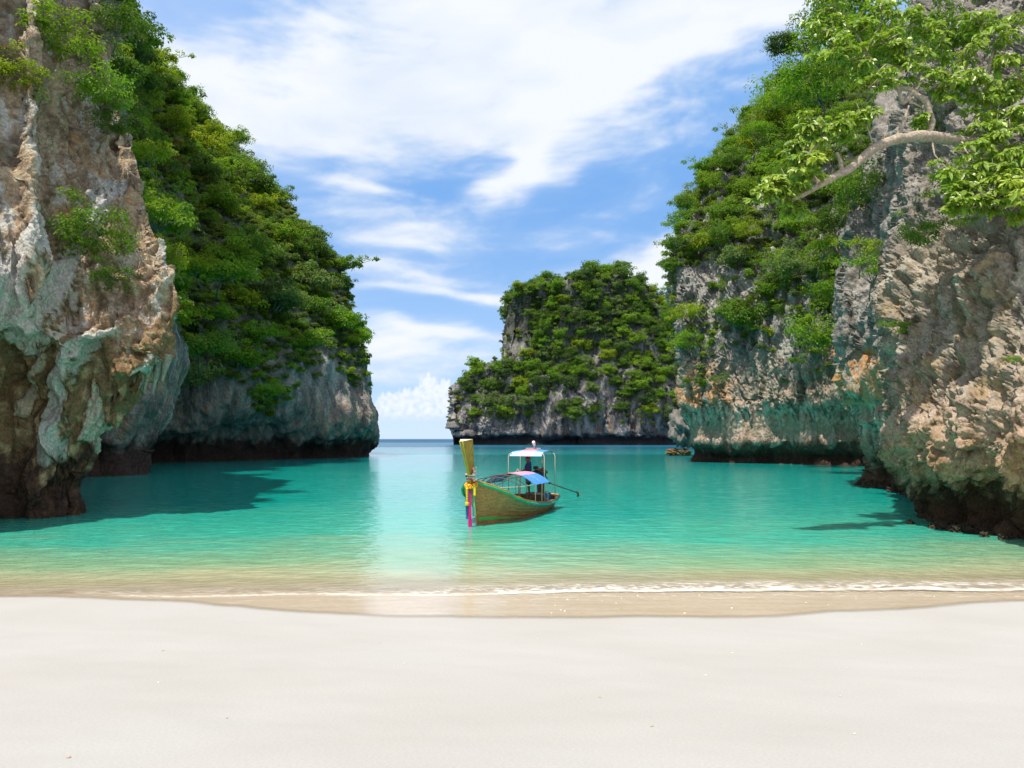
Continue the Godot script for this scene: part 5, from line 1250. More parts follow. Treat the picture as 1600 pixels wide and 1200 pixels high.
	# single trees along the seaward edge of that cliff and below it
	for s in [[Vector3(37.96, 42.84, -110.00), 4.2, 0, "bright green bush in the upper left of the tall grey cliff"], [Vector3(42.87, 48.79, -112.00), 4.4, 7, "light green bush high in the middle of the tall grey cliff"], [Vector3(33.51, 33.66, -103.00), 3.2, 3, "yellow-green bush above the bare left face of the tall grey cliff"], [Vector3(40.11, 36.51, -103.00), 3.8, 1, "mid green bush below the tip of the pale branch on the tall cliff"],
			[Vector3(41.21, 32.12, -92.00), 3.8, 2, "dark bush in the shaded cleft beneath the pale branch"], [Vector3(35.15, 25.23, -99.00), 3.0, 4, "grey-green hanging bush on the tall cliff's middle face"], [Vector3(30.55, 26.11, -103.00), 2.4, 0, "small bright bush on the tall cliff's left face above bare rock"], [Vector3(30.36, 33.76, -105.00), 3.0, 1, "mid green bush under the edge trees of the tall grey cliff"], [Vector3(39.13, 22.00, -88.00), 3.4, 7, "light green hanging bush left of the grey rock column"],
			[Vector3(44.05, 56.96, -116.00), 4.2, 3, "yellow-green bush near the sloping skyline of the tall cliff"], [Vector3(47.62, 54.05, -112.00), 4.6, 0, "bright green bush behind the pale branch's leaf tips"], [Vector3(36.11, 13.48, -90.00), 2.4, 1, "small green bush below the large bright one on the bare face"], [Vector3(32.32, 18.94, -99.00), 2.2, 7, "little light bush alone on the grey face of the tall cliff"],
			[Vector3(26.68, 39.28, -107.00), 3.2, 1, "bushy tree overhanging the left skyline of the tall grey cliff, topmost of its edge trees"], [Vector3(24.60, 33.92, -109.00), 2.2, 2, "small dark tree leaning out from the tall grey cliff over open sky"], [Vector3(24.03, 28.92, -109.00), 2.0, 2, "thin tree leaning out low from the tall grey cliff in front of the island's top"],
			[Vector3(25.62, 21.61, -104.00), 3.6, 3, "feathery yellow-green tree on the tall grey cliff's edge in front of the island"], [Vector3(35.67, 15.83, -84.00), 5.0, 0, "large bright leafy tree on the bare face beside the near grey rock column"], [Vector3(35.67, 25.21, -88.00), 4.2, 4, "grey-green shrub hanging in the middle of the tall grey cliff"], [Vector3(28.47, 11.74, -100.00), 2.4, 4, "dry olive shrub on the ledge just above the teal drip band"],
			[Vector3(50.73, 71.71, -119.00), 5.5, 1, "leafy tree on the skyline right beside the dark one"], [Vector3(46.69, 63.56, -116.00), 4.5, 2, "dark green tree on the skyline just below the darkest one"], [Vector3(43.35, 58.19, -114.00), 4.0, 0, "bright green tree on the skyline above the leaning one"], [Vector3(56.45, 78.37, -122.00), 6.0, 2, "dark green tree at the very top of the tall grey cliff"], [Vector3(39.76, 53.44, -113.00), 3.6, 7, "light green tree on the skyline between the bright and the leaning one"],
			[Vector3(47.37, 71.37, -118.00), 5.0, 5, "dark tree high on the skyline above the tall grey cliff"], [Vector3(36.04, 49.19, -113.00), 4.0, 1, "leaning leafy tree on the skyline where the tall cliff begins to slope"]]:
		plant("cliff_tree", "airy" if s[1] < 3.0 else "shrub", s[0] + Vector3(0.6, -0.4 * s[1], -0.3 * s[1]), Vector3(-0.6, 0, 0.8), s[1] * 0.8, s[2], s[3], "tree", "", 0.4, 0.4)
	# near left cliff
	for s in [[Vector3(-17.75, 12.13, -31.20), 2.0, 1, "hanging bush with bare pale twigs in the middle of the near tan cliff"], [Vector3(-17.22, 10.32, -31.40), 1.25, 1, "lower spray of the hanging bush on the near tan cliff"], [Vector3(-20.23, 21.83, -32.00), 2.1, 0, "tall light green shrub near the top of the near tan cliff"], [Vector3(-19.83, 19.64, -32.50), 1.7, 7, "light green shrub growing below the tallest one on the near tan cliff"],
			[Vector3(-21.70, 18.83, -30.30), 1.5, 3, "yellowish shrub on the near tan cliff at the picture's left edge"], [Vector3(-20.21, 18.78, -34.00), 1.2, 2, "dark shrub in the groove of the near tan cliff"], [Vector3(-17.12, 12.32, -36.00), 1.2, 3, "yellow-green shrub on the right rim of the near tan cliff"], [Vector3(-21.73, 25.78, -37.00), 1.8, 2, "dark shrub at the top of the near tan cliff against the sky"], [Vector3(-20.26, 16.85, -37.50), 1.2, 1, "small shrub on the right rim of the near tan cliff below the groove"]]:
		plant("rock_shrub", "shrub", s[0] + Vector3(0, -0.5 * s[1] * 0.6, -0.55 * s[1]), Vector3(0.3, 0, 1), s[1], s[2], s[3], "shrub", "", 0.5, 0.3)
	for s in [[Vector3(-24.24, 22.26, -46.00), 2.4, 3, "yellow-green spreading tree in the gap behind the near tan cliff"], [Vector3(-30.97, 22.69, -60.00), 4.0, 0, "light green tree standing in the gap beside the near tan cliff's rim"], [Vector3(-38.92, 25.36, -92.00), 6.0, 0, "broad bright green tree at the front of the headland forest"], [Vector3(-40.52, 25.30, -90.00), 4.4, 3, "bright yellow-green tree just right of the near tan cliff's rim"], [Vector3(-34.65, 10.13, -100.00), 3.6, 7, "low green tree hanging over the headland's streaked rock wall"], [Vector3(-37.49, 14.32, -84.00), 5.0, 1, "shaded green tree low behind the near tan cliff"], [Vector3(-34.79, 19.80, -118.00), 5.2, 0, "flat-topped bright tree above the bare grey headland wall"], [Vector3(-37.20, 26.05, -112.00), 4.6, 4, "grey-green flat-topped tree in the lower headland forest"]]:
		plant("slope_tree", "layered", s[0] + Vector3(0, -0.4 * s[1] * 0.7, -0.45 * s[1]), Vector3(0.35, 0, 1), s[1] * 0.75, s[2], s[3], "tree", "", 0.5, 0.35)

# ---------------------------------------------------------------- big-leaved tree on the near right cliff

func big_leaf_shape() -> ArrayMesh:
	var st := begin(false)
	var pts := [Vector3(0, 0, 0), Vector3(0.2, 0.05, 0.22), Vector3(0.27, 0.07, 0.5), Vector3(0.17, 0.03, 0.8), Vector3(0, -0.08, 1.0)]
	for s in [1.0, -1.0]:
		for k in 4:
			var a: Vector3 = pts[k] * Vector3(s, 1, 1)
			var b: Vector3 = pts[k + 1] * Vector3(s, 1, 1)
			var m0 := Vector3(0, -0.05 * pts[k].z, pts[k].z)
			var m1 := Vector3(0, -0.08 * pts[k + 1].z, pts[k + 1].z)
			if s > 0: quad(st, m0, a, b, m1)
			else: quad(st, m0, m1, b, a)
	return done(st)

func build_near_trees():
	var t := root_node("big_leaved_tree", Vector3(17.90, 11.76, -26.00))
	tag(t, "tree with thick pale twisting branch and big light green leaves, leaning out over the lagoon", "tree")
	var base := t.position
	var br := [
		[[Vector3(20.24, 11.95, -26.60), Vector3(18.69, 13.40, -26.00), Vector3(17.39, 13.97, -25.60), Vector3(16.16, 14.10, -25.30), Vector3(14.95, 14.16, -25.00), Vector3(13.69, 13.99, -24.80), Vector3(12.67, 13.55, -24.60), Vector3(11.77, 12.79, -24.40), Vector3(11.00, 12.35, -24.20), Vector3(10.20, 11.87, -24.00), Vector3(9.50, 11.47, -23.80), Vector3(8.94, 11.30, -23.70)], [0.27, 0.24, 0.215, 0.20, 0.188, 0.175, 0.16, 0.148, 0.135, 0.105, 0.08, 0.03]],
		[[Vector3(14.79, 14.16, -25.00), Vector3(15.00, 14.71, -25.00), Vector3(14.80, 15.42, -25.00), Vector3(14.34, 15.84, -25.00), Vector3(13.83, 16.08, -25.10), Vector3(13.25, 16.66, -25.20), Vector3(12.94, 17.49, -25.30)], [0.14, 0.12, 0.105, 0.09, 0.075, 0.06, 0.03]],
		[[Vector3(14.34, 15.84, -25.00), Vector3(13.91, 15.32, -24.80), Vector3(13.71, 15.62, -24.70), Vector3(13.35, 16.73, -24.80)], [0.09, 0.09, 0.07, 0.03]],
		[[Vector3(11.40, 12.57, -24.30), Vector3(11.35, 12.97, -24.30), Vector3(11.16, 13.25, -24.20)], [0.09, 0.07, 0.04]],
		[[Vector3(10.55, 12.04, -24.10), Vector3(10.08, 12.50, -24.00), Vector3(10.01, 12.95, -24.00), Vector3(10.51, 13.53, -24.00), Vector3(10.74, 13.91, -24.00)], [0.10, 0.09, 0.085, 0.06, 0.02]],
		[[Vector3(13.58, 13.99, -24.80), Vector3(13.82, 14.57, -24.70), Vector3(14.03, 15.15, -24.70)], [0.09, 0.07, 0.03]],
		[[Vector3(18.69, 13.40, -26.00), Vector3(17.92, 14.82, -25.80), Vector3(17.52, 16.29, -25.80), Vector3(18.10, 18.13, -26.00)], [0.16, 0.12, 0.09, 0.03]],
		[[Vector3(17.39, 13.97, -25.60), Vector3(16.37, 12.95, -25.00), Vector3(15.41, 12.22, -24.60)], [0.12, 0.08, 0.03]],
		[[Vector3(19.50, 12.55, -26.20), Vector3(18.14, 12.02, -25.00), Vector3(17.02, 11.85, -24.20), Vector3(15.97, 11.38, -23.80)], [0.16, 0.12, 0.09, 0.03]],
	]
	for b in br:
		var pts := []
		var rad := []
		var src: Array = b[0]
		for k in src.size() - 1:
			for q in 4:
				var f := q / 4.0
				var p := (src[k] as Vector3).cubic_interpolate(src[k + 1], src[maxi(k - 1, 0)], src[mini(k + 2, src.size() - 1)], f)
				var w: float = 0.04 * nz.mid.get_noise_3d(p.x * 2.0, p.y * 2.0, p.z * 2.0)
				pts.append(p - base + Vector3(w, w, w))
				rad.append(lerpf(b[1][k], b[1][k + 1], f) * (1.0 + 0.25 * nz.mid.get_noise_3d(p.x * 3.0, p.y * 3.0, 5.0)))
		pts.append(src[-1] - base)
		rad.append(b[1][-1])
		part("branch", tube(pts, rad, 12), M.pale_bark, t)
	# sprays of leaves: centre, radius, leaves
	var sprays := [
		[Vector3(9.34, 12.04, -23.80), 0.62, 70], [Vector3(8.68, 11.82, -23.60), 0.4, 40], [Vector3(10.04, 12.42, -23.90), 0.55, 60], [Vector3(9.95, 13.24, -24.00), 0.5, 55], [Vector3(10.74, 13.91, -24.00), 0.55, 60], [Vector3(11.50, 14.23, -24.20), 0.55, 55], [Vector3(12.17, 14.67, -24.40), 0.5, 45], [Vector3(10.20, 14.14, -24.00), 0.4, 40],
		[Vector3(12.98, 16.03, -24.80), 0.5, 50], [Vector3(12.43, 16.96, -25.00), 0.6, 60], [Vector3(11.66, 17.61, -25.30), 0.65, 60], [Vector3(11.35, 18.51, -25.60), 0.6, 55], [Vector3(12.44, 18.40, -25.40), 0.7, 65], [Vector3(13.48, 17.79, -25.20), 0.65, 65], [Vector3(14.27, 16.96, -25.00), 0.6, 60], [Vector3(14.94, 16.48, -25.00), 0.55, 50], [Vector3(13.92, 19.07, -25.50), 0.7, 60], [Vector3(15.03, 18.64, -25.40), 0.6, 50], [Vector3(12.04, 19.63, -26.00), 0.7, 60],
		[Vector3(15.60, 15.89, -25.00), 0.5, 50], [Vector3(16.44, 16.47, -25.20), 0.6, 60], [Vector3(17.35, 15.85, -25.40), 0.7, 70], [Vector3(18.26, 17.16, -25.60), 0.6, 50], [Vector3(17.97, 18.26, -25.80), 0.6, 45], [Vector3(17.99, 15.03, -25.20), 0.65, 60], [Vector3(16.80, 14.59, -25.00), 0.6, 55],
		[Vector3(16.07, 13.21, -24.50), 0.6, 65], [Vector3(17.05, 13.72, -24.60), 0.7, 75], [Vector3(17.57, 13.40, -24.40), 0.7, 65], [Vector3(16.48, 12.45, -24.00), 0.7, 75], [Vector3(17.09, 12.16, -23.80), 0.65, 60], [Vector3(15.48, 12.12, -24.00), 0.55, 60], [Vector3(15.80, 11.57, -23.70), 0.6, 60], [Vector3(15.02, 11.67, -24.00), 0.45, 45], [Vector3(16.47, 11.21, -23.60), 0.5, 45], [Vector3(15.09, 12.72, -24.40), 0.45, 40], [Vector3(15.10, 11.27, -23.80), 0.4, 35],
		[Vector3(9.08, 11.68, -23.70), 0.45, 55], [Vector3(8.32, 11.61, -23.50), 0.35, 35], [Vector3(17.54, 18.88, -26.00), 0.7, 55], [Vector3(16.51, 17.65, -25.60), 0.6, 50], [Vector3(18.98, 18.88, -26.00), 0.7, 50], [Vector3(18.66, 16.33, -25.40), 0.7, 55], [Vector3(15.46, 17.79, -25.40), 0.6, 45], [Vector3(16.49, 11.64, -23.60), 0.7, 60], [Vector3(17.11, 11.21, -23.60), 0.6, 45],
		[Vector3(14.69, 14.75, -25.10), 0.3, 22], [Vector3(18.87, 15.85, -25.40), 0.7, 50], [Vector3(18.37, 13.14, -24.60), 0.8, 60], [Vector3(9.56, 11.12, -24.00), 0.3, 20],
	]
	var r := RandomNumberGenerator.new()
	r.seed = 404
	var where := []
	var joints := []
	for b in br:
		for k in b[0].size():
			if k > 2: joints.append(b[0][k])
	var twigs := begin()
	for s in sprays:
		var c: Vector3 = s[0]
		joints.sort_custom(func(a, b): return a.distance_squared_to(c) < b.distance_squared_to(c))
		var j: Vector3 = joints[0]
		var h := j.lerp(c, 0.5) + unit(r) * 0.15
		tube_into(twigs, [j - base, h - base, c - base], [0.035, 0.026, 0.012], 6)
		for q in 4:
			var e := c + unit(r) * float(s[1]) * 0.9
			tube_into(twigs, [h.lerp(c, 0.3 + 0.2 * q) - base, e - base], [0.014, 0.006], 5)
	tag(part("twigs", done(twigs), M.pale_bark, t), "", "", "", "stuff")
	for s in sprays:
		for sub in 9:
			var c: Vector3 = s[0] + unit(r) * Vector3(1, 0.85, 1) * float(s[1]) * r.randf_range(0.3, 1.35)
			for k in int(s[2] * 0.75):
				var e := unit(r)
				e.y = absf(e.y) * 0.6 - 0.12
				var p: Vector3 = c + e * float(s[1]) * 0.42 * r.randf_range(0.3, 1.0)
				var up := (Vector3(-0.1, 0.85, 0.30) + e * 0.5 + unit(r) * 0.45).normalized()
				var ax := (e * Vector3(1, 0, 1) * 1.5 + unit(r) * 0.7 - Vector3.UP * 0.1).slide(up).normalized()
				var ln := r.randf_range(0.09, 0.16) if r.randf() < 0.5 else r.randf_range(0.15, 0.25)
				var tone := r.randf_range(0.75, 1.3)
				var warm := r.randf_range(-0.15, 0.12)
				where.append([Transform3D(Basis(up.cross(ax), up, ax).scaled(Vector3(r.randf_range(0.95, 1.4), r.randf_range(0.4, 2.4), 1.0) * ln), p - base), Color(tone * (1 + warm), tone, tone * (1 - warm))])
	where.sort_custom(func(a, b): return a[0].origin.z > b[0].origin.z)
	var leaf := big_leaf_shape()
	var lm := []
	for k in 5:
		var m: StandardMaterial3D = M.big_leaf.duplicate()
		m.vertex_color_use_as_albedo = false
		m.albedo_color = (Color(0.26, 0.38, 0.045) * [0.8, 0.95, 1.1, 1.0, 1.25][k] * Color(1.0 + 0.08 * (k - 1), 1, 1)).linear_to_srgb()
		lm.append(m)
	for k in mini(300, where.size()):
		var o := part("leaf", leaf, lm[k % 5], t)
		o.transform = where[k][0]
	var mm := MultiMesh.new()
	mm.transform_format = MultiMesh.TRANSFORM_3D
	mm.use_colors = true
	mm.mesh = leaf
	mm.instance_count = maxi(where.size() - 300, 0)
	for k in mm.instance_count:
		mm.set_instance_transform(k, where[k + 300][0])
		mm.set_instance_color(k, where[k + 300][1])
	var f := MultiMeshInstance3D.new()
	f.name = "foliage"
	f.multimesh = mm
	f.material_override = M.big_leaf
	t.add_child(f)
	tag(f, "", "", "", "stuff")
	# shrubs round it
	for s in [[Vector3(15.72, 11.19, -27.20), 1.15, 1, "shrub", "dense small-leaved bush on top of the craggy knobbly rock, under the pale-branched tree"], [Vector3(20.45, 13.02, -40.00), 1.9, 0, "airy", "bright green shrub on the grey rock column left of the craggy rock"], [Vector3(21.83, 15.11, -44.00), 1.7, 3, "airy", "yellow-green shrub on the grey rock column above the bright one"], [Vector3(16.42, 7.97, -30.00), 0.85, 0, "airy", "little green sprig growing out of the craggy rock face"], [Vector3(16.00, 5.89, -22.60), 0.4, 7, "airy", "tiny green sprig at the right edge of the craggy rock"],
			[Vector3(20.02, 21.26, -31.00), 2.2, 1, "shrub", "mid green bush filling the dark recess behind the upper right leaves"], [Vector3(20.48, 17.61, -29.00), 1.8, 7, "shrub", "light green bush behind the big leaves at the right edge"], [Vector3(20.35, 18.01, -33.00), 1.9, 2, "shrub", "dark bush in the recess just above the pale branch's root"], [Vector3(18.83, 13.70, -28.00), 1.7, 1, "shrub", "mid green bush on the step above the craggy rock, behind the drooping big leaves"],
			[Vector3(24.28, 20.86, -50.00), 3.0, 1, "shrub", "dark bush behind the thick pale branch"], [Vector3(23.96, 28.74, -44.00), 4.6, 0, "shrub", "large light green bush high above the pale branch"], [Vector3(27.55, 33.94, -60.00), 4.6, 7, "shrub", "green bush behind the upper leaves of the pale-branched tree"], [Vector3(28.67, 40.90, -62.00), 5.0, 1, "shrub", "mid green bush at the top of the cliff behind the big leaves"], [Vector3(19.43, 14.01, -33.00), 1.3, 7, "shrub", "green bush tucked beneath the big leaves beside grey rock"], [Vector3(24.74, 13.92, -52.00), 1.6, 0, "airy", "thin green shrub on the left rim of the grey rock column"], [Vector3(28.88, 21.27, -66.00), 3.0, 3, "airy", "light green shrub in the dark hollow left of the grey rock column"], [Vector3(16.47, 11.40, -26.00), 0.8, 1, "airy", "trailing twiggy plant on the upper edge of the craggy rock"]]:
		plant("rock_shrub", s[3], s[0] + Vector3(0, -0.3 * s[1], -0.4 * s[1]), Vector3(-0.2, 0, 1), s[1] * 0.85, s[2], s[4], "shrub", "", 0.45, 0.35)

# ---------------------------------------------------------------- rocks

func build_rocks():
	var grey := mat(Color(0.34, 0.33, 0.32), 0.95, 0.2)
	grey.albedo_texture = M.far_rock.albedo_texture
	grey.normal_enabled = true
	grey.normal_texture = M.far_rock.normal_texture
	grey.uv1_triplanar = true; grey.uv1_world_triplanar = true
	grey.uv1_scale = Vector3(0.3, 0.3, 0.3)
	var brown: StandardMaterial3D = grey.duplicate()
	brown.albedo_color = Color(0.32, 0.22, 0.12).linear_to_srgb()
	var dark: StandardMaterial3D = grey.duplicate()
	dark.albedo_color = Color(0.10, 0.078, 0.06).linear_to_srgb()
	for s in [[Vector3(35.58, 5.78, -150.00), Vector3(3.4, 4.6, 3.5), grey, "light grey rock stack standing against the foot of the tall grey cliff"], [Vector3(33.37, 0.63, -150.00), Vector3(1.7, 0.95, 1.5), brown, "orange-brown boulder in the water at the tall cliff's foot, the one nearer the island"], [Vector3(35.51, 0.65, -149.00), Vector3(1.5, 0.9, 1.4), brown, "orange-brown boulder in the water right beside the tall grey cliff"]]:
		var o := part("boulder", lump(s[1], int(s[1].x * 10), 0.5, 1.6, 40, 60), s[2])
		o.position = s[0]
		tag(o, s[3], "rock")
	# shelf of rubble at the feet of the near right cliff
	var r := RandomNumberGenerator.new()
	r.seed = 12
	var shapes := []
	for k in 4: shapes.append(lump(Vector3(1.0, 0.8, 0.85), 30 + k, 0.8, 1.9, 16, 24))
	for k in 60:
		var f := r.randf()
		var p: Vector3 = Vector3(26.22, 0.04, -54.00).lerp(Vector3(24.25, -0.14, -43.00), f / 0.5) if f < 0.5 else Vector3(15.81, -0.05, -28.20).lerp(Vector3(16.61, 0.01, -23.60), (f - 0.5) / 0.5)
		var s := r.randf_range(0.25, 0.75) if f < 0.5 else r.randf_range(0.12, 0.36)
		p += Vector3(r.randf_range(0.0, 1.0), 0, r.randf_range(-1.3, 0.0)) if f >= 0.5 else Vector3(r.randf_range(-0.5, 1.2), 0, r.randf_range(-0.9, 0.5))
		p.y = s * r.randf_range(-0.1, 0.25)
		var o := part("shore_rock", shapes[k % 4], dark)
		o.position = p
		o.basis = Basis(Vector3.UP, r.randf() * TAU).scaled(Vector3.ONE * s)
		tag(o, "small dark rock in the rubble at the waterline below the grey rock column" if f < 0.5 else "small dark rock at the waterline below the craggy knobbly cliff", "rock", "waterline rubble below the grey column" if f < 0.5 else "waterline rubble below the craggy cliff")
	# dripstone cones under the near left overhang
	for k in 15:
		var f := k / 14.0
		var p: Vector3 = Vector3(-17.59, 6.14, -32.20).lerp(Vector3(-15.45, 6.61, -32.60), f) + Vector3(0, r.randf_range(-0.1, 0.5), r.randf_range(-0.4, 0.5))
		var ln := r.randf_range(0.7, 1.9)
		var w := r.randf_range(0.14, 0.28)
		var lean := Vector3(r.randf_range(-0.25, 0.05), 0, r.randf_range(-0.1, 0.1))
		var pts := []
		var rad := []
		for q in 9:
			var t := q / 8.0
			pts.append(lean * t * ln - Vector3(0, t * ln, 0) + Vector3(0, 0.5, 0))
			rad.append(w * (1.0 - t * 0.85) * (1.0 + 0.3 * nz.mid.get_noise_2d(t * 4.0, k * 7.0)))
		var c: Color = [Color(0.34, 0.40, 0.36), Color(0.22, 0.18, 0.12), Color(0.42, 0.42, 0.36), Color(0.30, 0.25, 0.18)][k % 4]
		var m: StandardMaterial3D = grey.duplicate()
		m.albedo_color = c.linear_to_srgb()
		var o := part("dripstone", tube(pts, rad, 10), m)
		o.position = p
		tag(o, "dripstone cone hanging under the right end of the near tan cliff's overhang", "dripstone", "dripstones under the overhang")

# ---------------------------------------------------------------- longtail boat

const BOAT := Vector3(0.05, 0.0, -32.6)
const TURN := -0.369

func lut(t: Array, z: float) -> float:
	if z <= t[0][0]: return t[0][1]
	for k in t.size() - 1:
		if z <= t[k + 1][0]:
			var f: float = (z - t[k][0]) / (t[k + 1][0] - t[k][0])
			f = lerpf(f, f * f * (3 - 2 * f), 0.4)
			return lerpf(t[k][1], t[k + 1][1], f)
	return t[-1][1]

var gun_w := [[-4.4, 0.78], [-3.0, 1.0], [-1.5, 1.15], [0.5, 1.22], [2.0, 1.2], [3.0, 1.06], [3.6, 0.82], [4.1, 0.46], [4.45, 0.08]]
var gun_h := [[-4.4, 0.60], [-3.0, 0.47], [-1.5, 0.49], [0.0, 0.60], [1.5, 0.80], [2.5, 1.03], [3.4, 1.36], [4.0, 1.60], [4.45, 1.78]]
var wl_w := [[-4.4, 0.50], [-2.0, 0.84], [0.0, 0.86], [2.0, 0.64], [3.0, 0.36], [3.6, 0.16], [4.0, 0.04], [4.45, 0.04]]

func rail(z: float, side: float, up := 0.0, out := 0.0) -> Vector3:
	return Vector3(side * (lut(gun_w, z) + out), lut(gun_h, z) + up, z)

func hull_point(z: float, t: float, side: float) -> Vector3:    # t: 0 keel, 1 gunwale
	var g := lut(gun_w, z)
	var h := lut(gun_h, z)
	var w: float = lut(wl_w, z)
	var keel := -0.32
	var front := sm(3.0, 4.45, z)
	var y := lerpf(keel, h, t)
	var x: float
	var wt := (0.0 - keel) / (h - keel)
	if t < wt: x = w * sqrt(t / wt)
	else:
		var q := (t - wt) / (1.0 - wt)
		x = lerpf(w, g, lerpf(q, q * q, 0.35))
	# the stem rakes forward: low points of the bow lie further aft
	x += 0.016 * fposmod(t * 8.0, 1.0) - 0.008
	var zz := z - front * (1.0 - t) * 0.62
	return Vector3(side * x, y, zz)

func half_at(z: float, y: float) -> float:      # half the hull's width at a height
	var best := 0.0
	for k in 40:
		var q := hull_point(z, k / 39.0, 1.0)
		if q.y <= y: best = q.x
	return best

func build_boat():
	var b := root_node("longtail_boat", BOAT, TURN)
	tag(b, "wooden longtail boat with tall prow, striped canopies and garlands, floating in the lagoon", "boat")
	# hull, outside and inside
	var nzs := 60
	var nts := 64
	var st := begin()
	for side in [1.0, -1.0]:
		for i in nzs:
			for j in nts:
				var z0 := lerpf(-4.4, 4.45, float(i) / nzs)
				var z1 := lerpf(-4.4, 4.45, float(i + 1) / nzs)
				var t0 := float(j) / nts
				var t1 := float(j + 1) / nts
				var q := [hull_point(z0, t0, side), hull_point(z1, t0, side), hull_point(z1, t1, side), hull_point(z0, t1, side)]
				if side > 0: quad(st, q[3], q[2], q[1], q[0])
				else: quad(st, q[0], q[1], q[2], q[3])
	for j in nts:          # transom
		var t0 := float(j) / nts
		var t1 := float(j + 1) / nts
		quad(st, hull_point(-4.4, t0, -1), hull_point(-4.4, t1, -1), hull_point(-4.4, t1, 1), hull_point(-4.4, t0, 1))
	var hull := part("hull", done(st), M.hull_wood, b)
	st = begin()
	for side in [1.0, -1.0]:
		for i in nzs:
			var z0 := lerpf(-4.34, 4.2, float(i) / nzs)
			var z1 := lerpf(-4.34, 4.2, float(i + 1) / nzs)
			for j in range(24, nts):
				var t0 := float(j) / nts
				var t1 := float(j + 1) / nts
				var o := Vector3(-side * 0.05, 0, 0)
				var q := [hull_point(z0, t0, side) + o, hull_point(z1, t0, side) + o, hull_point(z1, t1, side) + o, hull_point(z0, t1, side) + o]
				if side > 0: quad(st, q[0], q[1], q[2], q[3])
				else: quad(st, q[3], q[2], q[1], q[0])
	part("hull_lining", done(st), M.dark_wood, b)
	# floor boards
	st = begin(false)
	for k in 18:
		var z := lerpf(-4.0, 3.0, k / 17.0)
		box_into(st, Vector3(0, 0.16 + 0.012 * (k % 3), z), Vector3(2.0 * maxf(half_at(z, 0.12) - 0.07, 0.05), 0.03, 0.36), 0.008)
	part("floor_board", done(st), M.pale_wood, b)
	part("stern_deck", box(Vector3(0, 0.40, -3.75), Vector3(1.5, 0.05, 1.1)), M.pale_wood, b)
	part("helm_platform", box(Vector3(0.02, 0.56, -2.05), Vector3(1.3, 0.5, 0.75), 0.02), M.dark_wood, b)
	for z in [-0.8, 0.5, 1.7]:
		part("thwart", box(Vector3(0, 0.40, z), Vector3(2.0 * half_at(z, 0.36) - 0.14, 0.05, 0.26)), M.pale_wood, b)
	# foredeck
	st = begin(false)
	for k in 8:
		var z0 := lerpf(2.7, 4.3, k / 8.0)
		var z1 := z0 + 0.19
		for s in [-1.0, 1.0]:
			var a := rail(z0, s, -0.06, -0.05)
			var c := rail(z1, s, -0.06, -0.05)
			var a0 := Vector3(0, a.y + 0.02, z0)
			var c0 := Vector3(0, c.y + 0.02, z1)
			if s > 0: quad(st, a0, c0, c, a)
			else: quad(st, a, c, c0, a0)
	part("foredeck", done(st), M.pale_wood, b)
	# rubbing rails in two colours, brown cap
	for side in [1.0, -1.0]:
		for seg in [[-4.4, 1.2, M.teal], [1.2, 4.42, M.green]]:
			var pts := []
			var rad := []
			for k in 31:
				pts.append(rail(lerpf(seg[0], seg[1], k / 30.0), side, -0.07, 0.012))
				rad.append(0.055)
			part("rubbing_rail", tube(pts, rad, 8), seg[2], b)
		var pts2 := []
		var rad2 := []
		for k in 61:
			pts2.append(rail(lerpf(-4.4, 4.4, k / 60.0), side, 0.012, -0.02))
			rad2.append(0.042)
		part("gunwale_cap", tube(pts2, rad2, 8), M.dark_wood if side < 0 else M.post_wood, b)
		# painted line near the water at the bow
		st = begin()
		for k in 40:
			var z0 := lerpf(1.3, 4.4, k / 40.0)
			var z1 := lerpf(1.3, 4.4, (k + 1) / 40.0)
			var q := []
			for zz in [z0, z1]:
				var h := lut(gun_h, zz)
				for y in [lerpf(0.10, 0.16, sm(1.3, 4.0, zz)), lerpf(0.13, 0.30, sm(1.3, 4.0, zz))]:
					q.append(hull_point(zz, (y + 0.32) / (h + 0.32), side) + Vector3(side * 0.010, 0, 0.006))
			if side > 0: quad(st, q[0], q[1], q[3], q[2])
			else: quad(st, q[0], q[2], q[3], q[1])
		part("boot_stripe", done(st), M.lime_green, b)
	var tp := []
	var tr := []
	for k in 9:
		var s := lerpf(-1, 1, k / 8.0)
		tp.append(Vector3(s * 0.78, 0.60 + 0.05 * (1 - s * s), -4.42 - 0.05 * (1 - s * s)))
		tr.append(0.05)
	part("stern_rail", tube(tp, tr, 8), M.post_wood, b)
	# stem and prow post: wedge in section, widening to the cut top
	var line := [[-0.30, 3.72, 0.06, 0.10], [0.0, 3.90, 0.065, 0.12], [0.6, 4.14, 0.075, 0.13], [1.2, 4.36, 0.085, 0.15], [1.7, 4.56, 0.10, 0.18], [1.95, 4.66, 0.12, 0.22], [2.5, 4.92, 0.17, 0.27], [3.0, 5.16, 0.225, 0.31], [3.34, 5.33, 0.265, 0.34]]
	st = begin(false)
	for k in line.size() - 1:
		var q := []
		for l in [line[k], line[k + 1]]:
			var y: float = l[0]; var z: float = l[1]; var w: float = l[2]; var dp: float = l[3]
			q.append([Vector3(-w, y + 0.05, z - dp), Vector3(-w * 0.22, y - 0.03, z + dp * 0.5), Vector3(w * 0.22, y - 0.03, z + dp * 0.5), Vector3(w, y + 0.05, z - dp)])
		for e in 4:
			var f := (e + 1) % 4
			quad(st, q[0][e], q[0][f], q[1][f], q[1][e])
	part("prow_post", done(st), M.post_wood, b)
	st = begin(false)
	var l8: Array = line[-1]
	quad(st, Vector3(-l8[2], l8[0] + 0.055, l8[1] - l8[3]), Vector3(-l8[2] * 0.22, l8[0] - 0.025, l8[1] + l8[3] * 0.5), Vector3(l8[2] * 0.22, l8[0] - 0.025, l8[1] + l8[3] * 0.5), Vector3(l8[2], l8[0] + 0.055, l8[1] - l8[3]))
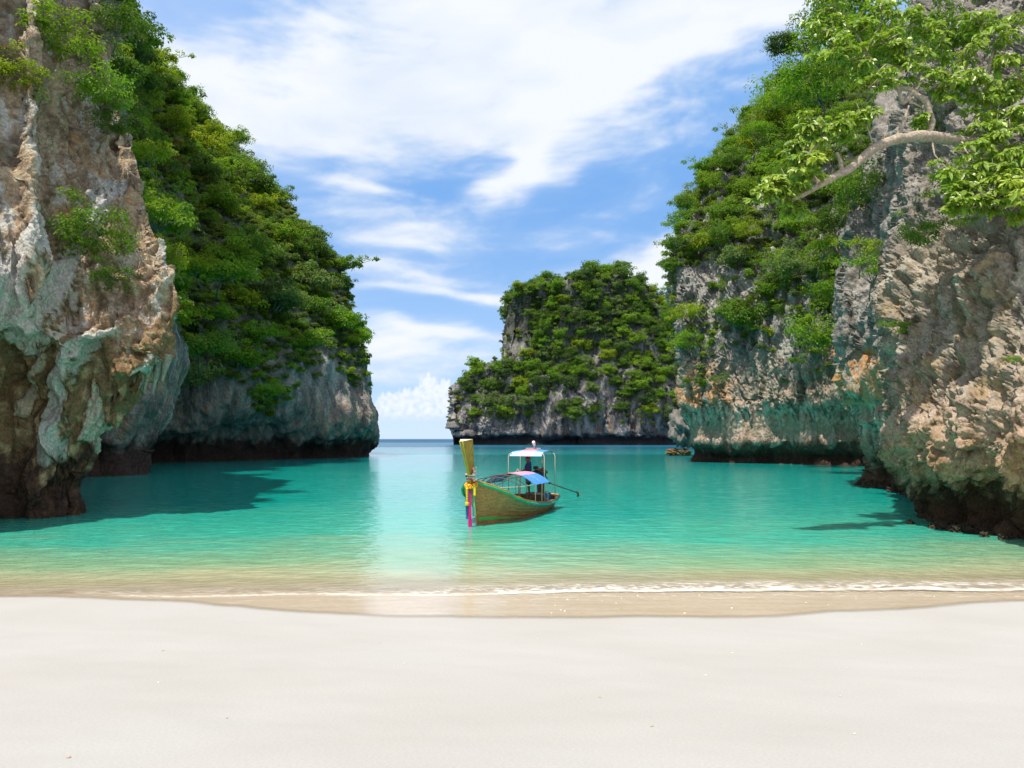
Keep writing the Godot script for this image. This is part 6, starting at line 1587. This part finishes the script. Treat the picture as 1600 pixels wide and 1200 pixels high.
	part("prow_top", done(st), mat(Color(0.72, 0.66, 0.52), 0.7), b)
	for s in [-1.0, 1.0]:
		var pts := []
		var rad := []
		for l in line.slice(4):
			pts.append(Vector3(s * l[2] * 0.24, l[0] - 0.02, l[1] + l[3] * 0.5))
			rad.append(0.018)
		part("prow_edge", tube(pts, rad, 6), M.lime, b)
	# front canopy: bows, rails and a striped cloth over the after half
	for z in [2.3, 1.4, 0.35, -0.6, -1.55]:
		var pts := []
		var rad := []
		var w: float = minf(1.16, lut(gun_w, z) - 0.02)
		var top: float = 1.86 if z < 2.0 else 1.80
		pts.append(rail(z, -1.0, 0.0, -0.03))
		rad.append(0.02)
		for k in 13:
			var s := lerpf(-1, 1, k / 12.0)
			pts.append(Vector3(s * w, lerpf(top, 1.40 if z < 2.0 else 1.5, pow(absf(s), 2.2)), z))
			rad.append(0.02)
		pts.append(rail(z, 1.0, 0.0, -0.03))
		rad.append(0.02)
		part("canopy_bow", tube(pts, rad, 6), M.dark_tube if z > 0.4 else M.tube, b)
	for s in [-0.98, -0.5, 0.0, 0.5, 0.98]:
		var pts := []
		var rad := []
		for k in 20:
			var z := lerpf(3.3, -1.6, k / 19.0)
			var up := lerpf(1.86, 1.40, pow(absf(s), 2.2))
			var f := sm(1.6, 3.3, z)
			pts.append(Vector3(s * lerpf(1.16, 0.5, f), lerpf(up, lut(gun_h, 3.3) + 0.1, f) - 0.012, z))
			rad.append(0.017)
		part("canopy_rail", tube(pts, rad, 6), M.dark_tube if absf(s) < 0.9 else M.tube, b)
	var bands := [[-1.0, -0.45, M.canvas_blue], [-0.45, 0.42, M.canvas_pink], [0.42, 1.0, M.canvas_blue]]
	for bd in bands:
		part("canopy_cloth", cloth(bd[0], bd[1], 1.18, 0.5, -1.64, func(s: float, f: float): return lerpf(1.89, 1.42, pow(absf(s), 2.2)) - 0.02 * sin(f * PI * 3.0) * sin(f * PI * 3.0)), bd[2], b)
	# rear canopy over the helmsman
	var zs := [-1.72, -3.35]
	for s in [-1.0, 1.0]:
		for z in zs:
			part("canopy_post", tube([rail(z, s, 0.0, -0.04) * Vector3(0, 1, 1) + Vector3(s * 0.9, 0, 0), Vector3(s * 0.9, 2.55, z), Vector3(s * 0.86, 2.68, z), Vector3(s * 0.74, 2.73, z)], [0.024, 0.024, 0.022, 0.02], 8), M.tube, b)
		part("canopy_rail", rod(Vector3(s * 0.74, 2.73, -1.72), Vector3(s * 0.74, 2.78, -3.35), 0.018), M.tube, b)
	for bd in [[-1.0, -0.42, M.canvas_blue], [-0.42, 0.40, M.canvas_pink], [0.40, 1.0, M.canvas_blue]]:
		part("roof_cloth", cloth(bd[0], bd[1], 0.80, -1.9, -3.45, func(s: float, f: float): return 2.78 + 0.06 * (1 - s * s) + 0.06 * sin(f * PI)), bd[2], b)
		var pale: Material = M.canvas_pale if bd[2] == M.canvas_blue else mat(Color(0.74, 0.40, 0.50), 0.8)
		part("roof_valance", cloth(bd[0], bd[1], 0.80, -1.60, -1.9, func(s: float, f: float): return lerpf(2.60, 2.78 + 0.06 * (1 - s * s), pow(f, 0.8))), pale, b)
	part("roof_rail", tube([Vector3(-0.42, 2.84, -2.7), Vector3(-0.36, 2.95, -2.7), Vector3(0.36, 2.95, -2.7), Vector3(0.42, 2.84, -2.7)], [0.018, 0.02, 0.02, 0.018], 8), M.tube, b)
	# lamp on the roof rail
	st = begin()
	tube_into(st, [Vector3(0.05, 2.95, -2.7), Vector3(0.05, 3.10, -2.7)], [0.022, 0.022], 8)
	tube_into(st, [Vector3(0.05, 3.10, -2.78), Vector3(0.06, 3.17, -2.66), Vector3(0.08, 3.24, -2.54), Vector3(0.09, 3.27, -2.5)], [0.05, 0.075, 0.085, 0.06], 10)
	part("roof_lamp", done(st), M.white, b)
	# grab rail in front of the helm
	part("grab_rail", tube([Vector3(-0.42, 0.5, -1.45), Vector3(-0.42, 1.85, -1.45), Vector3(-0.34, 2.0, -1.45), Vector3(-0.22, 1.85, -1.45), Vector3(-0.22, 0.5, -1.45)], [0.018, 0.018, 0.018, 0.018, 0.018], 8), M.tube, b)
	for z in [1.0]:
		part("oarlock", rod(rail(z, 1, -0.02, -0.02), rail(z, 1, 0.22, -0.02), 0.014), M.dark_tube, b)
	build_engine(b)

# strip of cloth between two fractions of the half width, with a height given by (fraction across, fraction along)
func cloth(s0: float, s1: float, half: float, z0: float, z1: float, high: Callable) -> ArrayMesh:
	var st := begin()
	var na := 10
	var nl := 18
	var g := []
	for j in nl + 1:
		var row := []
		for i in na + 1:
			var s := lerpf(s0, s1, float(i) / na)
			var f := float(j) / nl
			row.append(Vector3(s * half, high.call(s, f), lerpf(z0, z1, f)))
		g.append(row)
	for j in nl:
		for i in na:
			quad(st, g[j][i], g[j][i + 1], g[j + 1][i + 1], g[j + 1][i])
			var d := Vector3(0, -0.008, 0)
			quad(st, g[j + 1][i] + d, g[j + 1][i + 1] + d, g[j][i + 1] + d, g[j][i] + d)
	return done(st)

func build_engine(b: Node3D):
	var eng := Node3D.new()
	eng.name = "engine"
	b.add_child(eng)
	eng.position = Vector3(0.0, 1.42, -3.75)
	eng.rotation.x = 0.10
	part("engine_stand", box(Vector3(0, -0.55, 0), Vector3(0.30, 0.9, 0.24), 0.02), M.dark_wood, eng)
	part("engine_block", box(Vector3(0, 0.22, 0.12), Vector3(0.40, 0.38, 0.62), 0.05), M.metal, eng)
	part("cylinder_head", box(Vector3(0.0, 0.47, 0.12), Vector3(0.28, 0.14, 0.54), 0.03), M.rust, eng)
	var st := begin()
	tube_into(st, [Vector3(0, 0.26, 0.46), Vector3(0, 0.26, 0.54)], [0.27, 0.27], 24)
	part("radiator_fan", done(st), M.black, eng)
	st = begin()
	tube_into(st, [Vector3(0, 0.26, -0.18), Vector3(0, 0.26, -0.34)], [0.26, 0.22], 24)
	part("flywheel_housing", done(st), M.black, eng)
	for k in 4:
		part("exhaust_pipe", tube([Vector3(0.2, 0.38, -0.06 + k * 0.13), Vector3(0.32, 0.40, -0.06 + k * 0.13), Vector3(0.36, 0.30, -0.1 + k * 0.11)], [0.03, 0.03, 0.03], 8), M.rust, eng)
	part("air_filter", tube([Vector3(-0.18, 0.50, 0.1), Vector3(-0.18, 0.62, 0.1), Vector3(-0.18, 0.66, 0.1)], [0.13, 0.13, 0.09], 16), M.black, eng)
	part("stack_pipe", rod(Vector3(0.1, 0.5, -0.05), Vector3(0.1, 0.92, -0.08), 0.022), M.rust, eng)
	part("hose", tube([Vector3(0.16, 0.5, 0.4), Vector3(0.26, 0.62, 0.3), Vector3(0.30, 0.5, 0.1), Vector3(0.26, 0.2, 0.0), Vector3(0.34, 0.0, -0.1)], [0.025, 0.025, 0.025, 0.025, 0.025], 8), M.black, eng)
	part("tiller", tube([Vector3(0, 0.2, 0.5), Vector3(-0.05, 0.18, 1.0), Vector3(-0.1, 0.22, 1.5)], [0.022, 0.022, 0.026], 8), M.tube, eng)
	var sh := Node3D.new()
	sh.name = "propeller_shaft"
	b.add_child(sh)
	var a := Vector3(0.0, 1.32, -4.1)
	var e := Vector3(0.42, 0.36, -9.2)
	part("shaft_housing", tube([a, a.lerp(e, 0.16), a.lerp(e, 0.2)], [0.075, 0.065, 0.04], 10), M.black, sh)
	part("shaft_tube", rod(a.lerp(e, 0.18), e, 0.034, 8), M.dark_tube, sh)
	part("support_fin", box(a.lerp(e, 0.965) + Vector3(0, -0.12, 0), Vector3(0.02, 0.24, 0.16), 0.004), M.dark_tube, sh)
	var d := (e - a).normalized()
	for k in 3:
		var ang := TAU * k / 3.0 + 0.4
		var u := d.cross(Vector3.UP).normalized()
		var w := u.cross(d)
		var o := u * cos(ang) + w * sin(ang)
		st = begin(false)
		var side := o.cross(d) * 0.06 + d * 0.03
		tri(st, e, e + o * 0.17 + side, e + o * 0.20 - side)
		tri(st, e, e + o * 0.20 - side, e + o * 0.17 + side)
		part("propeller_blade", done(st), M.rust, sh)

# ---------------------------------------------------------------- boatman

# Smoothly joined tapered limbs, meshed as surface nets. bones: [a, b, radius a, radius b]
func flesh(bones: Array, cell: float, join: float, cut := Plane(0, 1, 0, 99)) -> ArrayMesh:
	var lo := Vector3.INF
	var hi := -Vector3.INF
	for q in bones:
		for k in 2:
			lo = lo.min(q[k] - Vector3.ONE * (q[2 + k] + 0.04))
			hi = hi.max(q[k] + Vector3.ONE * (q[2 + k] + 0.04))
	var n := Vector3i(((hi - lo) / cell).ceil()) + Vector3i.ONE * 2
	var field := PackedFloat32Array()
	field.resize(n.x * n.y * n.z)
	field.fill(1.0)
	for q in bones:
		var a: Vector3 = q[0]
		var b: Vector3 = q[1]
		var m: float = maxf(q[2], q[3]) + 0.05
		var i0 := Vector3i(((a.min(b) - Vector3.ONE * m - lo) / cell).floor()).max(Vector3i.ZERO)
		var i1 := Vector3i(((a.max(b) + Vector3.ONE * m - lo) / cell).ceil()).min(n - Vector3i.ONE)
		var ab := b - a
		var l2 := maxf(ab.length_squared(), 1e-9)
		for z in range(i0.z, i1.z + 1):
			for y in range(i0.y, i1.y + 1):
				for x in range(i0.x, i1.x + 1):
					var p := lo + Vector3(x, y, z) * cell
					var t := clampf((p - a).dot(ab) / l2, 0.0, 1.0)
					var d: float = (p - a - ab * t).length() - lerpf(q[2], q[3], t)
					var k := (z * n.y + y) * n.x + x
					var f := field[k]
					var h := clampf(0.5 + 0.5 * (d - f) / join, 0.0, 1.0)
					field[k] = lerpf(d, f, h) - join * h * (1.0 - h)
	if cut.d < 90.0:
		for z in n.z:
			for y in n.y:
				for x in n.x:
					var k := (z * n.y + y) * n.x + x
					field[k] = maxf(field[k], cut.distance_to(lo + Vector3(x, y, z) * cell))
	var at := {}
	var V := PackedVector3Array()
	var corner := [Vector3i(0, 0, 0), Vector3i(1, 0, 0), Vector3i(0, 1, 0), Vector3i(1, 1, 0), Vector3i(0, 0, 1), Vector3i(1, 0, 1), Vector3i(0, 1, 1), Vector3i(1, 1, 1)]
	var edges := [[0, 1], [2, 3], [4, 5], [6, 7], [0, 2], [1, 3], [4, 6], [5, 7], [0, 4], [1, 5], [2, 6], [3, 7]]
	for z in n.z - 1:
		for y in n.y - 1:
			for x in n.x - 1:
				var v := []
				var mask := 0
				for c in 8:
					var o: Vector3i = corner[c]
					var f := field[((z + o.z) * n.y + y + o.y) * n.x + x + o.x]
					v.append(f)
					if f < 0.0: mask |= 1 << c
				if mask == 0 or mask == 255: continue
				var s := Vector3()
				var cnt := 0
				for e in edges:
					var f0: float = v[e[0]]
					var f1: float = v[e[1]]
					if (f0 < 0.0) != (f1 < 0.0):
						s += Vector3(corner[e[0]]).lerp(Vector3(corner[e[1]]), f0 / (f0 - f1))
						cnt += 1
				at[(z * n.y + y) * n.x + x] = V.size()
				V.append(lo + (Vector3(x, y, z) + s / cnt) * cell)
	var st := begin()
	var step := [1, n.x, n.x * n.y]
	for key in at:
		for ax in 3:
			var k: int = key
			var f0 := field[k]
			var f1 := field[k + step[ax]]
			if (f0 < 0.0) == (f1 < 0.0): continue
			var u: int = step[(ax + 1) % 3]
			var w: int = step[(ax + 2) % 3]
			if not (at.has(k - u) and at.has(k - w) and at.has(k - u - w)): continue
			var q := [V[at[k]], V[at[k - u]], V[at[k - u - w]], V[at[k - w]]]
			if f0 < 0.0: quad(st, q[0], q[1], q[2], q[3])
			else: quad(st, q[3], q[2], q[1], q[0])
	return done(st)

func build_person():
	var at := BOAT + Basis(Vector3.UP, TURN) * Vector3(0.0, 0.812, -2.05)
	var o := root_node("person", at, -1.25)      # faces picture left, a little towards the prow
	tag(o, "boatman in dark blue shirt and dark shorts, standing with one arm raised to the roof", "person")
	# local: +z is where he faces, +x his left hand side; height 1.74
	var body := []
	var hip := Vector3(0, 0.92, 0)
	var chest := Vector3(0, 1.28, 0.01)
	for s in [-1.0, 1.0]:
		var h := hip + Vector3(s * 0.09, -0.02, 0)
		var kn := Vector3(s * 0.10, 0.49, 0.03 if s > 0 else -0.02)
		var an := Vector3(s * 0.10, 0.08, 0.0 if s > 0 else -0.05)
		body += [[h, kn, 0.088, 0.060], [kn, an, 0.056, 0.038], [an, an + Vector3(s * 0.02, -0.045, 0.15), 0.040, 0.028], [an, an + Vector3(0, -0.04, -0.04), 0.04, 0.036]]
	body += [[hip, chest, 0.125, 0.135], [hip + Vector3(-0.06, 0, 0), hip + Vector3(0.06, 0, 0), 0.115, 0.115], [chest + Vector3(-0.11, 0.06, 0), chest + Vector3(0.11, 0.06, 0), 0.09, 0.09], [chest + Vector3(0, 0.08, 0), Vector3(0, 1.50, 0.03), 0.075, 0.052]]
	# right arm reaches down and forward to the tiller, left arm up to the roof edge
	var sr := Vector3(-0.19, 1.38, 0)
	var er := Vector3(-0.25, 1.12, 0.10)
	var wr := Vector3(-0.20, 1.03, 0.34)
	var sl := Vector3(0.19, 1.38, 0)
	var el := Vector3(0.27, 1.58, 0.06)
	var wl := Vector3(0.20, 1.80, 0.04)
	var arms := [[sr, er, 0.056, 0.043], [er, wr, 0.042, 0.028], [sl, el, 0.056, 0.043], [el, wl, 0.042, 0.028]]
	body += arms
	# hands: palm, four fingers and a thumb curled on what they hold
	for q in [[wr, Vector3(0.05, -0.10, 1.0).normalized(), Vector3(0, -1, 0)], [wl, Vector3(0, 1, 0.15).normalized(), Vector3(0, 0, 1)]]:
		var w: Vector3 = q[0]
		var f: Vector3 = q[1]
		var curl: Vector3 = q[2]
		var sd := f.cross(curl).normalized()
		body.append([w, w + f * 0.075, 0.026, 0.032])
		for k in 4:
			var b0 := w + f * 0.08 + sd * (k - 1.5) * 0.021
			var ln: float = [0.034, 0.040, 0.037, 0.029][k]
			var b1 := b0 + (f * 0.8 + curl * 0.6).normalized() * ln
			var b2 := b1 + (f * 0.1 + curl).normalized() * ln * 0.8
			body += [[b0, b1, 0.010, 0.009], [b1, b2, 0.009, 0.008]]
		var t0 := w + f * 0.03 + sd * 0.03
		body += [[t0, t0 + (f * 0.6 + sd * 0.8).normalized() * 0.04, 0.013, 0.011], [t0 + (f * 0.6 + sd * 0.8).normalized() * 0.04, t0 + (f * 0.9 + sd * 0.5 + curl * 0.5).normalized() * 0.07, 0.011, 0.009]]
	# head: skull, face, jaw, nose, ears
	var hd := Vector3(0, 1.62, 0.04)
	body += [[hd + Vector3(0, 0.02, -0.02), hd + Vector3(0, 0.03, 0.02), 0.088, 0.086], [hd + Vector3(0, -0.05, 0.035), hd + Vector3(0, -0.085, 0.055), 0.056, 0.038], [hd + Vector3(0, 0.0, 0.092), hd + Vector3(0, -0.025, 0.112), 0.012, 0.016], [hd + Vector3(-0.03, -0.062, 0.085), hd + Vector3(0.03, -0.062, 0.085), 0.012, 0.012]]
	for s in [-1.0, 1.0]:
		body.append([hd + Vector3(s * 0.088, 0.015, -0.005), hd + Vector3(s * 0.09, -0.02, 0.0), 0.016, 0.012])
	part("body", flesh(body, 0.0125, 0.025), M.skin, o)
	for s in [-1.0, 1.0]:
		var e := part("eye", lump(Vector3.ONE * 0.011, 3, 0.0, 1.0, 8, 10), M.white, o)
		e.position = hd + Vector3(s * 0.032, 0.012, 0.092)
	var shirt := [[hip + Vector3(0, 0.02, 0), chest, 0.145, 0.152], [hip + Vector3(-0.06, 0.0, 0), hip + Vector3(0.06, 0.0, 0), 0.125, 0.125], [chest + Vector3(-0.11, 0.06, 0), chest + Vector3(0.11, 0.06, 0), 0.108, 0.108], [sr, sr.lerp(er, 0.55), 0.075, 0.07], [sl, sl.lerp(el, 0.55), 0.075, 0.07]]
	part("shirt", flesh(shirt, 0.016, 0.04), M.shirt, o)
	var shorts := [[hip + Vector3(-0.07, 0.0, 0), hip + Vector3(0.07, 0.0, 0), 0.128, 0.128]]
	for s in [-1.0, 1.0]: shorts.append([hip + Vector3(s * 0.09, -0.04, 0), Vector3(s * 0.105, 0.53, 0.02), 0.112, 0.095])
	part("shorts", flesh(shorts, 0.016, 0.04), M.shorts, o)
	part("hair", flesh([[hd + Vector3(0, 0.045, -0.035), hd + Vector3(0, 0.06, 0.01), 0.094, 0.084], [hd + Vector3(0, 0.0, -0.055), hd + Vector3(0, 0.03, -0.04), 0.07, 0.08]], 0.012, 0.03), M.hair, o)
	part("cap_brim", box(hd + Vector3(0, 0.065, 0.12), Vector3(0.14, 0.012, 0.09), 0.004, Basis(Vector3.RIGHT, 0.2)), M.hair, o)

# ---------------------------------------------------------------- things on the boat

func in_boat(p: Vector3) -> Vector3:
	return BOAT + Basis(Vector3.UP, TURN) * p

func build_cargo():
	# garland of flowers and sashes tied round the prow
	var g := root_node("flower_garland", in_boat(Vector3(0, 1.62, 4.62)), TURN)
	tag(g, "orange and yellow flower garland tied round the boat's prow", "garland")
	var bead := lump(Vector3.ONE, 5, 0.25, 2.0, 6, 9)
	for ring in [[0.0, 0.19, 18, "flower_orange", 0.055], [-0.10, 0.21, 20, "flower_yellow", 0.05], [-0.05, 0.23, 14, "flower_orange", 0.05]]:
		for k in ring[2]:
			var a: float = TAU * k / ring[2] + ring[0] * 9.0
			var o := part("flower", bead, M[ring[3] if k % 3 else "flower_yellow"], g)
			o.position = Vector3(sin(a) * ring[1], ring[0] + 0.05 - 0.05 * cos(a), -0.06 + cos(a) * ring[1] * 1.05)
			o.scale = Vector3.ONE * float(ring[4])
	for k in 11:
		var o := part("flower", bead, M.flower_yellow, g)
		o.position = Vector3(-0.06 - 0.004 * k, -0.14 - 0.062 * k, 0.20 - 0.012 * k)
		o.scale = Vector3.ONE * 0.05 if k < 9 else Vector3(0.10, 0.045, 0.07)
	for k in 6:
		var o := part("flower", bead, M.flower_yellow, g)
		o.position = Vector3(0.22, -0.12 - 0.05 * k, 0.08)
		o.scale = Vector3.ONE * 0.055
	var bq := root_node("flower_bunch", in_boat(Vector3(0.20, 2.0, 4.66)), TURN)
	tag(bq, "small bunch of pink and white flowers behind the boat's prow", "flowers")
	for k in 12:
		var o := part("flower", bead, [M.flower_pink, M.white, M.flower_pink, M.sash_green][k % 4], bq)
		o.position = Vector3(0.05 * sin(k * 2.4), 0.045 * k - 0.2, 0.05 * cos(k * 2.4))
		o.scale = Vector3.ONE * (0.05 + 0.012 * (k % 3))
	for s in [["sash", M.magenta, Vector3(0.02, 1.55, 4.74), 1.58, 0.16, "long magenta sash hanging from the boat's prow to the water"], ["sash", M.sash_blue, Vector3(-0.14, 1.5, 4.66), 1.2, 0.12, "blue sash hanging beside the magenta one on the prow"], ["sash", M.sash_green, Vector3(0.13, 1.5, 4.60), 1.1, 0.12, "pale green sash hanging on the hull side of the prow"]]:
		var st := begin()
		var nn := 24
		var prev := []
		for k in nn + 1:
			var t := float(k) / nn
			var y: float = -t * s[3]
			var w: float = s[4] * (0.55 + 0.5 * t)
			var row := []
			for i in 7:
				var u := i / 6.0 - 0.5
				row.append(Vector3(u * w, y, 0.035 * sin(u * 12.0 + t * 4.0) * (0.4 + t) - 0.10 * t))
			if k > 0:
				for i in 6:
					quad(st, prev[i], row[i], row[i + 1], prev[i + 1])
					var d := Vector3(0, 0, -0.006)
					quad(st, prev[i + 1] + d, row[i + 1] + d, row[i] + d, prev[i] + d)
			prev = row
		var o := part(s[0], done(st), s[1])
		o.position = in_boat(s[2])
		o.rotation.y = TURN + 0.2
		tag(o, s[5], "sash")
	var tie := root_node("cloth_tie", in_boat(Vector3(0, 1.86, 4.63)), TURN)
	tag(tie, "pink and green cloth bands wound round the prow above the flower garland", "cloth")
	for k in 4:
		var pts := []
		var rad := []
		for q in 17:
			var a := TAU * q / 16.0
			pts.append(Vector3(sin(a) * (0.16 + 0.01 * k), 0.05 * k + 0.02 * sin(a * 2.0 + k), 0.02 * k - 0.08 + cos(a) * 0.19))
			rad.append(0.032)
		part("band", tube(pts, rad, 6), [M.magenta, M.sash_green, M.dark_wood, M.flower_pink][k], tie)
	# stern goods
	var can := root_node("fuel_can", in_boat(Vector3(0.42, 0.43, -3.55)), TURN + 0.3)
	tag(can, "blue plastic fuel can on the boat's stern deck", "fuel can")
	part("can_body", box(Vector3(0, 0.16, 0), Vector3(0.34, 0.32, 0.24), 0.05), M.blue_plastic, can)
	part("handle", tube([Vector3(-0.1, 0.31, 0), Vector3(-0.08, 0.39, 0), Vector3(0.08, 0.39, 0), Vector3(0.1, 0.31, 0)], [0.02, 0.02, 0.02, 0.02], 8), M.blue_plastic, can)
	part("cap", rod(Vector3(0.13, 0.31, 0.06), Vector3(0.13, 0.36, 0.06), 0.03), M.black, can)
	for s in [[Vector3(0.05, 0.43, -3.3), Vector3(0.30, 0.22, 0.26), M.grey_cloth, "grey cloth bag lying behind the helmsman in the boat"], [Vector3(-0.35, 0.43, -3.6), Vector3(0.26, 0.2, 0.24), M.black, "black bag lying at the left of the boat's stern deck"], [Vector3(0.52, 0.18, -2.85), Vector3(0.24, 0.26, 0.28), M.grey_cloth, "dark grey sack beside the near gunwale of the boat"], [Vector3(0.1, 0.43, -4.1), Vector3(0.24, 0.18, 0.2), mat(Color(0.30, 0.16, 0.20), 0.9), "dull pink bundle at the very stern of the boat"]]:
		var o := part("cloth_bag", lump(s[1], int(s[1].x * 100), 0.3, 1.3), s[2])
		o.position = in_boat(s[0] + Vector3(0, s[1].y * 0.8, 0))
		o.rotation.y = TURN
		tag(o, s[3], "bag")
	var tyre := root_node("rope_coil", in_boat(Vector3(0.48, 0.43, -4.0)), TURN)
	tag(tyre, "dark coiled rope on the stern deck beside the fuel can", "rope")
	for k in 4:
		var pts := []
		var rad := []
		for q in 21:
			var a := TAU * q / 20.0
			pts.append(Vector3(sin(a) * (0.2 - 0.01 * k), 0.03 + 0.045 * k, cos(a) * (0.2 - 0.01 * k)))
			rad.append(0.024)
		part("coil", tube(pts, rad, 6), M.dark_tube, tyre)

# ---------------------------------------------------------------- bits lying on the beach

# things of one group that would read the same are told apart by their order from left to right
func rank_labels():
	var same := {}
	for o in get_children():
		if o is Node3D and o.has_meta("group") and o.has_meta("label"):
			var l: String = o.get_meta("label")
			if not same.has(l): same[l] = []
			same[l].append(o)
	var word := ["first", "second", "third", "fourth", "fifth", "sixth", "seventh", "eighth", "ninth", "tenth", "eleventh", "twelfth"]
	for l in same:
		var os: Array = same[l]
		if os.size() < 2 or os.size() > 12 or l.split(" ").size() > 12: continue
		os.sort_custom(func(a, b): return a.position.x / -a.position.z < b.position.x / -b.position.z)
		for k in os.size():
			os[k].set_meta("label", l + ", " + ("leftmost" if k == 0 else "rightmost" if k == os.size() - 1 else word[k] + " from left"))

func build_beach_bits():
	var r := RandomNumberGenerator.new()
	r.seed = 99
	var chip := lump(Vector3(1, 0.35, 0.6), 8, 0.5, 1.8, 6, 9)
	var spots := [[4.6, 4.45], [-3.2, 5.4], [0.9, 7.6], [2.8, 6.1], [-0.8, 4.9], [6.8, 8.3], [-7.4, 9.2], [-2.0, 11.2], [4.2, 9.3], [8.6, 10.6], [0.4, 11.4], [-4.8, 6.3], [1.8, 4.6], [3.4, 7.7], [4.0, 5.6], [0.15, 5.0], [-2.6, 6.8], [-4.0, 8.4], [6.1, 7.0], [2.3, 8.8], [-6.2, 7.4], [7.4, 9.0], [1.2, 6.4], [-1.4, 9.6], [3.1, 10.4], [5.2, 11.0], [-5.0, 10.6]]
	for s in spots:
		var o := part("shell_chip", chip, mat(Color(0.42, 0.30, 0.20), 0.8) if r.randf() < 0.5 else mat(Color(0.66, 0.58, 0.48), 0.8))
		o.position = Vector3(s[0], sand_height(s[0], s[1]) + 0.004, -s[1])
		o.basis = Basis(Vector3.UP, r.randf() * TAU).scaled(Vector3.ONE * r.randf_range(0.012, 0.026))
		tag(o, "tiny shell chip lying on the dry white sand", "shell", "shell chips on the dry sand")
	var leafm := mat(Color(0.42, 0.25, 0.05), 0.7)
	for k in 26:
		var x := r.randf_range(0.5, 9.5)
		var d := r.randf_range(wet_edge(x) + 0.3, 16.0)
		var o := part("driftwood_chip", chip, leafm if k % 3 == 0 else M.white)
		o.position = Vector3(x, sand_height(x, d) + 0.010, -d)
		o.basis = Basis(Vector3.UP, r.randf() * TAU).scaled(Vector3.ONE * r.randf_range(0.014, 0.034))
		tag(o, "fallen leaf scrap washed up on the wet sand" if k % 3 == 0 else "white shell chip washed up on the wet sand", "leaf" if k % 3 == 0 else "shell", "leaf scraps on the wet sand" if k % 3 == 0 else "shell chips on the wet sand")
